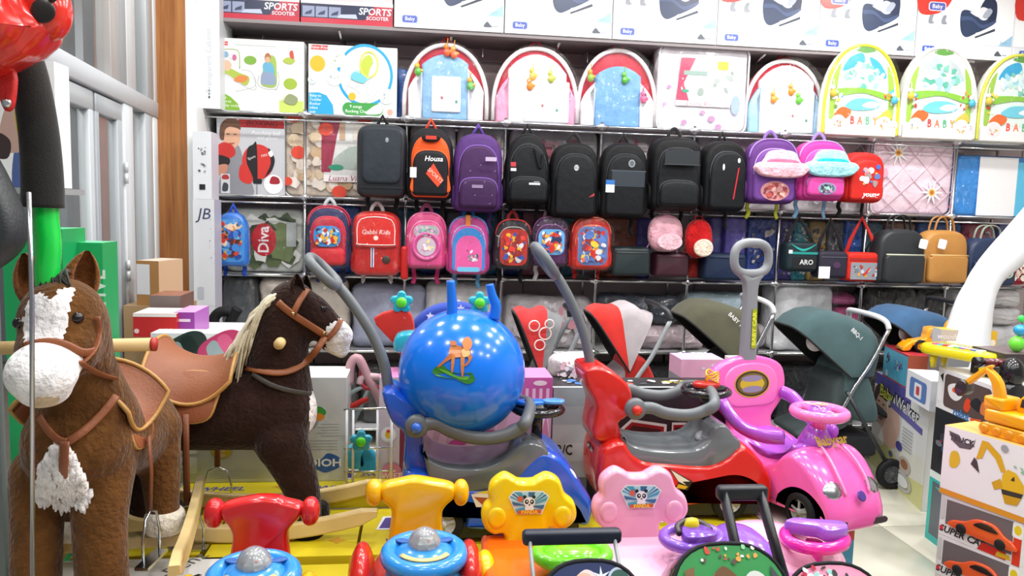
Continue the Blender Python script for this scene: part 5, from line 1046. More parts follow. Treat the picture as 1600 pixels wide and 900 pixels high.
def horn_blue(t, c):
    b = MB(); b.puff(ellipse(.11, .06, 20), .016, .006, col='1f74d8', M=T(c.x-.02, 0, c.z+.012) @ RX(-pi/2), y=0); b.obj('horn', 'plastic', t); b = MB(); b.puff(ellipse(.075, .05, 20), .012, .004, col='5a9ae0', M=T(c.x+.05, -.01, c.z+.02) @ RX(-pi/2)); b.obj('mirror', 'plastic', t); MB().box((c.x-.03, -.01, c.z+.026), (.03, .03, .004), 'c8603a').obj('button', 'plastic', t)
def st_blue(q, L):
    q.flat([(L(736, 772).x, L(736, 772).z), (L(772, 768).x, L(772, 768).z), (L(778, 776).x, L(778, 776).z), (L(756, 792).x, L(756, 792).z), (L(744, 792).x, L(744, 792).z)], 'e8d9c8', M=T(0, -.002, 0)); q.flat([(L(740, 776).x, L(740, 776).z), (L(770, 778).x, L(770, 778).z), (L(754, 789).x, L(754, 789).z)], 'a8502a', M=T(0, -.002, 0)); q.flat([(L(738, 770).x, L(738, 770).z), (L(768, 765).x, L(768, 765).z), (L(764, 771).x, L(764, 771).z)], 'd8c02a', M=T(0, -.002, 0))
blue = sidecar('blue push car with grey seat carrying the big blue ball', 2.30, .26, '1c55c4',
    [(640, 815), (629, 790), (628, 755), (642, 738), (672, 742), (692, 756), (735, 762), (790, 756), (825, 722), (850, 705), (880, 718), (900, 742), (916, 768), (928, 790), (924, 822), (905, 824), (898, 802), (880, 787), (858, 783), (836, 791), (824, 808), (818, 830), (732, 832), (726, 812), (712, 796), (692, 787), (670, 793), (656, 808)],
    [(660, 704), (672, 718), (700, 730), (750, 732), (785, 718), (812, 696), (842, 694), (862, 716), (856, 760), (815, 778), (790, 782), (745, 784), (695, 782), (672, 760)],
    [(595, 620), (614, 616), (626, 624), (654, 643), (662, 680), (661, 713), (674, 742), (632, 742), (632, 688), (611, 667)],
    [(651, 665), (680, 661), (705, 673), (735, 682), (765, 684), (793, 678), (812, 668), (822, 657)], '2a66d0',
    [(605, 640), (603, 615), (596, 578), (577, 533), (551, 492), (528, 462), (516, 450)], (497, 430), (850, 655), [(692, 822), (862, 822)], .066, (893, 750), sticker=st_blue, horn=horn_blue, gw=.97)
def horn_red(t, c):
    b = MB(); b.puff(ellipse(.10, .065, 20), .02, .008, col='c92a20', M=T(c.x-.0, 0, c.z+.012) @ RX(-pi/2)); b.obj('horn', 'plastic', t)
    b = MB()
    for k in range(5): b.tube([(c.x+.02+.022*cos(a), .022*sin(a), c.z+.04+.006*k+.008*sin(a*2+k)) for a in [2*pi*j/14 for j in range(14)]], .003, 5, 'e8b81e', closed=True)
    b.obj('yellow_cord', 'plastic', t)
def st_red(q, L):
    Z = lambda pts: [(L(*p).x, L(*p).z) for p in pts]; M = T(0, -.002, 0)
    q.flat(Z([(1044, 731), (1082, 752), (1074, 766), (1056, 764), (1060, 752)]), '1c1a18', M=M); q.flat(Z([(1048, 734), (1078, 752), (1066, 752), (1072, 758), (1060, 752)]), 'e8e4d8', M=M); q.flat(Z([(1060, 756), (1075, 760), (1070, 764), (1056, 762)]), 'd8a81e', M=M)
def plate_red(t, L, x0, W):
    M = T(x0+.006, 0, 0) @ RZ(-pi/2); z = L(0, 735).z; q = PR(-.004, M); q.flat(rrect(.09, .05, .006, 3, z-.025), '17181c'); q.text('C-46', 0, z, .03, 'e8e8ea', bold=.03); q.obj('licence_plate', 'print', t)
red = sidecar('red push car with grey seat and tall grey handle', 2.44, .27, 'cf2318',
    [(936, 778), (934, 738), (940, 706), (958, 692), (978, 690), (990, 708), (1010, 720), (1050, 724), (1105, 727), (1135, 717), (1160, 697), (1180, 706), (1198, 728), (1210, 752), (1206, 792), (1192, 792), (1186, 770), (1166, 755), (1143, 751), (1118, 758), (1101, 776), (1095, 792), (1030, 794), (1020, 772), (998, 758), (974, 762), (958, 780), (952, 790)],
    [(974, 682), (990, 697), (1020, 705), (1060, 707), (1095, 703), (1112, 690), (1122, 668), (1140, 668), (1152, 684), (1162, 697), (1150, 745), (1106, 752), (1050, 752), (1010, 750), (980, 730)],
    [(931, 694), (936, 642), (922, 612), (917, 584), (930, 578), (952, 580), (988, 606), (995, 638), (985, 658), (973, 668), (977, 694)],
    [(992, 638), (1017, 637), (1040, 645), (1073, 648), (1098, 642), (1116, 630)], 'd32a1e',
    [(940, 610), (936, 580), (925, 530), (905, 480), (888, 448), (880, 436)], (862, 412), (1126, 625), [(990, 789), (1143, 787)], .064, (1187, 738), gcol='666c70', sticker=st_red, horn=horn_red, plate=plate_red, gw=.9)
for x in (1098, 1110):
    c = P(x, 686-(x-1098)*.0+((x-1098)*.5), 2.44+.09)-red.location
    b = MB(); b.lathe([(.022, 0), (.026, .012), (.022, .02), (.012, .016), (.001, .016)], 18, '6a7074', M=T(c) @ RY(-.5) @ RX(.3)); b.obj('dial', 'satin', red)

# ---- pink push car, nose towards the viewer
fz = PZ(1337, 828, PLZ+.03); th = math.radians(-73); hd = V((cos(th), sin(th), 0))
pk = thing('push_car', 'pink push car with purple seat and gold oval emblem on its backrest', 'toy car', fz-hd*.29-V((0, 0, .03)), th); pk.scale = (1.03, 1.03, 1.10)
PK = 'ec62b2'; PU = 'a54fc4'
def taper(p):
    x, y, z = p; u = max(0, (x-.05)/.26); k = 1-.22*u*u; return (x, y*k, z)
ol = [(-.28, .06), (-.29, .16), (-.24, .215), (-.14, .205), (-.06, .175), (.03, .185), (.08, .225), (.13, .245), (.20, .215), (.265, .15), (.30, .085), (.295, .035), (.255, .032), (.235, .075), (.195, .103), (.15, .103), (.11, .075), (.09, .035), (-.09, .035), (-.105, .07), (-.14, .098), (-.185, .1), (-.225, .078), (-.245, .05)]
b = MB(); b.puff(smooth(ol, 5), .29, .085, .03, PK, .145, k=6, warp=taper); b.obj('body', 'plastic', pk)
b = MB(); b.puff(smooth([(-.21, .215), (-.17, .225), (-.08, .20), (.0, .20), (.05, .215), (.06, .24), (.10, .25), (.12, .235), (.06, .18), (-.05, .165), (-.19, .18)], 5), .20, .07, .03, PU, .10, k=5); b.obj('seat', 'plastic', pk)
b = MB(); b.lathe([(.06, 0), (.055, .03), (.032, .07), (.024, .075)], 24, PU, M=T(.09, 0, .225)); b.obj('dash_cone', 'plastic', pk)
M = T(-.235, 0, .19) @ RY(-.16) @ RZ(pi/2) @ SC(1.16, 1, 1.06)
b = MB(); b.puff(smooth([(-.08, 0), (-.085, .05), (-.135, .11), (-.15, .18), (-.12, .235), (0, .262), (.12, .235), (.15, .18), (.135, .11), (.085, .05), (.08, 0)], 5), .05, .022, .014, PK, .025, M=M); b.obj('backrest', 'plastic', pk)
b = MB(); b.puff(smooth([(-.09, .10), (-.11, .17), (-.08, .22), (0, .235), (.08, .22), (.11, .17), (.09, .10), (0, .09)], 4), .012, .006, .008, 'ee74bb', -.018, M=M); b.obj('back_panel', 'plastic', pk)
q = PR(-.031, M); q.flat(ellipse(.145, .092, 30, 0, .165), 'c79a28'); q.flat(ellipse(.137, .084, 30, 0, .165), '2e2610'); q.flat(ellipse(.122, .072, 30, 0, .165), '6e5a18'); q.flat(ellipse(.10, .05, 30, 0, .165), 'c2a92a'); q.flat(ellipse(.085, .022, 20, 0, .183), '8a7f9a'); q.flat(ellipse(.085, .022, 20, 0, .147), '8a7f9a'); q.obj('emblem', 'print', pk)
for s in (-1, 1):
    b = MB(); b.tube(smooth([(-.235, s*.145, .33), (-.19, s*.165, .315), (-.10, s*.165, .265), (0, s*.15, .255), (.06, s*.11, .262)], 5, False), .02, 10, PU, flat=1.2); b.obj('guard_rail', 'plastic', pk)
o, M2 = steer(pk, (.10, 0, .345), .082, .017, 'ee78bd', 0, 'e8559f', 'a55cc8', .024, .06)
q = PR(0, T(.10, 0, .3705) @ RZ(pi/2) @ RX(-pi/2)); q.text('123', 0, 0, .03, 'd8b02a', bold=.03); q.obj('horn_print', 'print', pk)
for s in (-1, 1):
    b = MB(); b.ell((0, 0, 0), (.034, .036, .012), 'b9bdc4', 12, 8, M=T(.250, s*.085, .150) @ RZ(s*.35) @ RY(.85)); b.obj('headlight', 'chrome', pk)
    MB().puff(smooth([(-.028, 0), (.028, .004), (.026, .022), (-.03, .018)], 3), .008, .003, col='3a2a34', M=T(.297, s*.075, .045) @ RZ(pi/2-s*.22)).obj('grille', 'satin', pk)
    for x in (-.17, .172): wheel(pk, (x, s*.118, .062), .062, .045, hub='8f9498')
hm = T(.275, 0, .125) @ RY(-.75) @ RZ(pi/2); b = MB(); b.puff(ellipse(.034, .034, 18), .006, .003, col='4a2f86', M=T(.292, 0, .135) @ RY(-.6) @ RZ(pi/2)); b.obj('badge', 'plastic', pk)
q = PR(0, T(.160, -.0, .270) @ RY(-.1) @ RZ(pi/2) @ RX(-.55)); q.text('Babycar', .0, 0, .03, 'a8862a', bold=.03); q.obj('name_print', 'print', pk)
for s in (-1, 1): b = MB(); b.tube(smooth([(.14, s*.04, .262), (.20, s*.05, .232), (.255, s*.055, .18), (.28, s*.05, .14)], 4, False), .006, 6, 'f08fc8', flat=.6); b.obj('hood_ridge', 'plastic', pk)
b = MB(); b.box((0, 0, .05), (.48, .20, .045), '1a1a1d'); b.obj('chassis', 'satin', pk)
Mh = T(-.262, 0, .30)
MH = Mh @ RY(-.03) @ RZ(pi/2)
b = MB(); b.puff(smooth([(-.032, 0), (-.033, .2), (-.03, .40), (-.054, .445), (-.036, .457), (0, .442), (.036, .457), (.054, .445), (.03, .40), (.033, .2), (.032, 0)], 4), .03, .012, .008, '858a8f', .015, M=MH); hb_ = b.obj('push_handle', 'satin', pk)
b = MB(); b.tube([(.082*math.copysign(abs(cos(a))**.75, cos(a)), 0, .508+.055*math.copysign(abs(sin(a))**.75, sin(a))) for a in [2*pi*k/32 for k in range(32)]], .0165, 12, '858a8f', closed=True, M=MH); b.obj('handle_loop', 'satin', hb_)
q = PR(-.018, Mh @ RY(-.03) @ RZ(pi/2)); q.rect(.0, .19, .022, .33, '9aa814'); q.text('BABY CAR', .011, .26, .018, 'e3ea3a', rot=pi/2, bold=.03); q.obj('handle_sticker', 'print', hb_)

# ================================================================== blue bouncing ball on the blue car
bc = P(722, 581, 2.43); br_ = .203
ball = thing('hopper_ball', 'big glossy blue hopper ball with two horns and a fawn print', 'ball', bc-V((0, 0, br_)))
b = MB(); b.ell((0, 0, br_), br_, '0b74ea', 64, 40); b.obj('ball_body', 'ball', ball)
for pts in ([(706, 500), (706, 470), (704, 438)], [(772, 498), (775, 478), (769, 462), (765, 444)]):
    w_ = [P(x, y, 2.40)-ball.location for x, y in pts]; b = MB(); b.tube(smooth(w_, 5, False), [.019, .013], 14, '0f6fdc'); b.obj('horn', 'plastic', ball)
def onball(x, y, off):
    d = ray(x, y).normalized(); oc = EYE-bc; r = br_+off; bq = oc.dot(d); t = -bq-math.sqrt(max(0, bq*bq-oc.dot(oc)+r*r)); return EYE+d*t-ball.location
DE = [('2f7f2a', [(676, 578), (690, 570), (704, 580), (722, 584), (736, 582), (742, 594), (730, 600), (712, 592), (694, 590), (680, 586)]), ('5aa82e', [(684, 576), (700, 580), (716, 588), (732, 588), (728, 594), (706, 588)]),
      ('c8752a', [(702, 546), (708, 536), (716, 540), (728, 544), (736, 548), (732, 556), (718, 558), (704, 558)]), ('b5652a', [(704, 552), (708, 558), (696, 566), (686, 574), (684, 572), (694, 562)]), ('c8752a', [(706, 556), (711, 556), (708, 580), (705, 580)]), ('c8752a', [(720, 556), (726, 556), (724, 586), (721, 586)]), ('b5652a', [(728, 552), (738, 556), (734, 566), (728, 572), (726, 570), (732, 562)]), ('e0b070', [(722, 546), (732, 546), (734, 554), (724, 558)]),
      ('c8752a', [(722, 534), (730, 526), (736, 530), (738, 538), (734, 546), (726, 546)]), ('b5652a', [(706, 540), (703, 534), (710, 532), (714, 538)])]
b = MB()
for k, (c, pl_) in enumerate(DE):
    o = [(p.x, p.y) for p in smooth(pl_, 4)]; vs = [onball(x, y, .003+.0004*k) for x, y in o]
    tr = tessellate_polygon([[V((x, -y, 0)) for x, y in o]]); b.add(vs, [tuple(t) for t in tr], c, False)
b.obj('print', 'print', ball)

# ================================================================== ride-ons in the front row
def trace(label, Y, name='ride_on_toy', cat='ride-on toy', base=(700, 850), z=None):
    q = P(base[0], base[1], Y); O = V((q.x, Y, PLZ if z is None else z)); t = thing(name, label, cat, O)
    L = lambda x, y, YY=Y: P(x, y, YY)-O
    return t, L
def pfo(t, L, nm, pts, d, r, ri, col, y=0, n=4, mt='plastic', dome=0):
    o = [(L(*p).x, L(*p).z) for p in pts]; b = MB(); b.puff(smooth(o, n), d, r, ri, col, y, k=5, dome=dome); return b.obj(nm, mt, t)
def sparkle_dome(parent, c, r):
    b = MB(); b.lathe([(r, 0), (r*.96, r*.35), (r*.7, r*.8), (r*.3, r*1.05), (.001, r*1.1)], 24, 'eef2f4', M=T(c)); o = b.obj('clear_dome', 'clearplastic', parent)
    k = MB(); k.lathe([(r*.8, .002), (r*.72, r*.3), (r*.4, r*.7), (.001, r*.85)], 9, 'd4d8dc', M=T(c), sm=False); k.obj('faceted_core', 'chrome', o)
    k = MB(); k.ell((c[0]+.004, c[1]-r*.35, c[2]+r*.3), r*.28, 'd0302a', 10, 8); k.ell((c[0]-r*.3, c[1]-r*.2, c[2]+r*.3), r*.22, '3aa04a', 10, 8); k.obj('beads', 'plastic', o)
def t_ride(label, Y, knobs, bar, col, wc, wr, wY, bodycol, sidecol):
    t, L = trace(label, Y, base=((knobs[0][0]+knobs[1][0])/2, 850))
    o = [(L(*p).x, L(*p).z) for p in bar]; zb = min(p[1] for p in o)
    b = MB(); b.puff(smooth(o, 4), .055, .026, .012, col, .02, k=5); b.obj('backrest', 'plastic', t)
    b = MB(); cx = sum(p[0] for p in o)/len(o); b.puff(ellipse(.13, .10, 24, cx, zb+.04), .02, .012, .02, col, -.032, back=False); b.obj('lumbar_boss', 'plastic', t)
    for k in knobs:
        c = L(k[0], k[1]); b = MB(); b.ell((c.x, -.01, c.z), (k[2]*Y/1200/2, .032, k[3]*Y/1200/2), col, 22, 14, p=.9); b.obj('grip_knob', 'plastic', t)
    # seat shell and nose below the frame
    b = MB(); rings = []
    for k in range(12):
        u = k/11; y = .06-u*.42; w = .13*(1-.35*(2*u-1)**2)*(1 if u < .9 else .8); h = .11+.03*u; n = 18
        rings.append([(cx+w*math.copysign(abs(cos(a))**.6, cos(a)), y, .03+h*(.5+.5*math.copysign(abs(sin(a))**.6, sin(a)))) for a in [2*pi*j/n for j in range(n)]])
    b.loft(rings, bodycol); b.obj('body', 'plastic', t)
    for s in (-1, 1): b = MB(); b.ell((cx+s*.13, -.20, .14), (.035, .10, .10), sidecol, 18, 12); b.obj('fender', 'plastic', t)
    for s in (-1, 1):
        for yy in (.0, -.30): wheel(t, (cx+s*.12, yy, .045), .045, .03, axis='x', hub='e8c020')
    c = L(wc[0], wc[1], wY); R = wr*wY/1200; tl = .10
    M = T(c) @ RX(tl)
    w = MB(); w.tube([(R*.84*cos(a), R*.84*sin(a)*.9, 0) for a in [2*pi*k/30 for k in range(30)]], R*.20, 12, '2f8fe0', closed=True, M=M); w.lathe([(R*.7, -.004), (R*.72, .006), (R*.55, .018), (R*.30, .024)], 24, '2f8fe0', M=M); wo = w.obj('steering_wheel', 'plastic', t)
    for s in (-1, 1): k = MB(); k.puff(ellipse(R*.42, R*.20, 16), .004, .002, col='1a5aa8', M=M @ T(s*R*.48, R*.28, .018) @ RZ(s*.3) @ RX(-pi/2)); k.obj('finger_slot', 'satin', wo)
    k = MB(); k.tube([(R*.62*cos(a), R*.62*sin(a)*.9, .018) for a in [pi*1.18+pi*.64*j/14 for j in range(15)]], .008, 8, 'd8c07a', flat=.4, M=M); k.obj('dial_strip', 'print', wo)
    sparkle_dome(wo, M @ V((0, R*.1, .018)), R*.40)
    k = MB(); k.lathe([(R*.95, -.10), (R*.9, -.04), (R*.6, -.008)], 24, '5aaee8', M=T(c)); k.obj('steering_cone', 'plastic', wo)
    return t
t_ride('red ride-on with T-shaped backrest and blue steering wheel, at the front left', 1.85, [(337, 799, 31, 46), (486, 796, 29, 45)],
       [(349, 785), (383, 775), (411, 771), (437, 773), (447, 777), (474, 785), (471, 803), (456, 820), (452, 836), (456, 880), (458, 915), (356, 915), (359, 880), (366, 836), (361, 818), (349, 803)], 'cf1f22', (396, 900), 72, 1.62, 'cf1f22', 'e8b81a')
t_ride('yellow ride-on with T-shaped backrest and blue steering wheel', 2.0, [(585, 767, 28, 42), (720, 767, 26, 42)],
       [(597, 754), (626, 746), (647, 742), (675, 746), (708, 754), (711, 772), (697, 786), (691, 800), (693, 835), (694, 870), (604, 870), (607, 838), (612, 800), (607, 787), (597, 777)], 'f6b908', (663, 866), 69, 1.78, 'c8241e', 'c8241e')
PANDA = [(767, 749), (786, 736), (801, 741), (810, 746), (830, 746), (838, 742), (854, 736), (872, 745), (881, 767), (895, 780), (899, 801), (889, 816), (871, 824), (857, 819), (855, 835), (856, 880), (785, 880), (786, 832), (770, 830), (756, 820), (751, 801), (755, 786), (763, 777), (762, 764)]
def panda(label, dx, dy, Y, col, base_col, seat_col, extra):
    pts = [(x+dx, y+dy) for x, y in PANDA]; t, L = trace(label, Y, base=(825+dx, 850))
    pfo(t, L, 'backrest', pts, .055, .026, .012, col, .02, 4)
    for x, y in ((774, 801), (875, 799)):
        c = L(x+dx, y+dy); b = MB(); b.puff(ellipse(.05, .058, 22, c.x, c.z), .012, .008, .012, col, -.03, back=False); b.obj('paw_boss', 'plastic', t)
    pz = [(792, 769), (800, 759), (845, 759), (855, 767), (843, 795), (804, 795)]
    q = PR(-.0365); F = lambda pl_, c: q.flat([(L(x+dx, y+dy).x, L(x+dx, y+dy).z) for x, y in pl_], c)
    F(pz, 'f4f4f2'); ctr = (824, 782)
    inn = [(794, 769), (801, 761), (844, 761), (853, 767.5), (842, 793.5), (805, 793.5)]; F(inn, 'bfe2ec')
    ring = []
    for i in range(6):
        a, c = inn[i], inn[(i+1) % 6]
        for k in range(4): ring.append((a[0]+(c[0]-a[0])*k/4, a[1]+(c[1]-a[1])*k/4))
    for i in range(0, len(ring), 2): F([ctr, ring[i], ring[(i+1) % len(ring)]][::-1], '4fa6c0' if i % 4 == 0 else '3f6f96')
    E_ = lambda x, y, a, c, col: F([(x+a*cos(k*pi/8), y-c*sin(k*pi/8)) for k in range(16)], col)
    E_(824, 786, 7, 6, 'f6f6f4'); E_(824, 776, 9, 8, 'f8f8f6')
    for s in (-1, 1): E_(824+s*7, 768, 2.6, 2.6, '1c1c1e'); E_(824+s*4, 775.5, 3, 3.6, '1c1c1e'); E_(824+s*3.6, 775, 1, 1.4, 'fff')
    E_(810, 771, 4, 4.5, 'e2604a'); E_(824, 780, 1.4, 1, '1c1c1e'); F([(806, 789), (842, 787), (842, 793), (806, 794)], 'd8602a'); q.text('PANDA', L(824+dx, 791+dy).x, L(824+dx, 791+dy).z, .009, 'f0d040', bold=.04)
    q.obj('sticker', 'print', t)
    cx = L(821+dx, 850).x
    b = MB(); rings = []
    for k in range(12):
        u = k/11; y = .08-u*.46; w = .13*(1-.3*(2*u-1)**2); h = .13+.02*sin(pi*u); n = 18
        rings.append([(cx+w*math.copysign(abs(cos(a))**.6, cos(a)), y, .03+h*(.5+.5*math.copysign(abs(sin(a))**.6, sin(a)))) for a in [2*pi*j/n for j in range(n)]])
    b.loft(rings, base_col); b.obj('body', 'plastic', t)
    b = MB(); b.puff(smooth([(-.11, -.26), (-.12, 0), (-.09, .04), (.09, .04), (.12, 0), (.11, -.26)], 4), .04, .02, .02, seat_col, 0, M=T(cx, -.02, .15) @ RX(-pi/2)); b.obj('seat', 'plastic', t)
    for s in (-1, 1):
        for yy in (.02, -.32): wheel(t, (cx+s*.125, yy, .045), .045, .03, axis='x', hub=extra)
    return t, L
t, L = panda('yellow panda-sticker chair on a green and orange ride-on', 0, 0, 1.95, 'f6d00c', '62c022', 'ee6a14', 'e8c81a')
c = L(894, 866, 1.72); w_ = MB(); M = T(c) @ RX(.03)
w_.tube([(.083*cos(a), .058*sin(a), 0) for a in [2*pi*k/30 for k in range(30)]], .017, 12, '6fd41e', closed=True, M=M); w_.lathe([(.062, -.004), (.06, .008), (.03, .016), (.001, .018)], 24, '7ade22', M=M @ SC(1.1, .75, 1)); so = w_.obj('steering_wheel', 'plastic', t)
for s in (-1, 1): MB().box((0, 0, 0), (.02, .012, .012), '1d2a14', M=M @ T(s*.03, .055, .016)).obj('button', 'plastic', so)
k = MB(); k.lathe([(.05, -.12), (.04, 0)], 16, 'ee6a14', M=T(c)); k.obj('steering_cone', 'plastic', so)
for s in (-1, 1): b = MB(); b.ell((L(758 if s < 0 else 890, 890, 1.8).x, -.14, .16), (.028, .06, .05), 'e8c81a', 14, 10); b.obj('lamp', 'plastic', t)
t, L = panda('pale pink panda-sticker chair on a pink ride-on', 172, -9, 1.95, 'f0a8c6', 'f2b6cf', 'f4b8d2', 'e86aa8')
# purple and magenta ride-ons
def loop_ride(label, Y, wc, hw, col, padcol, seatpts, seatcol, bodycol, tilt=.08, bars=True, bx=(-.10, .40)):
    t, L = trace(label, Y, base=(wc[0], 850)); c = L(wc[0], wc[1], Y); R = hw*Y/1200; M = T(c) @ RX(tilt) @ RZ(.15)
    w = MB(); w.tube([(R*.86*cos(a), R*.62*sin(a), 0) for a in [2*pi*k/32 for k in range(32)]], R*.17, 12, col, closed=True, M=M); wo = w.obj('steering_wheel', 'plastic', t)
    if bars:
        w = MB(); w.puff(smooth([(-.5, -.5), (-.3, .1), (.3, .1), (.5, -.5), (0, -.62)], 4), .03, .012, .03, padcol, .0, M=M @ SC(R, R, 1) @ RX(-pi/2)); w.obj('horn_pad', 'plastic', wo)
        w = MB(); w.lathe([(.24, 0), (.24, .02), (.18, .035), (.001, .04)], 20, 'e0cc22', M=M @ T(0, R*.1, .01) @ SC(R, R*.7, 1)); w.obj('horn_button', 'plastic', wo)
        w = MB(); w.tube(smooth([(-R*.5, -R*.12, .02), (-R*.4, R*.2, .026), (0, R*.36, .03), (R*.4, R*.2, .026), (R*.5, -R*.12, .02)], 4, False), .008, 8, '3c3238', M=M); w.obj('grip_trim', 'satin', wo)
    else:
        w = MB(); w.puff(smooth([(-.75, .45), (-.35, .62), (.05, .42), (.5, .25), (.9, .0), (.75, -.45), (.1, -.5), (-.05, -.15), (-.4, .1)], 4), .035, .016, .05, padcol, .0, M=M @ T(0, 0, .004) @ SC(R, R*.8, 1) @ RX(-pi/2)); w.obj('horn_pad', 'plastic', wo)
    k = MB(); k.lathe([(.03, -.14), (.022, -.01)], 14, col, M=T(c)); k.obj('column', 'plastic', wo)
    b = MB(); rings = []
    for kk in range(12):
        u = kk/11; x = c.x+bx[0]+u*bx[1]; w2 = .12*(1-.35*(2*u-1)**2); h = .12+.05*sin(pi*u); n = 18
        rings.append([(x, .08+w2*math.copysign(abs(cos(a))**.6, cos(a)), .03+h*(.5+.5*math.copysign(abs(sin(a))**.6, sin(a)))) for a in [2*pi*j/n for j in range(n)]])
    b.loft(rings, bodycol); b.obj('body', 'plastic', t)
    for s in (-1, 1):
        for u in (.08, .32): wheel(t, (c.x+bx[0]+u, .08+s*.11, .045), .045, .03, hub='e8e0e8')
    if seatpts:
        o = [(L(*p).x, L(*p).z) for p in seatpts]; b = MB(); b.puff(smooth(o, 4), .2, .09, .03, seatcol, .16, k=5); b.obj('seat', 'plastic', t)
    return t
loop_ride('purple ride-on with round wheel and yellow horn', 1.78, (1082, 840), 58, '8552c8', '7a48bc', [(1130, 880), (1150, 852), (1180, 845), (1206, 852), (1224, 874), (1240, 900), (1246, 920), (1130, 920)], '8a58cc', 'f0b4cc')
loop_ride('magenta ride-on wheel with a purple pad beside the pink push car', 1.85, (1273, 840), 62, 'e02a9c', '9a62d0', None, 'f2b8d2', 'f2b8d2', bars=False, bx=(-.30, .40))

# ================================================================== trolley cases at the bottom edge
def case(label, Y, R, shell, pr, hR, hcol, hthick, postc, trap=0, tilt=-.62, hY=.16):
    cx, zb, w, h0 = fit(R, Y); h = w*1.35; top = P((R[0]+R[2])/2, R[1], Y); rot = RX(tilt)
    O = V(top)-rot @ V((0, 0, h)); t = thing('trolley_case', label, 'suitcase', O); t.rotation_euler = (tilt, 0, 0)
    b = MB(); b.puff(arch(w, h, 2.6, .04, .42), .14, .03, .016, shell, .135, k=5); b.obj('shell', 'plastic', t)
    o = [(x*.94, z*.965+.008) for x, z in arch(w, h, 2.6, .04, .42)]; q = PR(-.0062); pr(q, w, h, o); q.obj('print', 'print', t)
    b = MB(); b.tube([(x*.985, -.004, z*.99) for x, z in arch(w, h, 2.6, .04, .42)], .005, 8, '15171c', closed=True); b.obj('rim', 'rubber', t)
    for s in (-1, 1): wheel(t, (s*w*.36, .12, -.012), .02, .02, axis='x')
    inv = (T(O) @ rot).inverted(); Yh = Y+hY
    g0, g1 = (P(x, hR[1]+hthick/2, Yh) for x in (hR[0], hR[2])); th_ = hthick*Yh/1200; g0.z = g1.z = (g0.z+g1.z)/2
    b = MB(); ww = g1.x-g0.x; b.puff(rrect(ww, th_, th_*.3, 3, -th_/2), .03, .009, col=hcol, y=.015, M=inv @ T((g0+g1)/2)); ho = b.obj('handle_grip', 'satin', t)
    for s in (-1, 1):
        c = inv @ ((g0+g1)/2+V((s*(ww/2-th_*.5), 0, 0))); a = V((c.x*(1+trap), .10, h*.72)); b = MB(); b.tube([a, c], th_*(.5 if trap else .24), 8, postc, flat=.6); b.obj('handle_post', 'satin', ho)
    return t
def navy(q, w, h, o):
    q.flat(o, '20305f'); q.text('SPACE', 0, h*.6, .05, 'd9dde8', bold=.02); q.flat(ellipse(.05, .05, 20, w*.27, h*.86), 'b9c6dd'); q.flat(ellipse(.04, .04, 20, w*.27, h*.86), '2f5a52'); q.flat(outl([(-w*.2, h*.82), (-w*.05, h*.93), (w*.06, h*.88), (-w*.02, h*.78)]), 'e8d8d8'); q.flat(ellipse(.035, .025, 16, -w*.06, h*.87), 'e3b9a4'); q.rect(-w*.3, h*.76, w*.18, h*.78, 'dfe4ee'); q.flat(star(.022, .006, 6, w*.1, h*.88), 'dfe6f0'); q.blotch(w*.7, h*.3, ['3a4a8f', '52609f', '2a3a70'], 10, 5, 0, h*.6)
def green(q, w, h, o):
    q.flat(o, '2f8f4a'); q.blotch(w*.72, h*.5, ['3fae5a', '237a3c', '58bf6c', '2f9a4c'], 16, 3, 0, h*.62, sz=(.2, .4)); q.blotch(w*.6, h*.14, ['f0f0e8', 'd8a04a', '8fd0a0', 'c84a3a', '5a4a40'], 20, 8, 0, h*.93); q.flat([(-w*.44, h*.4), (-w*.36, h*.4), (-w*.28, h*.86), (-w*.36, h*.84)], '7a5a3a'); q.flat([(w*.30, h*.5), (w*.45, h*.4), (w*.46, h*.72), (w*.34, h*.86)], '3c444c')
    for a, c in (((-.24, .3), (-.24, .82)), ((-.24, .82), (.14, .88)), ((.14, .88), (.16, .80)), ((.16, .80), (.36, .82)), ((.36, .82), (.36, .3))):
        x0, z0, x1, z1 = a[0]*w, a[1]*h, c[0]*w, c[1]*h; q.tube([(x0, 0, z0), (x1, 0, z1)], .0022, 4, 'd8ecd8', M=SC(1, .01, 1))
    q.flat(ellipse(.06, .08, 20, w*.2, h*.72), 'cfd6d0'); q.flat(ellipse(.045, .06, 20, w*.2, h*.71), '3a4a3c'); q.flat(ellipse(.02, .03, 12, w*.2, h*.71), '9ad04a'); q.flat(ellipse(.07, .09, 20, -w*.05, h*.72), 'c8a88a'); q.flat(outl([(-w*.18, h*.76), (-w*.05, h*.86), (w*.08, h*.77), (-w*.05, h*.78)]), '6a4a2c')
case('navy printed trolley case with an extended navy grip', 1.48, (836, 874, 1002, 960), '1c2a52', navy, (816, 826, 970, 960), '1c2434', 24, '9aa0a6')
case('green printed trolley case with a black trapezoid grip', 1.52, (1036, 847, 1222, 960), '20262c', green, (1120, 757, 1198, 900), '1c1f24', 25, '1c1f24', trap=.12)
def pinkp(q, w, h, o):
    q.flat(o, 'f09aba'); q.blotch(w*.8, h*.5, ['f4b0c8', 'e880a8', 'f8c8d8'], 24, 4, 0, h*.7); q.blotch(w*.55, h*.2, ['ffffff', '9fd8d0', 'c02a4a', 'e8e8ea', '3a3a3c'], 26, 9, -.02, h*.9)
case('pink printed trolley case at the bottom edge under the magenta wheel', 1.62, (1212, 878, 1372, 960), 'ee8ab0', pinkp, (1250, 895, 1330, 960), 'e04a98', 12, 'd0d0d4')
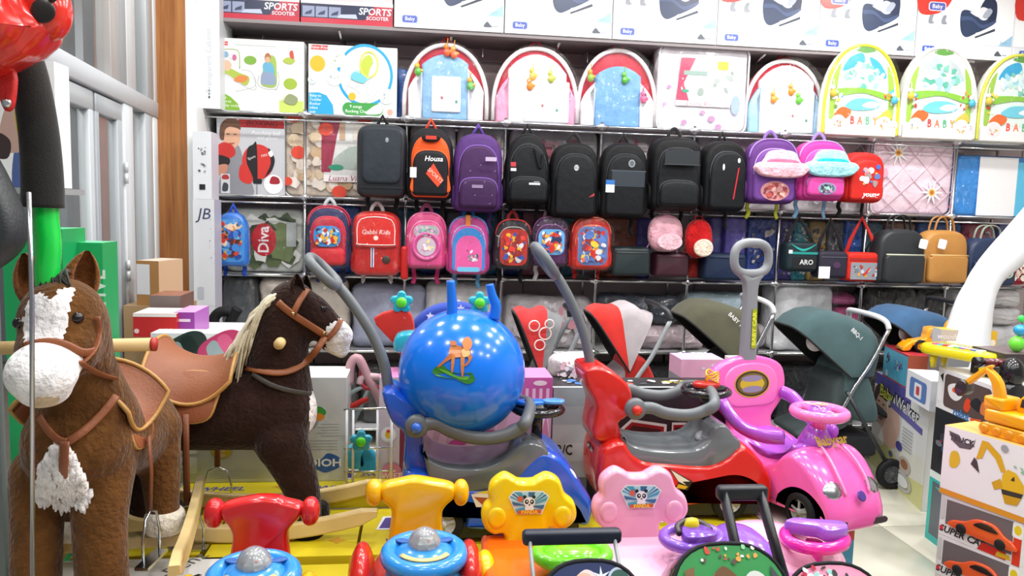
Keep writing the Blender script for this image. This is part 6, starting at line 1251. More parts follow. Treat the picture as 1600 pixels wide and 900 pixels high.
# ================================================================== pushchairs by the rack
def stroller(label, Y, hinge, R, a0, a1, col, inner='15171a', W=.40, frame='c3c7cb', grip=None, text=None, rear=.42, seat='1c1f23', lining=None, back=None, window=False, handle=True, split=None):
    O = P(hinge[0], hinge[1], Y); t = thing('pushchair', label, 'pushchair', (O.x, Y+W/2, 0)); hz = O.z; s = Y/1200; Rm = R*s
    def rings(sc, n=14, off=0):
        out = []
        for k in range(n+1):
            u = k/n; a = math.radians(a0+(a1-a0)*u); r = Rm*sc*(1+(rear-1)*u**1.2)+.012*sin(u*pi*4)*sc; ring = []
            for j in range(17):
                v = -1+2*j/16; rr = r*(1-abs(v)**5)**.30 if abs(v) < 1 else 0; ring.append((rr*cos(a), v*W/2*sc, hz+rr*sin(a)))
            out.append(ring)
        return out
    b = MB(); b.loft(rings(1), [col if split is None or k < split[0] else split[1] for k in range(14) for _ in range(16)], closed=False); b.loft([r[::-1] for r in rings(.965)], inner, closed=False); b.obj('canopy', 'fabric', t)
    b = MB(); b.tube(rings(.99)[0], .006, 6, inner); b.obj('canopy_edge', 'fabric', t)
    if text:
        a = math.radians(a0*.62+a1*.38); q = PR(0, T(Rm*.62*cos(a), -W/2*.985-.004, hz+Rm*.58*sin(a)) @ RY(math.radians(42))); q.text(text, 0, 0, .022, 'e4e6e8', bold=.02); q.obj('print', 'print', t)
    # seat, backrest and foot part under the canopy
    b = MB(); b.puff(smooth([(-.05, hz-.02), (.10, hz+.04), (.13, hz-.12), (.02, hz-.30), (-.22, hz-.36), (-.26, hz-.32), (-.10, hz-.24)], 4), W*.8, .04, .02, lining or seat, W*.4); b.obj('seat', 'fabric', t)
    if back: b = MB(); b.puff(smooth([(.0, hz+.05), (.09, hz+.06), (.17, hz-.10), (.20, hz-.26), (.05, hz-.24), (-.02, hz-.08)], 4), W*.84, .03, .02, back, W*.42); b.obj('back_cover', 'fabric', t)
    for sd in (-1, 1):
        b = MB(); y = sd*W*.5
        b.tube(smooth([(.20, y, hz+.27), (.11, y, hz+.08), (0, y, hz-.10), (-.20, y, .12)], 4, False), .012, 8, frame); b.obj('front_leg', 'chrome' if frame.startswith('c') else 'satin', t)
        b = MB(); b.tube([(-.02, y, hz-.08), (.28, y, .10)], .012, 8, '2a2c30'); b.obj('rear_leg', 'satin', t)
        wheel(t, (-.20, y, .085), .085, .04, hub='4a4d52'); wheel(t, (.28, y, .085), .085, .04, hub='4a4d52')
    if handle:
        b = MB(); b.tube(smooth([(.20, -W*.5, hz+.27), (.19, -W*.46, hz+.31), (.16, -W*.3, hz+.335), (.16, W*.3, hz+.335), (.19, W*.46, hz+.31), (.20, W*.5, hz+.27)], 4, False), .015, 10, grip or '2a2c30'); b.obj('push_bar', 'satin', t)
    b = MB(); b.puff(rrect(.34, .12, .03, 3, .16), W*.7, .03, .02, '202328', W*.35, M=T(.06, 0, 0)); b.obj('basket', 'fabric', t)
    if window: b = MB(); b.lathe([(.055, 0), (.055, .004)], 20, 'c9c2c8', M=T(Rm*.62*cos(math.radians(a0-6)), -W*.30, hz+Rm*.62*sin(math.radians(a0-6))) @ RX(pi/2)); b.obj('mesh_window', 'satin', t)
    return t
stroller('olive green pushchair with a small white name on the hood', 3.95, (1150, 566), 114, 140, 8, '4a4a38', text='BABY TIME', grip='c9ccd0')
stroller('dark teal pushchair with a silver push bar', 3.90, (1330, 590), 128, 140, 0, '3d5659', text='BBQ-1', grip='d4d7da', back='4a6164', lining='3f4a4c', window=True)
stroller('steel blue pushchair right of the teal one', 4.05, (1470, 566), 108, 142, 20, '33597f', W=.44, window=True)
stroller('red pushchair with a grey patterned lining and bare tube frame', 3.75, (984, 582), 112, 124, 66, 'c8241c', W=.34, rear=.92, split=(6, 'a8a0a4'), lining='a8989c', back='b8221c', frame='9aa0a4')
rp = stroller('grey pushchair with a red ring-patterned hood beside the ball', 3.7, (846, 592), 110, 112, 70, 'bf2a2c', W=.34, rear=.95, split=(9, '77797c'), lining='77797c', back='66686c', frame='8a8f94')

b = MB()
for x, y, r in ((-.045, .28, .026), (.01, .24, .03), (-.015, .18, .026), (.03, .29, .022)): b.tube([(x+r*cos(2*pi*k/14), -.176, P(846, 592, 3.7).z+y*.95+r*sin(2*pi*k/14)) for k in range(14)], .004, 5, 'f0d8d4', closed=True)
b.obj('ring_print', 'print', rp)['kind'] = 'stuff'
# ================================================================== activity walker half hidden by the ball
wk = thing('baby_walker', 'baby walker with turquoise flower toys and a navy starred seat behind the ball', 'baby walker', (P(690, 560, 3.0).x, 3.05, 0))
LW = lambda x, y, Y=3.0: P(x, y, Y)-wk.location
b = MB(); o = [(LW(*p).x, LW(*p).z) for p in ((640, 545), (642, 510), (668, 484), (705, 474), (740, 478), (772, 496), (790, 530), (792, 560))]; b.puff(smooth(o, 4), .10, .04, .02, '2340a0', .05); b.obj('seat_back', 'fabric', wk)
q = PR(-.052)
for x, y in ((672, 494), (720, 482), (655, 515), (750, 492)): c = LW(x, y); q.flat(star(.017, .008, 5, c.x, c.z), 'dfe4f4')
q.obj('star_print', 'print', wk)
b = MB(); o = [(LW(*p).x, LW(*p).z) for p in ((585, 495), (636, 482), (648, 520), (632, 556), (612, 530))]; b.puff(smooth(o, 3), .05, .012, .006, 'c9281e', -.05); b.obj('red_pad', 'fabric', wk)
b = MB(); c = LW(640, 528); b.puff(smooth([(c.x-.05, c.z-.04), (c.x-.045, c.z+.03), (c.x+.05, c.z+.035), (c.x+.07, c.z-.03)], 4), .10, .03, .015, '24a8bf', -.06); b.obj('tray', 'plastic', wk)
for fx, fy, sx in ((628, 470, 630), (748, 471, 752)):
    c = LW(fx, fy); b = MB(); b.tube(smooth([(LW(sx, 518).x, -.08, LW(sx, 518).z), (LW(sx+8, 500).x, -.09, LW(sx+8, 500).z), (LW(sx-4, 488).x, -.09, LW(sx-4, 488).z), (c.x, -.08, c.z)], 4, False), .009, 8, 'eceef0'); st = b.obj('stalk', 'plastic', wk)
    b = MB(); b.puff(smooth([(c.x+.045*r_*cos(a), c.z+.045*r_*sin(a)) for k in range(30) for r_, a in [(.70+.30*abs(cos(2.5*2*pi*k/30)), pi/2+2*pi*k/30)]], 2), .026, .012, .008, '1fa8bd', -.08); fo = b.obj('flower', 'plastic', wk)
    b = MB(); b.ell((c.x, -.108, c.z), (.021, .012, .021), '5ad62a', 16, 10); b.obj('flower_centre', 'plastic', fo)
b = MB(); b.tube([(.36*cos(2*pi*k/28), .08+.26*sin(2*pi*k/28), .22) for k in range(28)], .035, 10, 'e8e8ea', closed=True); b.obj('base_ring', 'plastic', wk)
for sx in (-.18, .12): MB().tube([(sx, .06, .24), (sx, .03, .62)], .018, 8, '24a8bf').obj('leg', 'plastic', wk)
# doll buggy and wire rack left of it
db = thing('doll_buggy', 'folded doll buggy with pink and red tubes behind the blue push handle', 'doll buggy', (P(575, 640, 2.95).x, 2.95, .28))
LD = lambda x, y: P(x, y, 2.95)-db.location
for pts, r, c in (([(545, 600), (548, 570), (560, 560), (575, 590), (592, 620), (600, 640)], .018, 'b98f96'), ([(565, 575), (566, 600), (580, 607), (612, 600)], .010, 'b02a3c'), ([(612, 592), (570, 588), (562, 600)], .014, 'c9a9b0'), ([(540, 620), (575, 605), (608, 650)], .008, '8fa0a0'), ([(552, 662), (575, 610), (585, 590)], .008, '8fa0a0'), ([(540, 640), (560, 630), (575, 622)], .012, 'b8221c')):
    MB().tube(smooth([LD(*p) for p in pts], 4, False), r, 8, c).obj('tube', 'satin', db)
for x in (552, 608): MB().tube([LD(x, 640), (LD(x, 640).x, 0, .005)], .008, 8, '8fa0a0').obj('leg', 'satin', db)
rk = thing('wire_rack', 'white wire basket rack with turquoise toys left of the blue push car', 'wire rack', (P(575, 740, 2.72).x, 2.72, .494))
LR = lambda x, y: P(x, y, 2.72)-rk.location
for y in (640, 702, 738): MB().tube([LR(537, y), LR(618, y-3)], .004, 6, 'e4e6e8').obj('wire', 'chrome', rk)
for x in (542, 552, 590, 612): MB().tube([(LR(x, 640).x, .0, LR(x, 640).z), (LR(x, 640).x, 0, .0)], .005, 6, 'eceef0').obj('upright', 'satin', rk)
for x, y, c2 in ((565, 686, '5ad62a'),):
    c = LR(x, y); b = MB(); b.puff(smooth([(c.x+.04*r_*cos(a), c.z+.04*r_*sin(a)) for k in range(30) for r_, a in [(.70+.30*abs(cos(2.5*2*pi*k/30)), pi/2+2*pi*k/30)]], 2), .024, .01, .006, '1f9cb4', -.01); o = b.obj('flower_toy', 'plastic', None, rk.location); tag(o, 'turquoise plastic flower with green centre clipped on the wire rack', 'toy'); b = MB(); b.ell((c.x, -.037, c.z), (.018, .01, .018), '5ad62a', 14, 10); b.obj('flower_centre', 'plastic', o)
for k, (x, y, c) in enumerate(((556, 722, '4fc0dc'), (574, 728, '2fa6d0'))):
    q0 = LR(x, y); b = MB(); b.puff(smooth([(q0.x-.03, q0.z-.03), (q0.x-.034, q0.z+.04), (q0.x, q0.z+.06), (q0.x+.03, q0.z+.03), (q0.x+.034, q0.z-.03)], 4), .03, .012, col=c, y=.05); tag(b.obj('bib', 'fabric', None, rk.location), ('light blue folded bib hanging in the wire rack', 'deeper blue folded bib right in the wire rack')[k], 'bib')

# ================================================================== cartons behind the horses and cars
def dion(q, w, h):
    M = T(-w/2, 0, 0) @ SC(w/266, 1, h/215); F = lambda col, *a: q.flat(outl(a), col, M=M)
    q.rect(2, 2, 264, 213, 'cfd3d2', M=M); q.rect(6, 8, 205, 96, 'c3c8c6', M=M)
    F('2a5fae', (206, 30), (212, 44), (226, 46), (236, 58), (250, 54), (258, 44), (256, 30), (244, 22), (232, 18), (220, 24)); q.text('DIOH', 232, 38, 15, 'f4f6f8', M=M, bold=.03)
    for k in range(5): q.rect(226-(k % 2)*6, 118-k*6, 255, 119.2-k*6, 'a3a8a8', M=M)
    for k in range(4): q.rect(200+k, 84-k*6, 252, 85.2-k*6, 'a3a8a8', M=M)
    F('3f9a3c', (214, 150), (218, 138), (230, 136), (234, 146), (224, 156)); F('e08a2e', (210, 138), (222, 126), (232, 134), (224, 142)); F('9aa0a2', (200, 118), (214, 110), (222, 124), (212, 134)); F('c23a2c', (194, 104), (200, 96), (212, 108), (202, 120))
    q.flat(ellipse(34, 34, 22, 72, 66), '9aa0a0', M=M); q.flat(ellipse(31, 31, 22, 72, 66), 'c9b51e', M=M)
    for k in range(3): q.flat(ellipse(12, 7, 14, 72, 76-k*10), 'd9b8a0', M=M)
    for x, z in ((14, 76), (14, 36)): q.flat(rrect(34, 34, 4, 3), 'dde1df', M=M @ T(x+4, 0, z-16)); q.blotch(24, 28, ['4a7f4a', '8a6a5a', 'b9a8a0', '5a5a60'], 8, x+z, x+4, z, M=M)
    F('3a8fd0', (108, 72), (116, 68), (120, 76), (110, 78)); F('d9c23a', (122, 66), (140, 64), (138, 78), (126, 78))
    for k in range(4): q.rect(60, 24-k*5, 130, 25-k*5, 'a9aeac', M=M)
x0, x1 = P(272, 680, 2.78).x, P(541, 680, 2.78).x; zt = P(510, 590, 2.78).z
carton('grey activity toy carton with a blue cloud logo behind the dark horse', ((x0+x1)/2, 2.78+.10, .494), (x1-x0, .20, zt-.494), ['cdd1d0', 'b9bdbc', 'ccc', 'ccc', 'eef0ef', 'aaa'], dion, name='activity_toy_carton')
def carsp(q, w, h):
    def car(cx, cz, c1, c2):
        M = T(cx, 0, cz) @ RY(-.5); q.flat(outl([(-.085, -.03), (-.09, .015), (-.05, .042), (.04, .045), (.085, .02), (.085, -.02), (.05, -.038), (-.04, -.04)]), c1, M=M); q.flat(outl([(-.055, -.02), (-.05, .02), (-.01, .03), (0, -.028)]), '8fa0a4', M=M); q.flat(outl([(.0, -.03), (.0, .03), (.04, .03), (.045, -.025)]), c2, M=M); q.rect(-.09, -.045, .07, -.04, '2a2a2e', M=M)
    car(-w*.17, h*.74, '2c3a38', '1f2a29'); car(w*.20, h*.77, 'b83a68', 'd05a84')
    q.rect(-w/2, 0, w/2, h*.10, 'eef0ea'); q.rect(-w/2, h*.10, w/2, h*.108, 'c9cec4')
x0, x1 = P(236, 560, 3.0).x, P(392, 560, 3.0).x; zt = P(310, 521, 3.0).z; zb = P(310, 604, 3.0).z
carton('large white carton printed with a dark and a pink toy car', ((x0+x1)/2, 3.0+.05, zb), (x1-x0, .10, zt-zb), ['e2e6e8']*4+['d8dcde', 'bbb'], carsp, name='ride_on_car_carton', rz=0)
carton('plain white carton under the carton with the two printed cars', ((x0+x1)/2, 3.0+.06, 0), (x1-x0+.0, .13, zb-.002), ['dfe2e2']*6, lambda q, w, h: q.rect(-w*.4, h*.3, w*.1, h*.34, 'b9bcbc'), name='ride_on_car_carton')
zt2 = P(240, 527, 3.22).z
carton('tall white carton carrying the small red and purple cartons', ((x0+x1)/2-.02, 3.39, 0), (x1-x0, .50, zt2), ['d9dcdc']*6, lambda q, w, h: q.rect(-w*.4, h*.8, w*.1, h*.84, 'b9bcbc'), name='ride_on_car_carton')
for lb, px, py0, py1, Y, d, cols, pr in (
    ('small red and white carton on the stack beside the door', (208, 276), 490, 527, 3.22, .18, ['c2272a', 'b02024', 'c2272a', 'c2272a', 'e6dfdb', '999'], lambda q, w, h: (q.rect(-w/2, h*.86, w/2, h*.99, 'f0e9e6'), q.flat(ellipse(.02, .02, 10, -w*.42, h*.25), 'f0d0d0'), q.text('41', w*.3, h*.2, .03, 'f4dede'))),
    ('small purple carton right of the red and white one', (272, 304), 488, 528, 3.25, .22, ['8f3a98', 'a85ab0', '8f3a98', '8f3a98', 'c9a0cc', '999'], lambda q, w, h: (q.rect(-w/2, 0, w/2, h*.3, 'd9ccd8'), q.rect(-w*.3, h*.6, w*.3, h*.72, 'e3d3e6'))),
    ('grey brown shoe carton behind the red and white one', (234, 282), 462, 492, 3.46, .2, ['7d6f6c', '6a4a40', '7d6f6c', '7d6f6c', '8f5a48', '666'], lambda q, w, h: q.text('Magic', 0, h*.4, .03, 'c9c0bd', shear=.2))):
    xa_, xb_ = P(px[0], (py0+py1)/2, Y).x, P(px[1], (py0+py1)/2, Y).x; zt_, zb_ = P(sum(px)/2, py0, Y).z, zt2+.001
    carton(lb, ((xa_+xb_)/2, Y+d/2, zb_), (xb_-xa_, d, max(.05, zt_-zb_)), cols, pr, name='small_carton')
def brownp(q, w, h): q.rect(-w*.48, h*.24, w*.1, h*.92, 'dfe0e4')
xa_, xb_ = P(206, 440, 3.7).x, P(246, 440, 3.7).x
carton('battered brown cardboard box with a white label leaning by the wood panel', ((xa_+xb_)/2+.03, 3.82, P(226, 478, 3.7).z), (xb_-xa_, .2, P(226, 408, 3.7).z-P(226, 478, 3.7).z), ['a97c48', 'c9a888', 'a97c48', 'a97c48', 'd8c8b4', '888'], brownp, name='cardboard_box', rz=-.25)
carton('tall plain carton pile carrying the battered brown box', ((xa_+xb_)/2+.03, 3.83, 0), (.26, .24, P(226, 478, 3.7).z-.001), ['b09068']*6, lambda q, w, h: q.rect(-w*.5, h*.48, w*.5, h*.5, '8a6a44'), name='cardboard_box')
def dollp(q, w, h):
    M = T(-w/2, 0, 0) @ SC(w/270, 1, h/150); F = lambda col, *a: q.flat(outl(a), col, M=M)
    q.rect(1, 1, 269, 149, 'd9a8cc', M=M); q.rect(0, 0, 32, 150, 'cfc3cf', M=M); q.rect(32, 10, 60, 120, '7a2048', M=M); q.rect(60, 10, 180, 100, 'b08aa0', M=M)
    for k in range(6): q.flat([(60+k*22, 10), (72+k*22, 10), (92+k*22, 100), (80+k*22, 100)], 'c79ab0', M=M)
    F('efe6ee', (110, 20), (150, 44), (180, 70), (200, 60), (190, 20), (140, 10)); F('a83a78', (100, 30), (150, 60), (190, 66), (160, 72), (110, 54)); q.flat(ellipse(30, 26, 20, 160, 42), 'd8a088', M=M); q.flat(ellipse(30, 14, 20, 162, 52), '7a4a2c', M=M)
    for k in range(6): q.rect(220+k*9, 118, 224.5+k*9, 140, 'a83a8c', M=M)
    q.rect(214, 118, 270, 150, 'c75aa8', M=M)
    for k in range(5): q.rect(216+k*11, 116, 221+k*11, 134, 'e9c6de', M=M)
    q.flat(ellipse(40, 20, 24, 245, 104), '2e1c30', M=M); q.flat(ellipse(37, 17, 24, 245, 104), 'b890b8', M=M); q.text('Lovely', 245, 104, 9, '3a1c3c', M=M, shear=.25, bold=.02)
    q.flat(ellipse(22, 8, 16, 250, 142), 'f0dbe8', M=M); F('f4e6ee', (214, 20), (262, 20), (264, 88), (240, 96), (216, 80)); F('d88ab8', (250, 20), (268, 24), (262, 90), (254, 60))
    for x, z in ((15, 66), (148, 72)): q.flat(ellipse(24, 24, 20, x, z), 'e9e6ea', M=M); q.flat(ellipse(20, 20, 20, x, z), 'f6f4f4', M=M); q.flat(ellipse(11, 12, 12, x, z), 'e8c02a', M=M); q.flat(ellipse(7, 5, 10, x, z+5), 'd8402a', M=M)
    q.flat(ellipse(30, 24, 20, 20, 12), 'c77aa0', M=M); q.text('SWEET', 18, 4, 8, 'f6e6ee', M=M)
x0, x1 = P(592, 670, 2.8).x, P(861, 670, 2.8).x; zt = P(840, 590, 2.8).z
carton('pink doll carton with a dark oval logo behind the blue push car', ((x0+x1)/2, 2.80+.09, .494), (x1-x0, .18, zt-.494), ['d9a8cc', 'b97aa8', 'caa', 'cfc3cf', 'd98abf', 'aaa'], dollp, name='doll_carton')
def rcp(q, w, h):
    M = T(-w/2, 0, 0) @ SC(w/305, 1, h/150); F = lambda col, *a: q.flat(outl(a), col, M=M)
    q.rect(1, 1, 304, 149, '2a262a', M=M)
    for k, c in enumerate(('8fa3a6', '9fb0b2', 'b3bcbc', 'c2c6c5', 'b5b8b6')): q.rect(1, 130-k*20, 56, 150-k*20, c, M=M)
    q.rect(1, 1, 56, 52, '6f7273', M=M); q.blotch(50, 50, ['2a2c2e', '3c3e40', '55585a', '1c1d1f'], 16, 4, 28, 28, M=M, ell_=False); q.text('R/C', 20, 82, 11, '1d1f22', M=M, al='CENTER', bold=.02); F('e08a94', (10, 136), (14, 140), (17, 137), (13, 132))
    for pl_ in ([(50, 60), (58, 110), (72, 118), (76, 60)], [(70, 130), (70, 60), (88, 60), (90, 132)], [(96, 56), (150, 50), (176, 70), (176, 110), (120, 116), (96, 100)], [(184, 62), (184, 112), (230, 112), (236, 84), (210, 62)], [(150, 30), (220, 30), (240, 52), (170, 52)]):
        q.flat(pl_, 'd9d2cf', M=M); c0 = sum(p[0] for p in pl_)/len(pl_), sum(p[1] for p in pl_)/len(pl_); q.flat([(c0[0]+(p[0]-c0[0])*.90, c0[1]+(p[1]-c0[1])*.90) for p in pl_], '8f1c22', M=M); q.flat([(c0[0]+(p[0]-c0[0])*.78, c0[1]+(p[1]-c0[1])*.78) for p in pl_], '3a1c1e', M=M)
    q.blotch(120, 50, ['8a3a24', '5a2420', 'c8502a', '2a1c1c', '6a6a6c'], 18, 8, 140, 84, M=M); q.rect(150, 34, 236, 48, 'dcd8d6', M=M); q.text('HIGH SPEED MONSTER', 192, 41, 6, '6a6a6c', M=M)
    q.flat(ellipse(44, 40, 22, 42, 6), 'b9bdbc', M=M); q.rect(32, 6, 40, 22, '2f4a54', M=M); q.rect(44, 6, 52, 22, 'c23a44', M=M)
def rctop(q, w, h): q.rect(-w/2, 0, w/2, h, '1c2022'); q.rect(-w/2, 0, w/2, h*.12, 'b9c4c4'); q.blotch(w*.9, h*.6, ['2f6fc0', 'c8482a', 'e6e6e4', '4a4f52', 'c9b82a', 'd8d8da'], 30, 6, 0, h*.5, ell_=False, sz=(.2, .5))
x0, x1 = P(862, 670, 2.86).x, P(1168, 670, 2.86).x; zt = P(1000, 606, 2.86).z
carton('dark remote control truck carton behind the red push car', ((x0+x1)/2, 2.86+.09, .278), (x1-x0, .18, zt-.278), ['2a262a', '2a2628', '222', '8fa3a6', '1c2022', '222'], rcp, name='truck_carton', prs=[(T(0, -.09, zt-.278) @ RX(-pi/2), rctop, x1-x0, .18)])
zrc = zt
for lb, R, Y, col, tc in (('small pink carton lying on the rack side of the truck carton', (1064, 562, 1132, 590), 3.2, 'e0a8c4', 'b9b0d4'), ('small white carton beside the grey loop handle', (1154, 566, 1182, 592), 3.2, 'e6e2e4', 'eceaea')):
    cx, zb_, w, h = fit(R, Y); carton(lb, (cx, Y+.08, zb_), (w, .16, h), [col, col, col, col, tc, '999'], lambda q, w, h: q.blotch(w*.8, h*.7, ['8f9ac8', 'd8dcec', 'f0e6ee'], 6, 2, 0, h*.5, ell_=False), name='small_carton')
    carton(lb.replace('small', 'plain tall').replace('lying on', 'standing under the small one on') if 0 else ('tall plain carton holding up the small pink carton' if 'pink' in lb else 'tall plain carton holding up the small white carton'), (cx, Y+.08, 0), (w, .16, zb_-.001), ['8a8a8c']*6, None, name='plain_carton')
pack('white plastic bag bundle with pink inside left of the red pushchair', (862, 556, 934, 596), 3.05, .2, 'f0e4e8', name='plastic_bag', cat='bag', r=.09, rc=.07, dome=.02, spots=['f4c8d0', 'f8f4f4', 'eed8dc'], seed=2)
cx, zb_, w, h = fit((862, 556, 934, 596), 3.05); carton('plain grey carton under the white plastic bag bundle', (cx, 3.15, 0), (w, .2, zb_-.001), ['77787a']*6, None, name='plain_carton')

# ================================================================== tall white cartons at the left end of the rack
def wa(q, w, h): q.text('Transparent Cabinet', 0, h*.42, .03, 'b9c0c6', rot=pi/2); [q.flat(ellipse(.012, .016, 10, 0, h*(.10+.03*k)), '8f959c' if k else '55595e') for k in range(3)]
fcarton('narrow white carton standing on the left end of the top shelf', (309, -8, 343, 150), 4.62, .3, ['e3e6ea', 'd5d8dc', 'ddd', 'ddd', 'ddd', 'bbb'], wa, z=Z1, name='narrow_carton')
def wb_(q, w, h): [q.blotch(w*.6, .07, ['6a6d70', '3c3e42', '9a9da0'], 8, k, 0, h*(.72-.26*k)) for k in range(2)]; q.rect(-w*.16, h*.14, w*.16, h*.22, '1d1e20')
cx, zb_, w, h = fit((301, 205, 330, 311), 4.36)
carton('white carton with grey tool pictures at the left end of the rack', (cx, 4.44, zb_), (w, .15, h), ['dfe2e6', 'c9c6d2', 'ddd', 'ddd', 'e6e8ea', 'bbb'], wb_, name='narrow_carton')
z0_ = zb_; cx, zb_, w, h = fit((302, 312, 335, 478), 4.36); 
def wc_(q, w, h): q.text('JB', 0, h*.86, .06, '3a4060', shear=.2); q.flat(rrect(.035, .07, .01, 3, h*.06), 'b9bdc4', M=T(-w*.18)); q.blotch(w*.3, h*.5, ['b98a9a', '9aa0b8', 'c9c0cc'], 10, 4, w*.36, h*.6, ell_=False)
carton('tall white carton with a dark scribbled monogram under the tool carton', (cx, 4.44, zb_), (w, .15, z0_-zb_-.001), ['d8dbe0', 'b9b6c6', 'ddd', 'ddd', 'e6e8ea', 'bbb'], wc_, name='narrow_carton')
carton('white floor carton at the left end of the rack carrying the tall one', (cx, 4.44, 0), (w, .15, zb_-.001), ['d6d9de', 'b9b6c6', 'ddd', 'ddd', 'e6e8ea', 'bbb'], lambda q, w, h: q.rect(-w*.2, h*.85, w*.3, h*.93, '44588f'), name='narrow_carton')
bk = thing('folded_buggy', 'black folded buggy handle poking out beside the white cartons', 'buggy', P(352, 530, 4.2))
for pts in ([(340, 525), (334, 500), (345, 487), (362, 488)], [(355, 520), (362, 498), (372, 482)]): MB().tube(smooth([P(x, y, 4.2)-bk.location for x, y in pts], 4, False), .028, 10, '17181b').obj('padded_tube', 'rubber', bk)
MB().tube([(0, 0, .02), (0, .05, -bk.location.z+.01)], .02, 8, '2a2b2e').obj('leg', 'rubber', bk)

# ================================================================== left edge: costume, balloon, bag, green cartons, pole
YG = 2.42
for lb, R, Y, d, txt in (('tall bright green carton behind the chestnut horse, nearer the edge', (8, 357, 101, 640), 2.42, .16, 'NEW'), ('second tall green carton right of the first behind the horse ear', (103, 379, 163, 640), 2.52, .12, 'ACTIVE')):
    cx, zb_, w, h = fit(R, Y)
    carton(lb, (cx, Y+d/2, 0), (w, d, zb_+h), ['18a860', '149a56', '18a860', '18a860', '4ac488', '888'], lambda q, w, h, txt=txt: (q.text(txt, w*.38, h*.86, .045, 'e6f4ea', rot=pi/2, bold=.02), q.rect(w*.30, h*.66, w*.42, h*.80, 'd8ece0')), name='green_carton')
def girl(q, w, h):
    q.rect(-w/2, 0, w/2, h, 'eceef0'); q.flat(outl([(w*.05, 0), (w*.08, h*.3), (w*.18, h*.36), (w*.24, h*.3), (w*.24, 0)]), '4a5f96'); q.flat(outl([(-.02, h*.3), (.0, h*.62), (w*.16, h*.70), (w*.26, h*.52), (w*.22, h*.3)]), 'b9998f'); q.flat(outl([(w*.06, h*.7), (w*.06, h*.88), (w*.16, h*.92), (w*.22, h*.84), (w*.2, h*.7)]), '4a2f28'); q.flat(outl([(-w*.2, h*.26), (-w*.1, h*.42), (w*.04, h*.36), (w*.0, h*.22)]), '3a2a2c'); q.flat(outl([(w*.30, h*.66), (w*.36, h*.78), (w*.40, h*.70), (w*.38, h*.5), (w*.34, h*.5)]), '5a4040')
cx, zb_, w, h = fit((-70, 92, 87, 291), 2.55)
carton('white carton with a photo of a child behind the black sleeve', (cx, 2.60, zb_), (w, .1, h), 'e6e8ea', girl, name='photo_carton')
sh = thing('glass_shelf', 'narrow grey shelf carrying the photo carton at the left edge', 'shelf', (cx, 2.60, zb_-.012)); MB().box((0, 0, 0), (w+.06, .14, .018), '9a9d9f').obj('shelf_board', 'alu', sh); MB().box((-.1, .03, -(zb_-.012)/2-.005), (.03, .03, zb_-.03), '8a8d8f').obj('shelf_post', 'alu', sh)
cs = thing('hanging_costume', 'hanging costume leg with black ribbed cuff, green stocking and yellow trim', 'costume', P(66, 300, 1.85))
LC = lambda x, y, Y=1.85: P(x, y, Y)-cs.location
b = MB(); b.tube(smooth([LC(28, 60), LC(46, 120), LC(60, 200), LC(66, 270), LC(67, 324)], 5, False), [.036, .044], 18, '171614'); b.obj('black_sleeve', 'fabric', cs)
b = MB(); b.tube(smooth([LC(72, 312), LC(72, 345), LC(76, 385), LC(74, 430), LC(80, 480)], 5, False), [.027, .026], 16, '12d24a'); b.obj('green_stocking', 'plastic', cs)
b = MB(); b.puff(smooth([(LC(*p).x, LC(*p).z) for p in ((18, 165), (30, 166), (38, 190), (40, 250), (30, 235), (20, 200))], 4), .02, .006, col='e6d412', y=.03); b.obj('yellow_trim', 'fabric', cs)
lbn = thing('ladybird_balloon', 'shiny red ladybird foil balloon with black spots at the top left', 'balloon', P(40, 60, 1.75))
LL = lambda x, y, Y=1.75: P(x, y, Y)-lbn.location
b = MB(); b.ell((LL(86, 22).x, -.03, LL(86, 22).z), (.045, .045, .062), 'dc2a1c', 22, 16); b.obj('head', 'ball', lbn)
b = MB(); b.puff(smooth([(LL(*p).x, LL(*p).z) for p in ((-30, -30), (50, -30), (72, 20), (98, 56), (84, 82), (60, 102), (26, 116), (-30, 118))], 5), .12, .055, .025, 'd4231a', .03, dome=.03, dr=8, warp=lump(.016, 14, 3)); b.obj('belly', 'ball', lbn)
for x, y, a, c in ((94, 31, .024, .024), (80, -4, .016, .012), (108, 8, .010, .014)):
    p = LL(x, y); b = MB(); b.ell((p.x, -.074, p.z), (a, .004, c), '1a1614', 16, 10); b.obj('spot', 'print', lbn)
b = MB(); b.puff(smooth([(LL(*p).x, LL(*p).z) for p in ((-4, 112), (28, 112), (27, 160), (20, 174), (12, 172), (4, 150))], 3), .02, .006, col='c8201c', y=.0); so = b.obj('strap', 'leather', lbn); c = LL(19, 163); b = MB(); b.ell((c.x, -.022, c.z), (.0095, .006, .0105), 'd8d8da', 12, 8); b.obj('rivet', 'chrome', so)
b = MB(); b.puff(smooth([(-.10, -.06), (-.10, .16), (-.045, .19), (.005, .10), (.028, .02), (.012, -.03), (-.04, -.07)], 5), .09, .04, .015, '262b2e', .045, dome=.01); 
tag(b.obj('leather_bag', 'leather', None, P(14, 372, 1.7)), 'dark scaly leather bag cut by the left edge above the horse', 'bag')
b = MB(); b.tube([P(45, 300, 1.42), P(50, 470, 1.42), P(51, 930, 1.42)], .0042, 8, 'b9bcc0'); o = b.obj('metal_pole', 'chrome'); tag(o, 'thin shiny metal pole rising in front of the chestnut horse', 'pole')

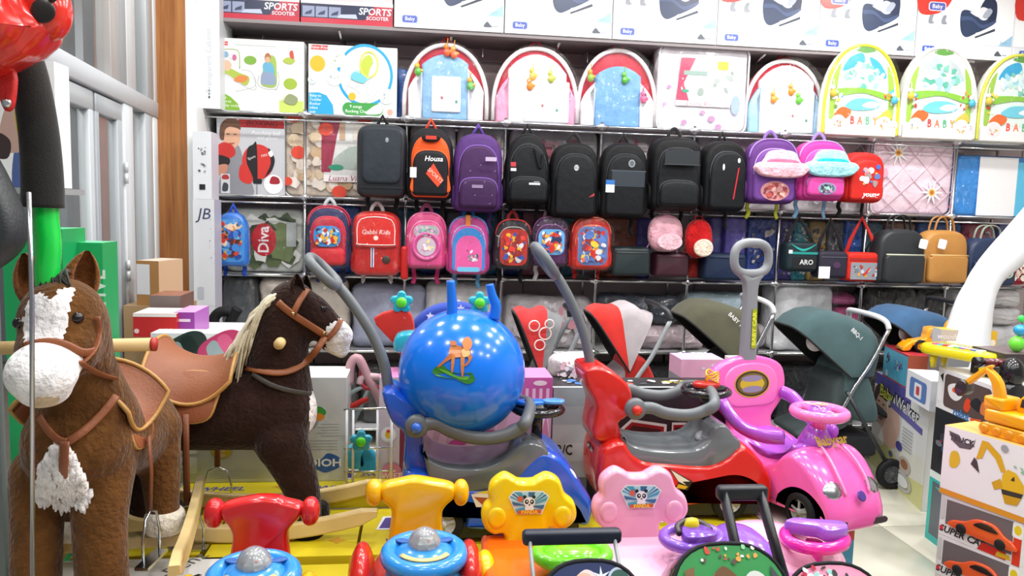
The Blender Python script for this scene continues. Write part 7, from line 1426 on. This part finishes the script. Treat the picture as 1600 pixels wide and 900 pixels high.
# ================================================================== right side: toy cartons along the aisle
def rcart(label, cor, z, u, dim, cols, pr, **k):     # far left front corner, height, direction of the front face
    u = V((u[0], u[1], 0)).normalized(); n = V((u.y, -u.x, 0)); w, d, h = dim
    c = V((cor[0], cor[1], z))+u*w/2-n*d/2; return carton(label, c, dim, cols, pr, rz=math.atan2(u.y, u.x), **k)
def walker(q, w, h):
    M = T(-w/2, 0, 0) @ SC(w/100, 1, h/100); F = lambda col, *a: q.flat(outl(a), col, M=M)
    q.rect(0, 0, 100, 100, 'e2e4e6', M=M); q.flat([(0, 88), (70, 84), (70, 100), (0, 100)], '5a56a4', M=M); q.rect(0, 0, 100, 34, 'd3d392', M=M); q.flat([(0, 34), (40, 34), (70, 20), (100, 24), (100, 46), (0, 46)], 'dfe0d8', M=M)
    F('d9b39c', (4, 52), (2, 76), (14, 84), (26, 76), (28, 58), (16, 44)); F('4a3a36', (0, 66), (2, 84), (14, 90), (28, 82), (26, 76), (12, 80), (5, 70)); q.rect(8, 71, 13, 72.5, '3a2a28', M=M); q.rect(18, 70, 23, 71.5, '3a2a28', M=M); F('b0554e', (12, 56), (22, 57), (17, 53))
    F('e6c0ae', (30, 58), (32, 74), (48, 76), (54, 60), (50, 46), (36, 44)); F('e0b8a4', (24, 34), (26, 58), (40, 62), (50, 48), (48, 36)); F('f2f0ee', (2, 28), (4, 48), (20, 46), (26, 30))
    q.text('Baby Walker', 48, 82, 12, '23262a', M=M @ T(0, 0, 0), bold=.10, rot=-.06, sx=.8); q.text('Baby', 24.5, 83.5, 12, 'd8dc52', M=M, bold=.02, rot=-.06, sx=.8); q.text('Walker', 64, 81, 12, 'dcdde6', M=M, bold=.02, rot=-.06, sx=.8)
    q.flat([(34, 74), (92, 67), (92, 73), (34, 80)], '6a66ac', M=M)
    for k in range(7): q.rect(60, 62-k*3.2, 78, 63.2-k*3.2, 'a9acb0', M=M)
    q.flat(ellipse(12, 9, 18, 56, 42), '4a4a94', M=M); q.flat(ellipse(8, 6, 14, 42, 28), '5a5a8a', M=M)
    for k in range(8): q.rect(3, 32-k*2.4, 36, 32.8-k*2.4, 'b0b080', M=M)
    q.flat(ellipse(22, 16, 20, 68, 28), 'b9b0a8', M=M); q.flat(ellipse(13, 9, 18, 68, 29), '9a6a4c', M=M); q.ringp(34, 18, 3, 'b9bcbc', M=M, cx=66, cz=12); q.flat(ellipse(22, 11, 20, 66, 12), 'e8eaea', M=M)
rcart('tall baby walker carton with a mother and child photo on the floor', (2.80, 4.345), 0, (-.238, -.971), (.80, .30, .575), ['e2e4e6', 'ddd', 'ddd', 'dcdcde', 'b9b8d0', 'aaa'], walker, name='baby_walker_carton')
def bluebots(q, w, h):
    q.rect(-w*.5, 0, w*.5, h, '56b4d6'); q.rect(-w/2, h*.95, w/2, h, 'b8283a'); q.rect(-w/2, 0, w/2, h*.04, 'b8283a'); q.blotch(w*.24, h*.6, ['4a3a4a', '6a4a5a', '2f2f3a'], 10, 3, -w*.32, h*.55); q.blotch(w*.44, h*.4, ['c82a3a', '8a3a9a', '3a4a9a', 'e8e0e0'], 16, 5, w*.14, h*.55); q.flat(ellipse(.05, .04, 10, -w*.3, h*.16), 'c8dce8'); q.blotch(w*.2, h*.2, ['e89a6a', 'd8a8a0'], 5, 5, w*.1, h*.16)
rcart('light blue robot toy carton on top of the baby walker carton', (2.775, 4.24), .576, (-.238, -.971), (.36, .2, .185), ['56b4d6', '9a4a32', '56b4d6', '56b4d6', 'b8343e', '888'], bluebots, name='robot_carton')
UR = (-.10, -.995)
def tealp(q, w, h): q.rect(-w*.42, h*.1, w*.4, h*.86, '56606a'); q.flat(outl([(-w*.34, h*.8), (-w*.1, h*.7), (.02, h*.4), (-.02, h*.16), (.08, h*.3), (.06, h*.74)]), '3ab8b0'); q.rect(-w*.5, h*.9, w*.5, h, 'd9e4e2')
def darkp(q, w, h): q.rect(-w*.46, h*.06, w*.46, h*.94, '23262c'); q.blotch(w*.9, h*.8, ['8f2a34', '2f4f78', '3a3f48', '5a2a38', '6a7078', '1c1e22'], 24, 7, 0, h*.5, ell_=False)
rcart('teal window toy carton on the floor beside the baby walker carton', (2.42, 3.27), 0, UR, (.34, .2, .335), ['2fb3ab', '2aa39c', 'aaa', '2fb3ab', 'cfe4e2', '888'], tealp, name='window_carton')
rcart('dark toy carton with red and blue print stacked on the teal one', (2.42, 3.27), .336, UR, (.34, .2, .30), ['26292e', '1d1f24', '222', '222', '33363c', '111'], darkp, name='dark_carton')
def robo(q, w, h):
    q.flat(rrect(w*.8, h*.80, .02, 4, h*.1), '5a4a48', M=T(w*.03)); q.rect(-w/2+.003, h*.2, -w/2+.04, h*.9, 'eceef0'); q.flat([(-w*.46, h*.8), (-w*.40, h*.9), (-w*.40, h*.66)], '2a2a2c')
    F = lambda c, *a: q.flat(outl([(x*w, z*h) for x, z in a]), c)
    F('e6e6e8', (-.26, .4), (-.3, .62), (-.18, .74), (-.06, .7), (-.04, .5), (-.14, .34)); F('e8602a', (-.22, .54), (-.2, .64), (-.12, .62), (-.14, .52)); F('d8482a', (0, .25), (.04, .5), (.12, .44), (.08, .2)); F('2a2c30', (.1, .4), (.2, .6), (.3, .5), (.26, .3)); F('d87a4a', (.28, .3), (.3, .56), (.4, .54), (.42, .3))
    q.text('robot', -w*.04, h*.08, .035, '3a78b8', bold=.03, shear=.2); q.flat([(w*.14, h*.02), (w*.32, h*.1), (w*.3, h*.16), (w*.12, h*.08)], 'e0602a')
rcart('white window carton with an orange and white robot inside', (2.42, 3.27), .637, UR, (.42, .24, .19), ['e3e5e8', 'dde', 'ddd', 'ddd', 'e6dfd8', '999'], robo, name='robot_carton')
rcart('small white and blue carton between the robot cartons', (2.56, 3.70), .576, (-.238, -.971), (.30, .14, .15), ['dfe3ea', 'c9cfda', 'ddd', 'dfe3ea', 'eceef2', '888'], lambda q, w, h: (q.flat(rrect(w*.7, h*.7, .02, 3, h*.12), '5a7ab8'), q.flat(rrect(w*.3, h*.5, .01, 3, h*.2), 'e0e6ee'), q.flat(rrect(w*.14, h*.3, .01, 3, h*.3), 'c8404a')), name='small_carton')
US = (.306, -.952); SA = (1.752, 2.302)
def superc(q, w, h):
    q.flat([(-w*.42, h*.30), (-w*.42, h*.90), (w*.40, h*.96), (w*.40, h*.20), (-w*.05, h*.20), (-w*.10, h*.30)], '6a6468'); q.text('SUPER CAR', -w*.20, h*.16, .022, '2f3236', bold=.03, shear=.25); q.flat(ellipse(.014, .016, 10, -w*.465, h*.17), 'd8304a')
    q.flat([(-w*.0, h*.02), (w*.34, h*.02), (w*.34, h*.20), (w*.06, h*.22)], 'c82a22'); q.flat([(w*.22, h*.04), (w*.40, h*.06), (w*.38, h*.16), (w*.24, h*.16)], 'd8b022'); q.rect(w*.41, 0, w*.5, h*.62, 'd83a22'); q.flat(rrect(w*.12, h*.36, .008, 3, h*.62), 'f0f0ee', M=T(w*.45)); q.flat(ellipse(w*.085, h*.22, 14, w*.45, h*.80), 'e0cc22'); q.rect(-w*.49, h*.4, -w*.44, h*.92, 'c9ccd0')
def toycar(parent, w, h, d):
    b = MB(); o = [(-.10, .02), (-.105, .045), (-.06, .06), (-.02, .085), (.04, .088), (.08, .062), (.105, .05), (.108, .02)]; b.puff(smooth([(x*w/.27, z) for x, z in o], 4), .07, .02, .008, 'e0542a', .035, M=T(.015, -d/2+.0, h*.20)); 
    for x in (-.065, .065): b.lathe([(.017, -.04), (.017, .04)], 16, '1a1a1c', M=T(x+.015, -d/2, h*.20+.02) @ RX(pi/2))
    b.flat(outl([(-.03, .062), (.0, .08), (.04, .08), (.06, .064)]), '2a2226', y=-.038, M=T(.015, -d/2, h*.2)); return b
for k in range(4):
    h = .139; o = rcart(('top super car window carton, just under the excavator carton', 'second super car window carton from the top of the aisle stack', 'third super car window carton from the top of the aisle stack', 'bottom super car window carton of the aisle stack')[k], SA, .597-.140*(k+1), US, (.27, .14, h), ['e6e7ea', 'e0e0e2', 'ddd', 'ddd', 'eee', '999'], superc, name='super_car_carton', group='super car cartons')
    b = MB(); M = T(.012, -.07, h*.30); oo = [(-.095, .0), (-.10, .022), (-.055, .036), (-.015, .058), (.04, .06), (.075, .036), (.10, .026), (.102, .0)]
    b.puff(smooth(oo, 4), .012, .005, .003, 'df5a2c', 0, M=M); tc_ = b.obj('toy_car', 'plastic', o)
    for x in (-.062, .066): w_ = MB(); w_.lathe([(.017, 0), (.017, .015), (.008, .016)], 16, '1c1c1f', M=T(.012+x, -.07, h*.30+.008) @ RX(pi/2)); w_.obj('toy_wheel', 'rubber', tc_)
    w_ = MB(); w_.puff(outl([(-.02, .036), (.0, .053), (.036, .053), (.055, .037)]), .003, .001, col='2a1c20', y=-.0115, M=M); w_.obj('toy_window', 'ball', tc_)
def excp(q, w, h):
    M = T(-w/2, 0, 0) @ SC(w/110, 1, h/90); F = lambda c, *a: q.flat(list(a), c, M=M)
    q.rect(0, 0, 110, 7, 'd8922a', M=M); F('55585a', (6, 84), (20, 82), (26, 74), (40, 74), (42, 84), (36, 68), (22, 66), (12, 72)); q.text('TRUCK', 24, 76, 7, '3a3c3e', M=M, bold=.04)
    q.flat(outl([(10, 46), (12, 58), (20, 60), (24, 50), (20, 40), (12, 38)]), 'd8b41e', M=M); F('d8a81e', (50, 84), (58, 84), (52, 62), (44, 58)); F('3a3a3c', (38, 50), (42, 60), (46, 56), (50, 42), (44, 46)); F('d8a81e', (58, 84), (74, 72), (82, 54), (76, 52), (68, 66), (56, 76)); F('e0b422', (78, 50), (84, 58), (94, 56), (104, 44), (104, 34), (78, 32)); F('d0a01c', (66, 36), (76, 44), (80, 34), (70, 28)); F('2e2e30', (78, 32), (104, 34), (102, 28), (80, 26)); F('c9981c', (80, 26), (102, 28), (98, 18), (84, 16)); F('2c2e30', (88, 46), (92, 52), (93, 46)); q.blotch(20, 14, ['e08aa0', '8ac0a0', 'a0b0e0'], 6, 2, 98, 64, M=M); q.flat(ellipse(9, 9, 14, 78, 82), '9aa0a4', M=M)
rcart('white excavator toy carton on top of the super car stack', (SA[0]-.006, SA[1]+.004), .598, US, (.285, .15, .231), ['e9eaec', 'e2e3e5', 'ddd', 'ddd', 'e3ab52', '999'], excp, name='excavator_carton')

def excavator(label, loc, rz, s=1.0):
    t = thing('toy_excavator', label, 'toy excavator', loc, rz); Yc = 'eda50f'
    for sd in (-1, 1):
        b = MB(); b.puff(rrect(.19*s, .045*s, .022*s), .035*s, .004, col='e09a12', y=.0175*s, M=T(0, sd*.05*s, 0)); tr = b.obj('track', 'plastic', t)
        for k in range(4): w_ = MB(); w_.lathe([(.016*s, -.021*s), (.016*s, .021*s), (.008*s, .023*s)], 14, 'd88c0e', M=T((-.07+.047*k)*s, sd*.05*s, .022*s) @ RX(-sd*pi/2)); w_.obj('track_wheel', 'plastic', tr)
    b = MB(); b.puff(rrect(.17*s, .05*s, .012*s, 3, .048*s), .12*s, .012*s, col=Yc, y=.06*s); b.obj('deck', 'plastic', t)
    b = MB(); b.puff(smooth([(.0, .095), (.0, .13), (.02, .165), (.07, .165), (.085, .095)], 2), .055, .008, col=Yc, y=.06, M=SC(s, s, s)); cb = b.obj('cab', 'plastic', t)
    b = MB(); b.puff([(.012, .118), (.018, .150), (.06, .152), (.068, .118)], .004, .001, col='2a2c30', y=.004, M=SC(s, s, s)); b.obj('window', 'ball', cb)
    b = MB(); b.puff(rrect(.08, .05, .01, 3, .095), .11, .012, col=Yc, y=.055, M=SC(s, s, s) @ T(-.055, 0, 0)); b.obj('counterweight', 'plastic', t)
    b = MB(); b.puff(smooth([(-.02, .10), (-.04, .20), (-.09, .245), (-.105, .235), (-.075, .19), (-.055, .10)], 3), .03, .006, col=Yc, y=-.015, M=SC(s, s, s)); ar = b.obj('boom', 'plastic', t)
    b = MB(); b.puff(smooth([(-.085, .250), (-.105, .252), (-.19, .175), (-.185, .160), (-.172, .162)], 3), .022, .004, col=Yc, y=-.018, M=SC(s, s, s)); b.obj('stick', 'plastic', ar)
    b = MB(); b.puff(smooth([(-.17, .175), (-.20, .18), (-.215, .14), (-.195, .115), (-.165, .135)], 3), .05, .006, col='2a2a2c', y=-.005, M=SC(s, s, s)); b.obj('bucket', 'plastic', ar)
    b = MB(); b.tube([(-.05*s, -.03*s, .12*s), (-.08*s, -.03*s, .20*s)], .006*s, 8, 'c9ccd0'); b.obj('ram', 'chrome', ar)
    return t
nn = V((US[1], -US[0], 0)).normalized(); uu = V((US[0], US[1], 0)).normalized()
e0 = V((SA[0], SA[1], .829))+uu*.17-nn*.075
excavator('yellow toy excavator standing on the excavator carton', e0, math.atan2(uu.y, uu.x), .84)
def loader(label, loc, rz, s=1):
    t = thing('toy_loader', label, 'toy truck', loc, rz); Yc = 'efa311'
    b = MB(); b.puff(smooth([(-.13, .035), (-.13, .065), (-.06, .08), (-.05, .14), (.03, .14), (.05, .08), (.14, .08), (.14, .035)], 2), .09, .012, .008, Yc, .045, M=SC(s, s, s)); b.obj('body', 'plastic', t)
    for x in (-.085, .075):
        for sd in (-1, 1): wheel(t, (x*s, sd*.04*s, .036*s), .036*s, .03*s, hub='d89a12')
    q = MB(); q.puff([(-.042, .088), (-.036, .128), (-.012, .128), (-.012, .088)], .003, .001, col='a8a0a0', y=-.044, M=SC(s, s, s)); q.obj('window', 'ball', t); q = MB(); q.puff([(-.004, .088), (-.004, .128), (.022, .128), (.034, .088)], .003, .001, col='a8a0a0', y=-.044, M=SC(s, s, s)); q.obj('window', 'ball', t)
    b = MB(); b.tube(smooth([(.06, 0, .08), (.07, 0, .16), (.11, 0, .18), (.15, 0, .13), (.155, 0, .06)], 4, False), .022, 8, Yc, M=SC(s, s, s)); b.obj('rear_arm', 'plastic', t)
    b = MB(); b.puff(smooth([(-.19, .01), (-.145, .01), (-.13, .05), (-.15, .055)], 2), .11, .006, col=Yc, y=.055, M=SC(s, s, s)); b.obj('scoop', 'plastic', t)
    return t
lp_ = P(1455, 543, 3.95); loader('yellow toy loader truck on the light blue robot carton', (lp_.x+.05, 4.0, .762), -.25, 1.0)
kb = thing('toy_keyboard', 'yellow toy keyboard table on short legs above the robot cartons', 'toy keyboard', (2.46, 3.17, .828), -1.15)
b = MB(); b.puff(smooth([(-.16, -.07), (-.15, .06), (-.08, .085), (.08, .085), (.15, .06), (.16, -.07), (0, -.085)], 4), .05, .02, .014, 'e6d60f', 0, M=T(0, 0, .06) @ RX(-pi/2)); b.obj('body', 'plastic', kb)
for x in (-.11, .11):
    for y in (-.045, .045): MB().lathe([(.012, 0), (.018, .062)], 12, 'e0cf0e', M=T(x, y, 0)).obj('leg', 'plastic', kb)
for k in range(9): MB().box((-.10+.025*k, -.048, .1125), (.02, .045, .006), ('e86aa0', '6ac0e0', 'e8403a', 'f4f4f2', '5ac05a', '8a5ad0', 'f0a03a', '3a6ad0', 'f4f4f2')[k]).obj('key', 'plastic', kb)
MB().puff(rrect(.2, .06, .02, 3), .004, .001, col='e6dca0', M=T(0, .02, .114) @ RX(-pi/2)).obj('label_plate', 'print', kb)
cx, zb_, w, h = fit((1492, 520, 1570, 556), 3.62)
carton('long beige toy carton with yellow ends behind the toy keyboard', (cx, 3.74, zb_), (w, .1, h), ['c9b8a8', 'dca41e', 'ccc', 'ccc', 'd9b64a', '888'], lambda q, w, h: (q.text('wooden toys', -w*.2, h*.7, .028, 'f0e8e4', shear=.2), q.rect(w*.36, 0, w*.5, h, 'dfae28'), q.flat(ellipse(.03, .035, 12, w*.43, h*.5), 'e8e0d0'), [q.rect(w*(.06+.1*k), h*.12, w*(.12+.1*k), h*.7, ('d8d0b0', '8aa04a', '8a6a3a')[k]) for k in range(3)]), name='long_carton', rz=-.2)
carton('plain grey carton pile under the long beige carton', (cx, 3.75, 0), (w*.9, .22, zb_-.001), ['77797c']*6, None, name='plain_carton', rz=-.2)
fg = thing('toy_figure', 'glossy black helmeted toy figure at the right edge', 'toy figure', P(1576, 640, 2.75))
b = MB(); b.ell((0, 0, .15), (.045, .05, .06), '16171a', 20, 14); b.obj('helmet', 'ball', fg)
b = MB(); b.puff(smooth([(-.055, -.05), (-.05, .06), (-.03, .11), (.03, .11), (.05, .06), (.055, -.05)], 4), .08, .03, .015, '1a1b1e', .04); b.obj('torso', 'plastic', fg)
for s in (-1, 1): MB().tube([(s*.05, -.02, .08), (s*.065, -.05, .0), (s*.05, -.07, -.04)], .016, 10, '1d1e22').obj('arm', 'plastic', fg); MB().tube([(s*.025, 0, -.04), (s*.028, 0, -fg.location.z+.64)], .022, 10, 'cfd2d6' if s > 0 else '1d1e22').obj('leg', 'plastic', fg)
carton('dark carton under the black toy figure at the right edge', (fg.location.x+.0, fg.location.y, 0), (.16, .18, .64), ['2a2b2f']*6, lambda q, w, h: q.rect(-w*.4, h*.6, w*.4, h*.7, '8a2a30'), name='dark_carton')
gn = MB(); gn.tube([(0, 0, 0), (.14, -.03, 0)], .018, 10, '5a1418'); gn.lathe([(.022, 0), (.022, .03), (.012, .032)], 14, '141416', M=RY(-pi/2)); tag(gn.obj('toy_gun', 'plastic', None, P(1534, 566, 2.82)), 'dark red toy gun lying beside the yellow keyboard', 'toy gun')  # red toy gun, simplified to a tube with a black muzzle
ml = thing('mannequin_leg', 'smooth white mannequin leg slanting down at the right edge', 'mannequin', P(1508, 520, 3.75))
LM = lambda x, y: P(x, y, 3.75)-ml.location
b = MB(); b.tube(smooth([LM(1640, 330), LM(1600, 372), LM(1566, 405), LM(1545, 428), LM(1532, 452), LM(1520, 485), LM(1510, 540), LM(1506, 590)], 6, False), [.11, .10, .088, .078, .080, .095, .115, .13], 20, 'e9ecf2'); b.obj('leg', 'satin', ml)
MB().lathe([(.13, -ml.location.z+.01), (.13, -ml.location.z+.03), (.03, -ml.location.z+.06), (.03, -.2)], 20, 'c9ccd0', M=T(LM(1506, 590).x, 0, 0)).obj('stand', 'satin', ml)
rt = thing('toy_robot', 'small blue and green toy robot at the right edge above the black figure', 'toy robot', P(1588, 548, 3.0))
b = MB(); b.ell((0, 0, .03), (.032, .03, .035), '6ad83a', 16, 12); b.obj('body', 'plastic', rt); b = MB(); b.ell((.012, 0, .09), (.03, .028, .026), '2a9ad0', 16, 12); b.obj('head', 'plastic', rt); b = MB(); b.ell((.01, 0, .14), (.014, .014, .016), '3ad85a', 12, 8); b.obj('top_light', 'plastic', rt)
cx = rt.location; carton('dark window carton with a green print under the small toy robot', (cx.x+.02, cx.y+.05, 0), (.22, .2, cx.z-.006), ['3a3336', '2a2628', '333', '333', '6a5a5c', '111'], lambda q, w, h: q.flat(ellipse(.07, .05, 14, .04, h*.9), '8aa04a'), name='dark_carton')
for k, (x, y, c, lb) in enumerate(((1592, 760, '4ab83a', 'bunch of green toy leaves beyond the super car cartons'), (1594, 850, 'c9c832', 'bunch of yellow green toy leaves low at the right edge'))):
    p = P(x, y, 2.15); t = thing('toy_plant', lb, 'toy plant', p); rn2 = random.Random(k)
    MB().tube([(0, 0, .0), (0, .02, -p.z+.01)], .006, 6, '3a7a2a').obj('stem', 'plastic', t)
    for j in range(12):
        a = rn2.uniform(0, 6.28); e = rn2.uniform(-.3, .9); d_ = V((cos(a)*cos(e), sin(a)*cos(e), sin(e)))*.055; b = MB(); b.ell((0, 0, 0), (.022, .012, .005), c, 10, 6, M=T(d_) @ RZ(a) @ RY(-e)); b.obj('leaf', 'plastic', t)
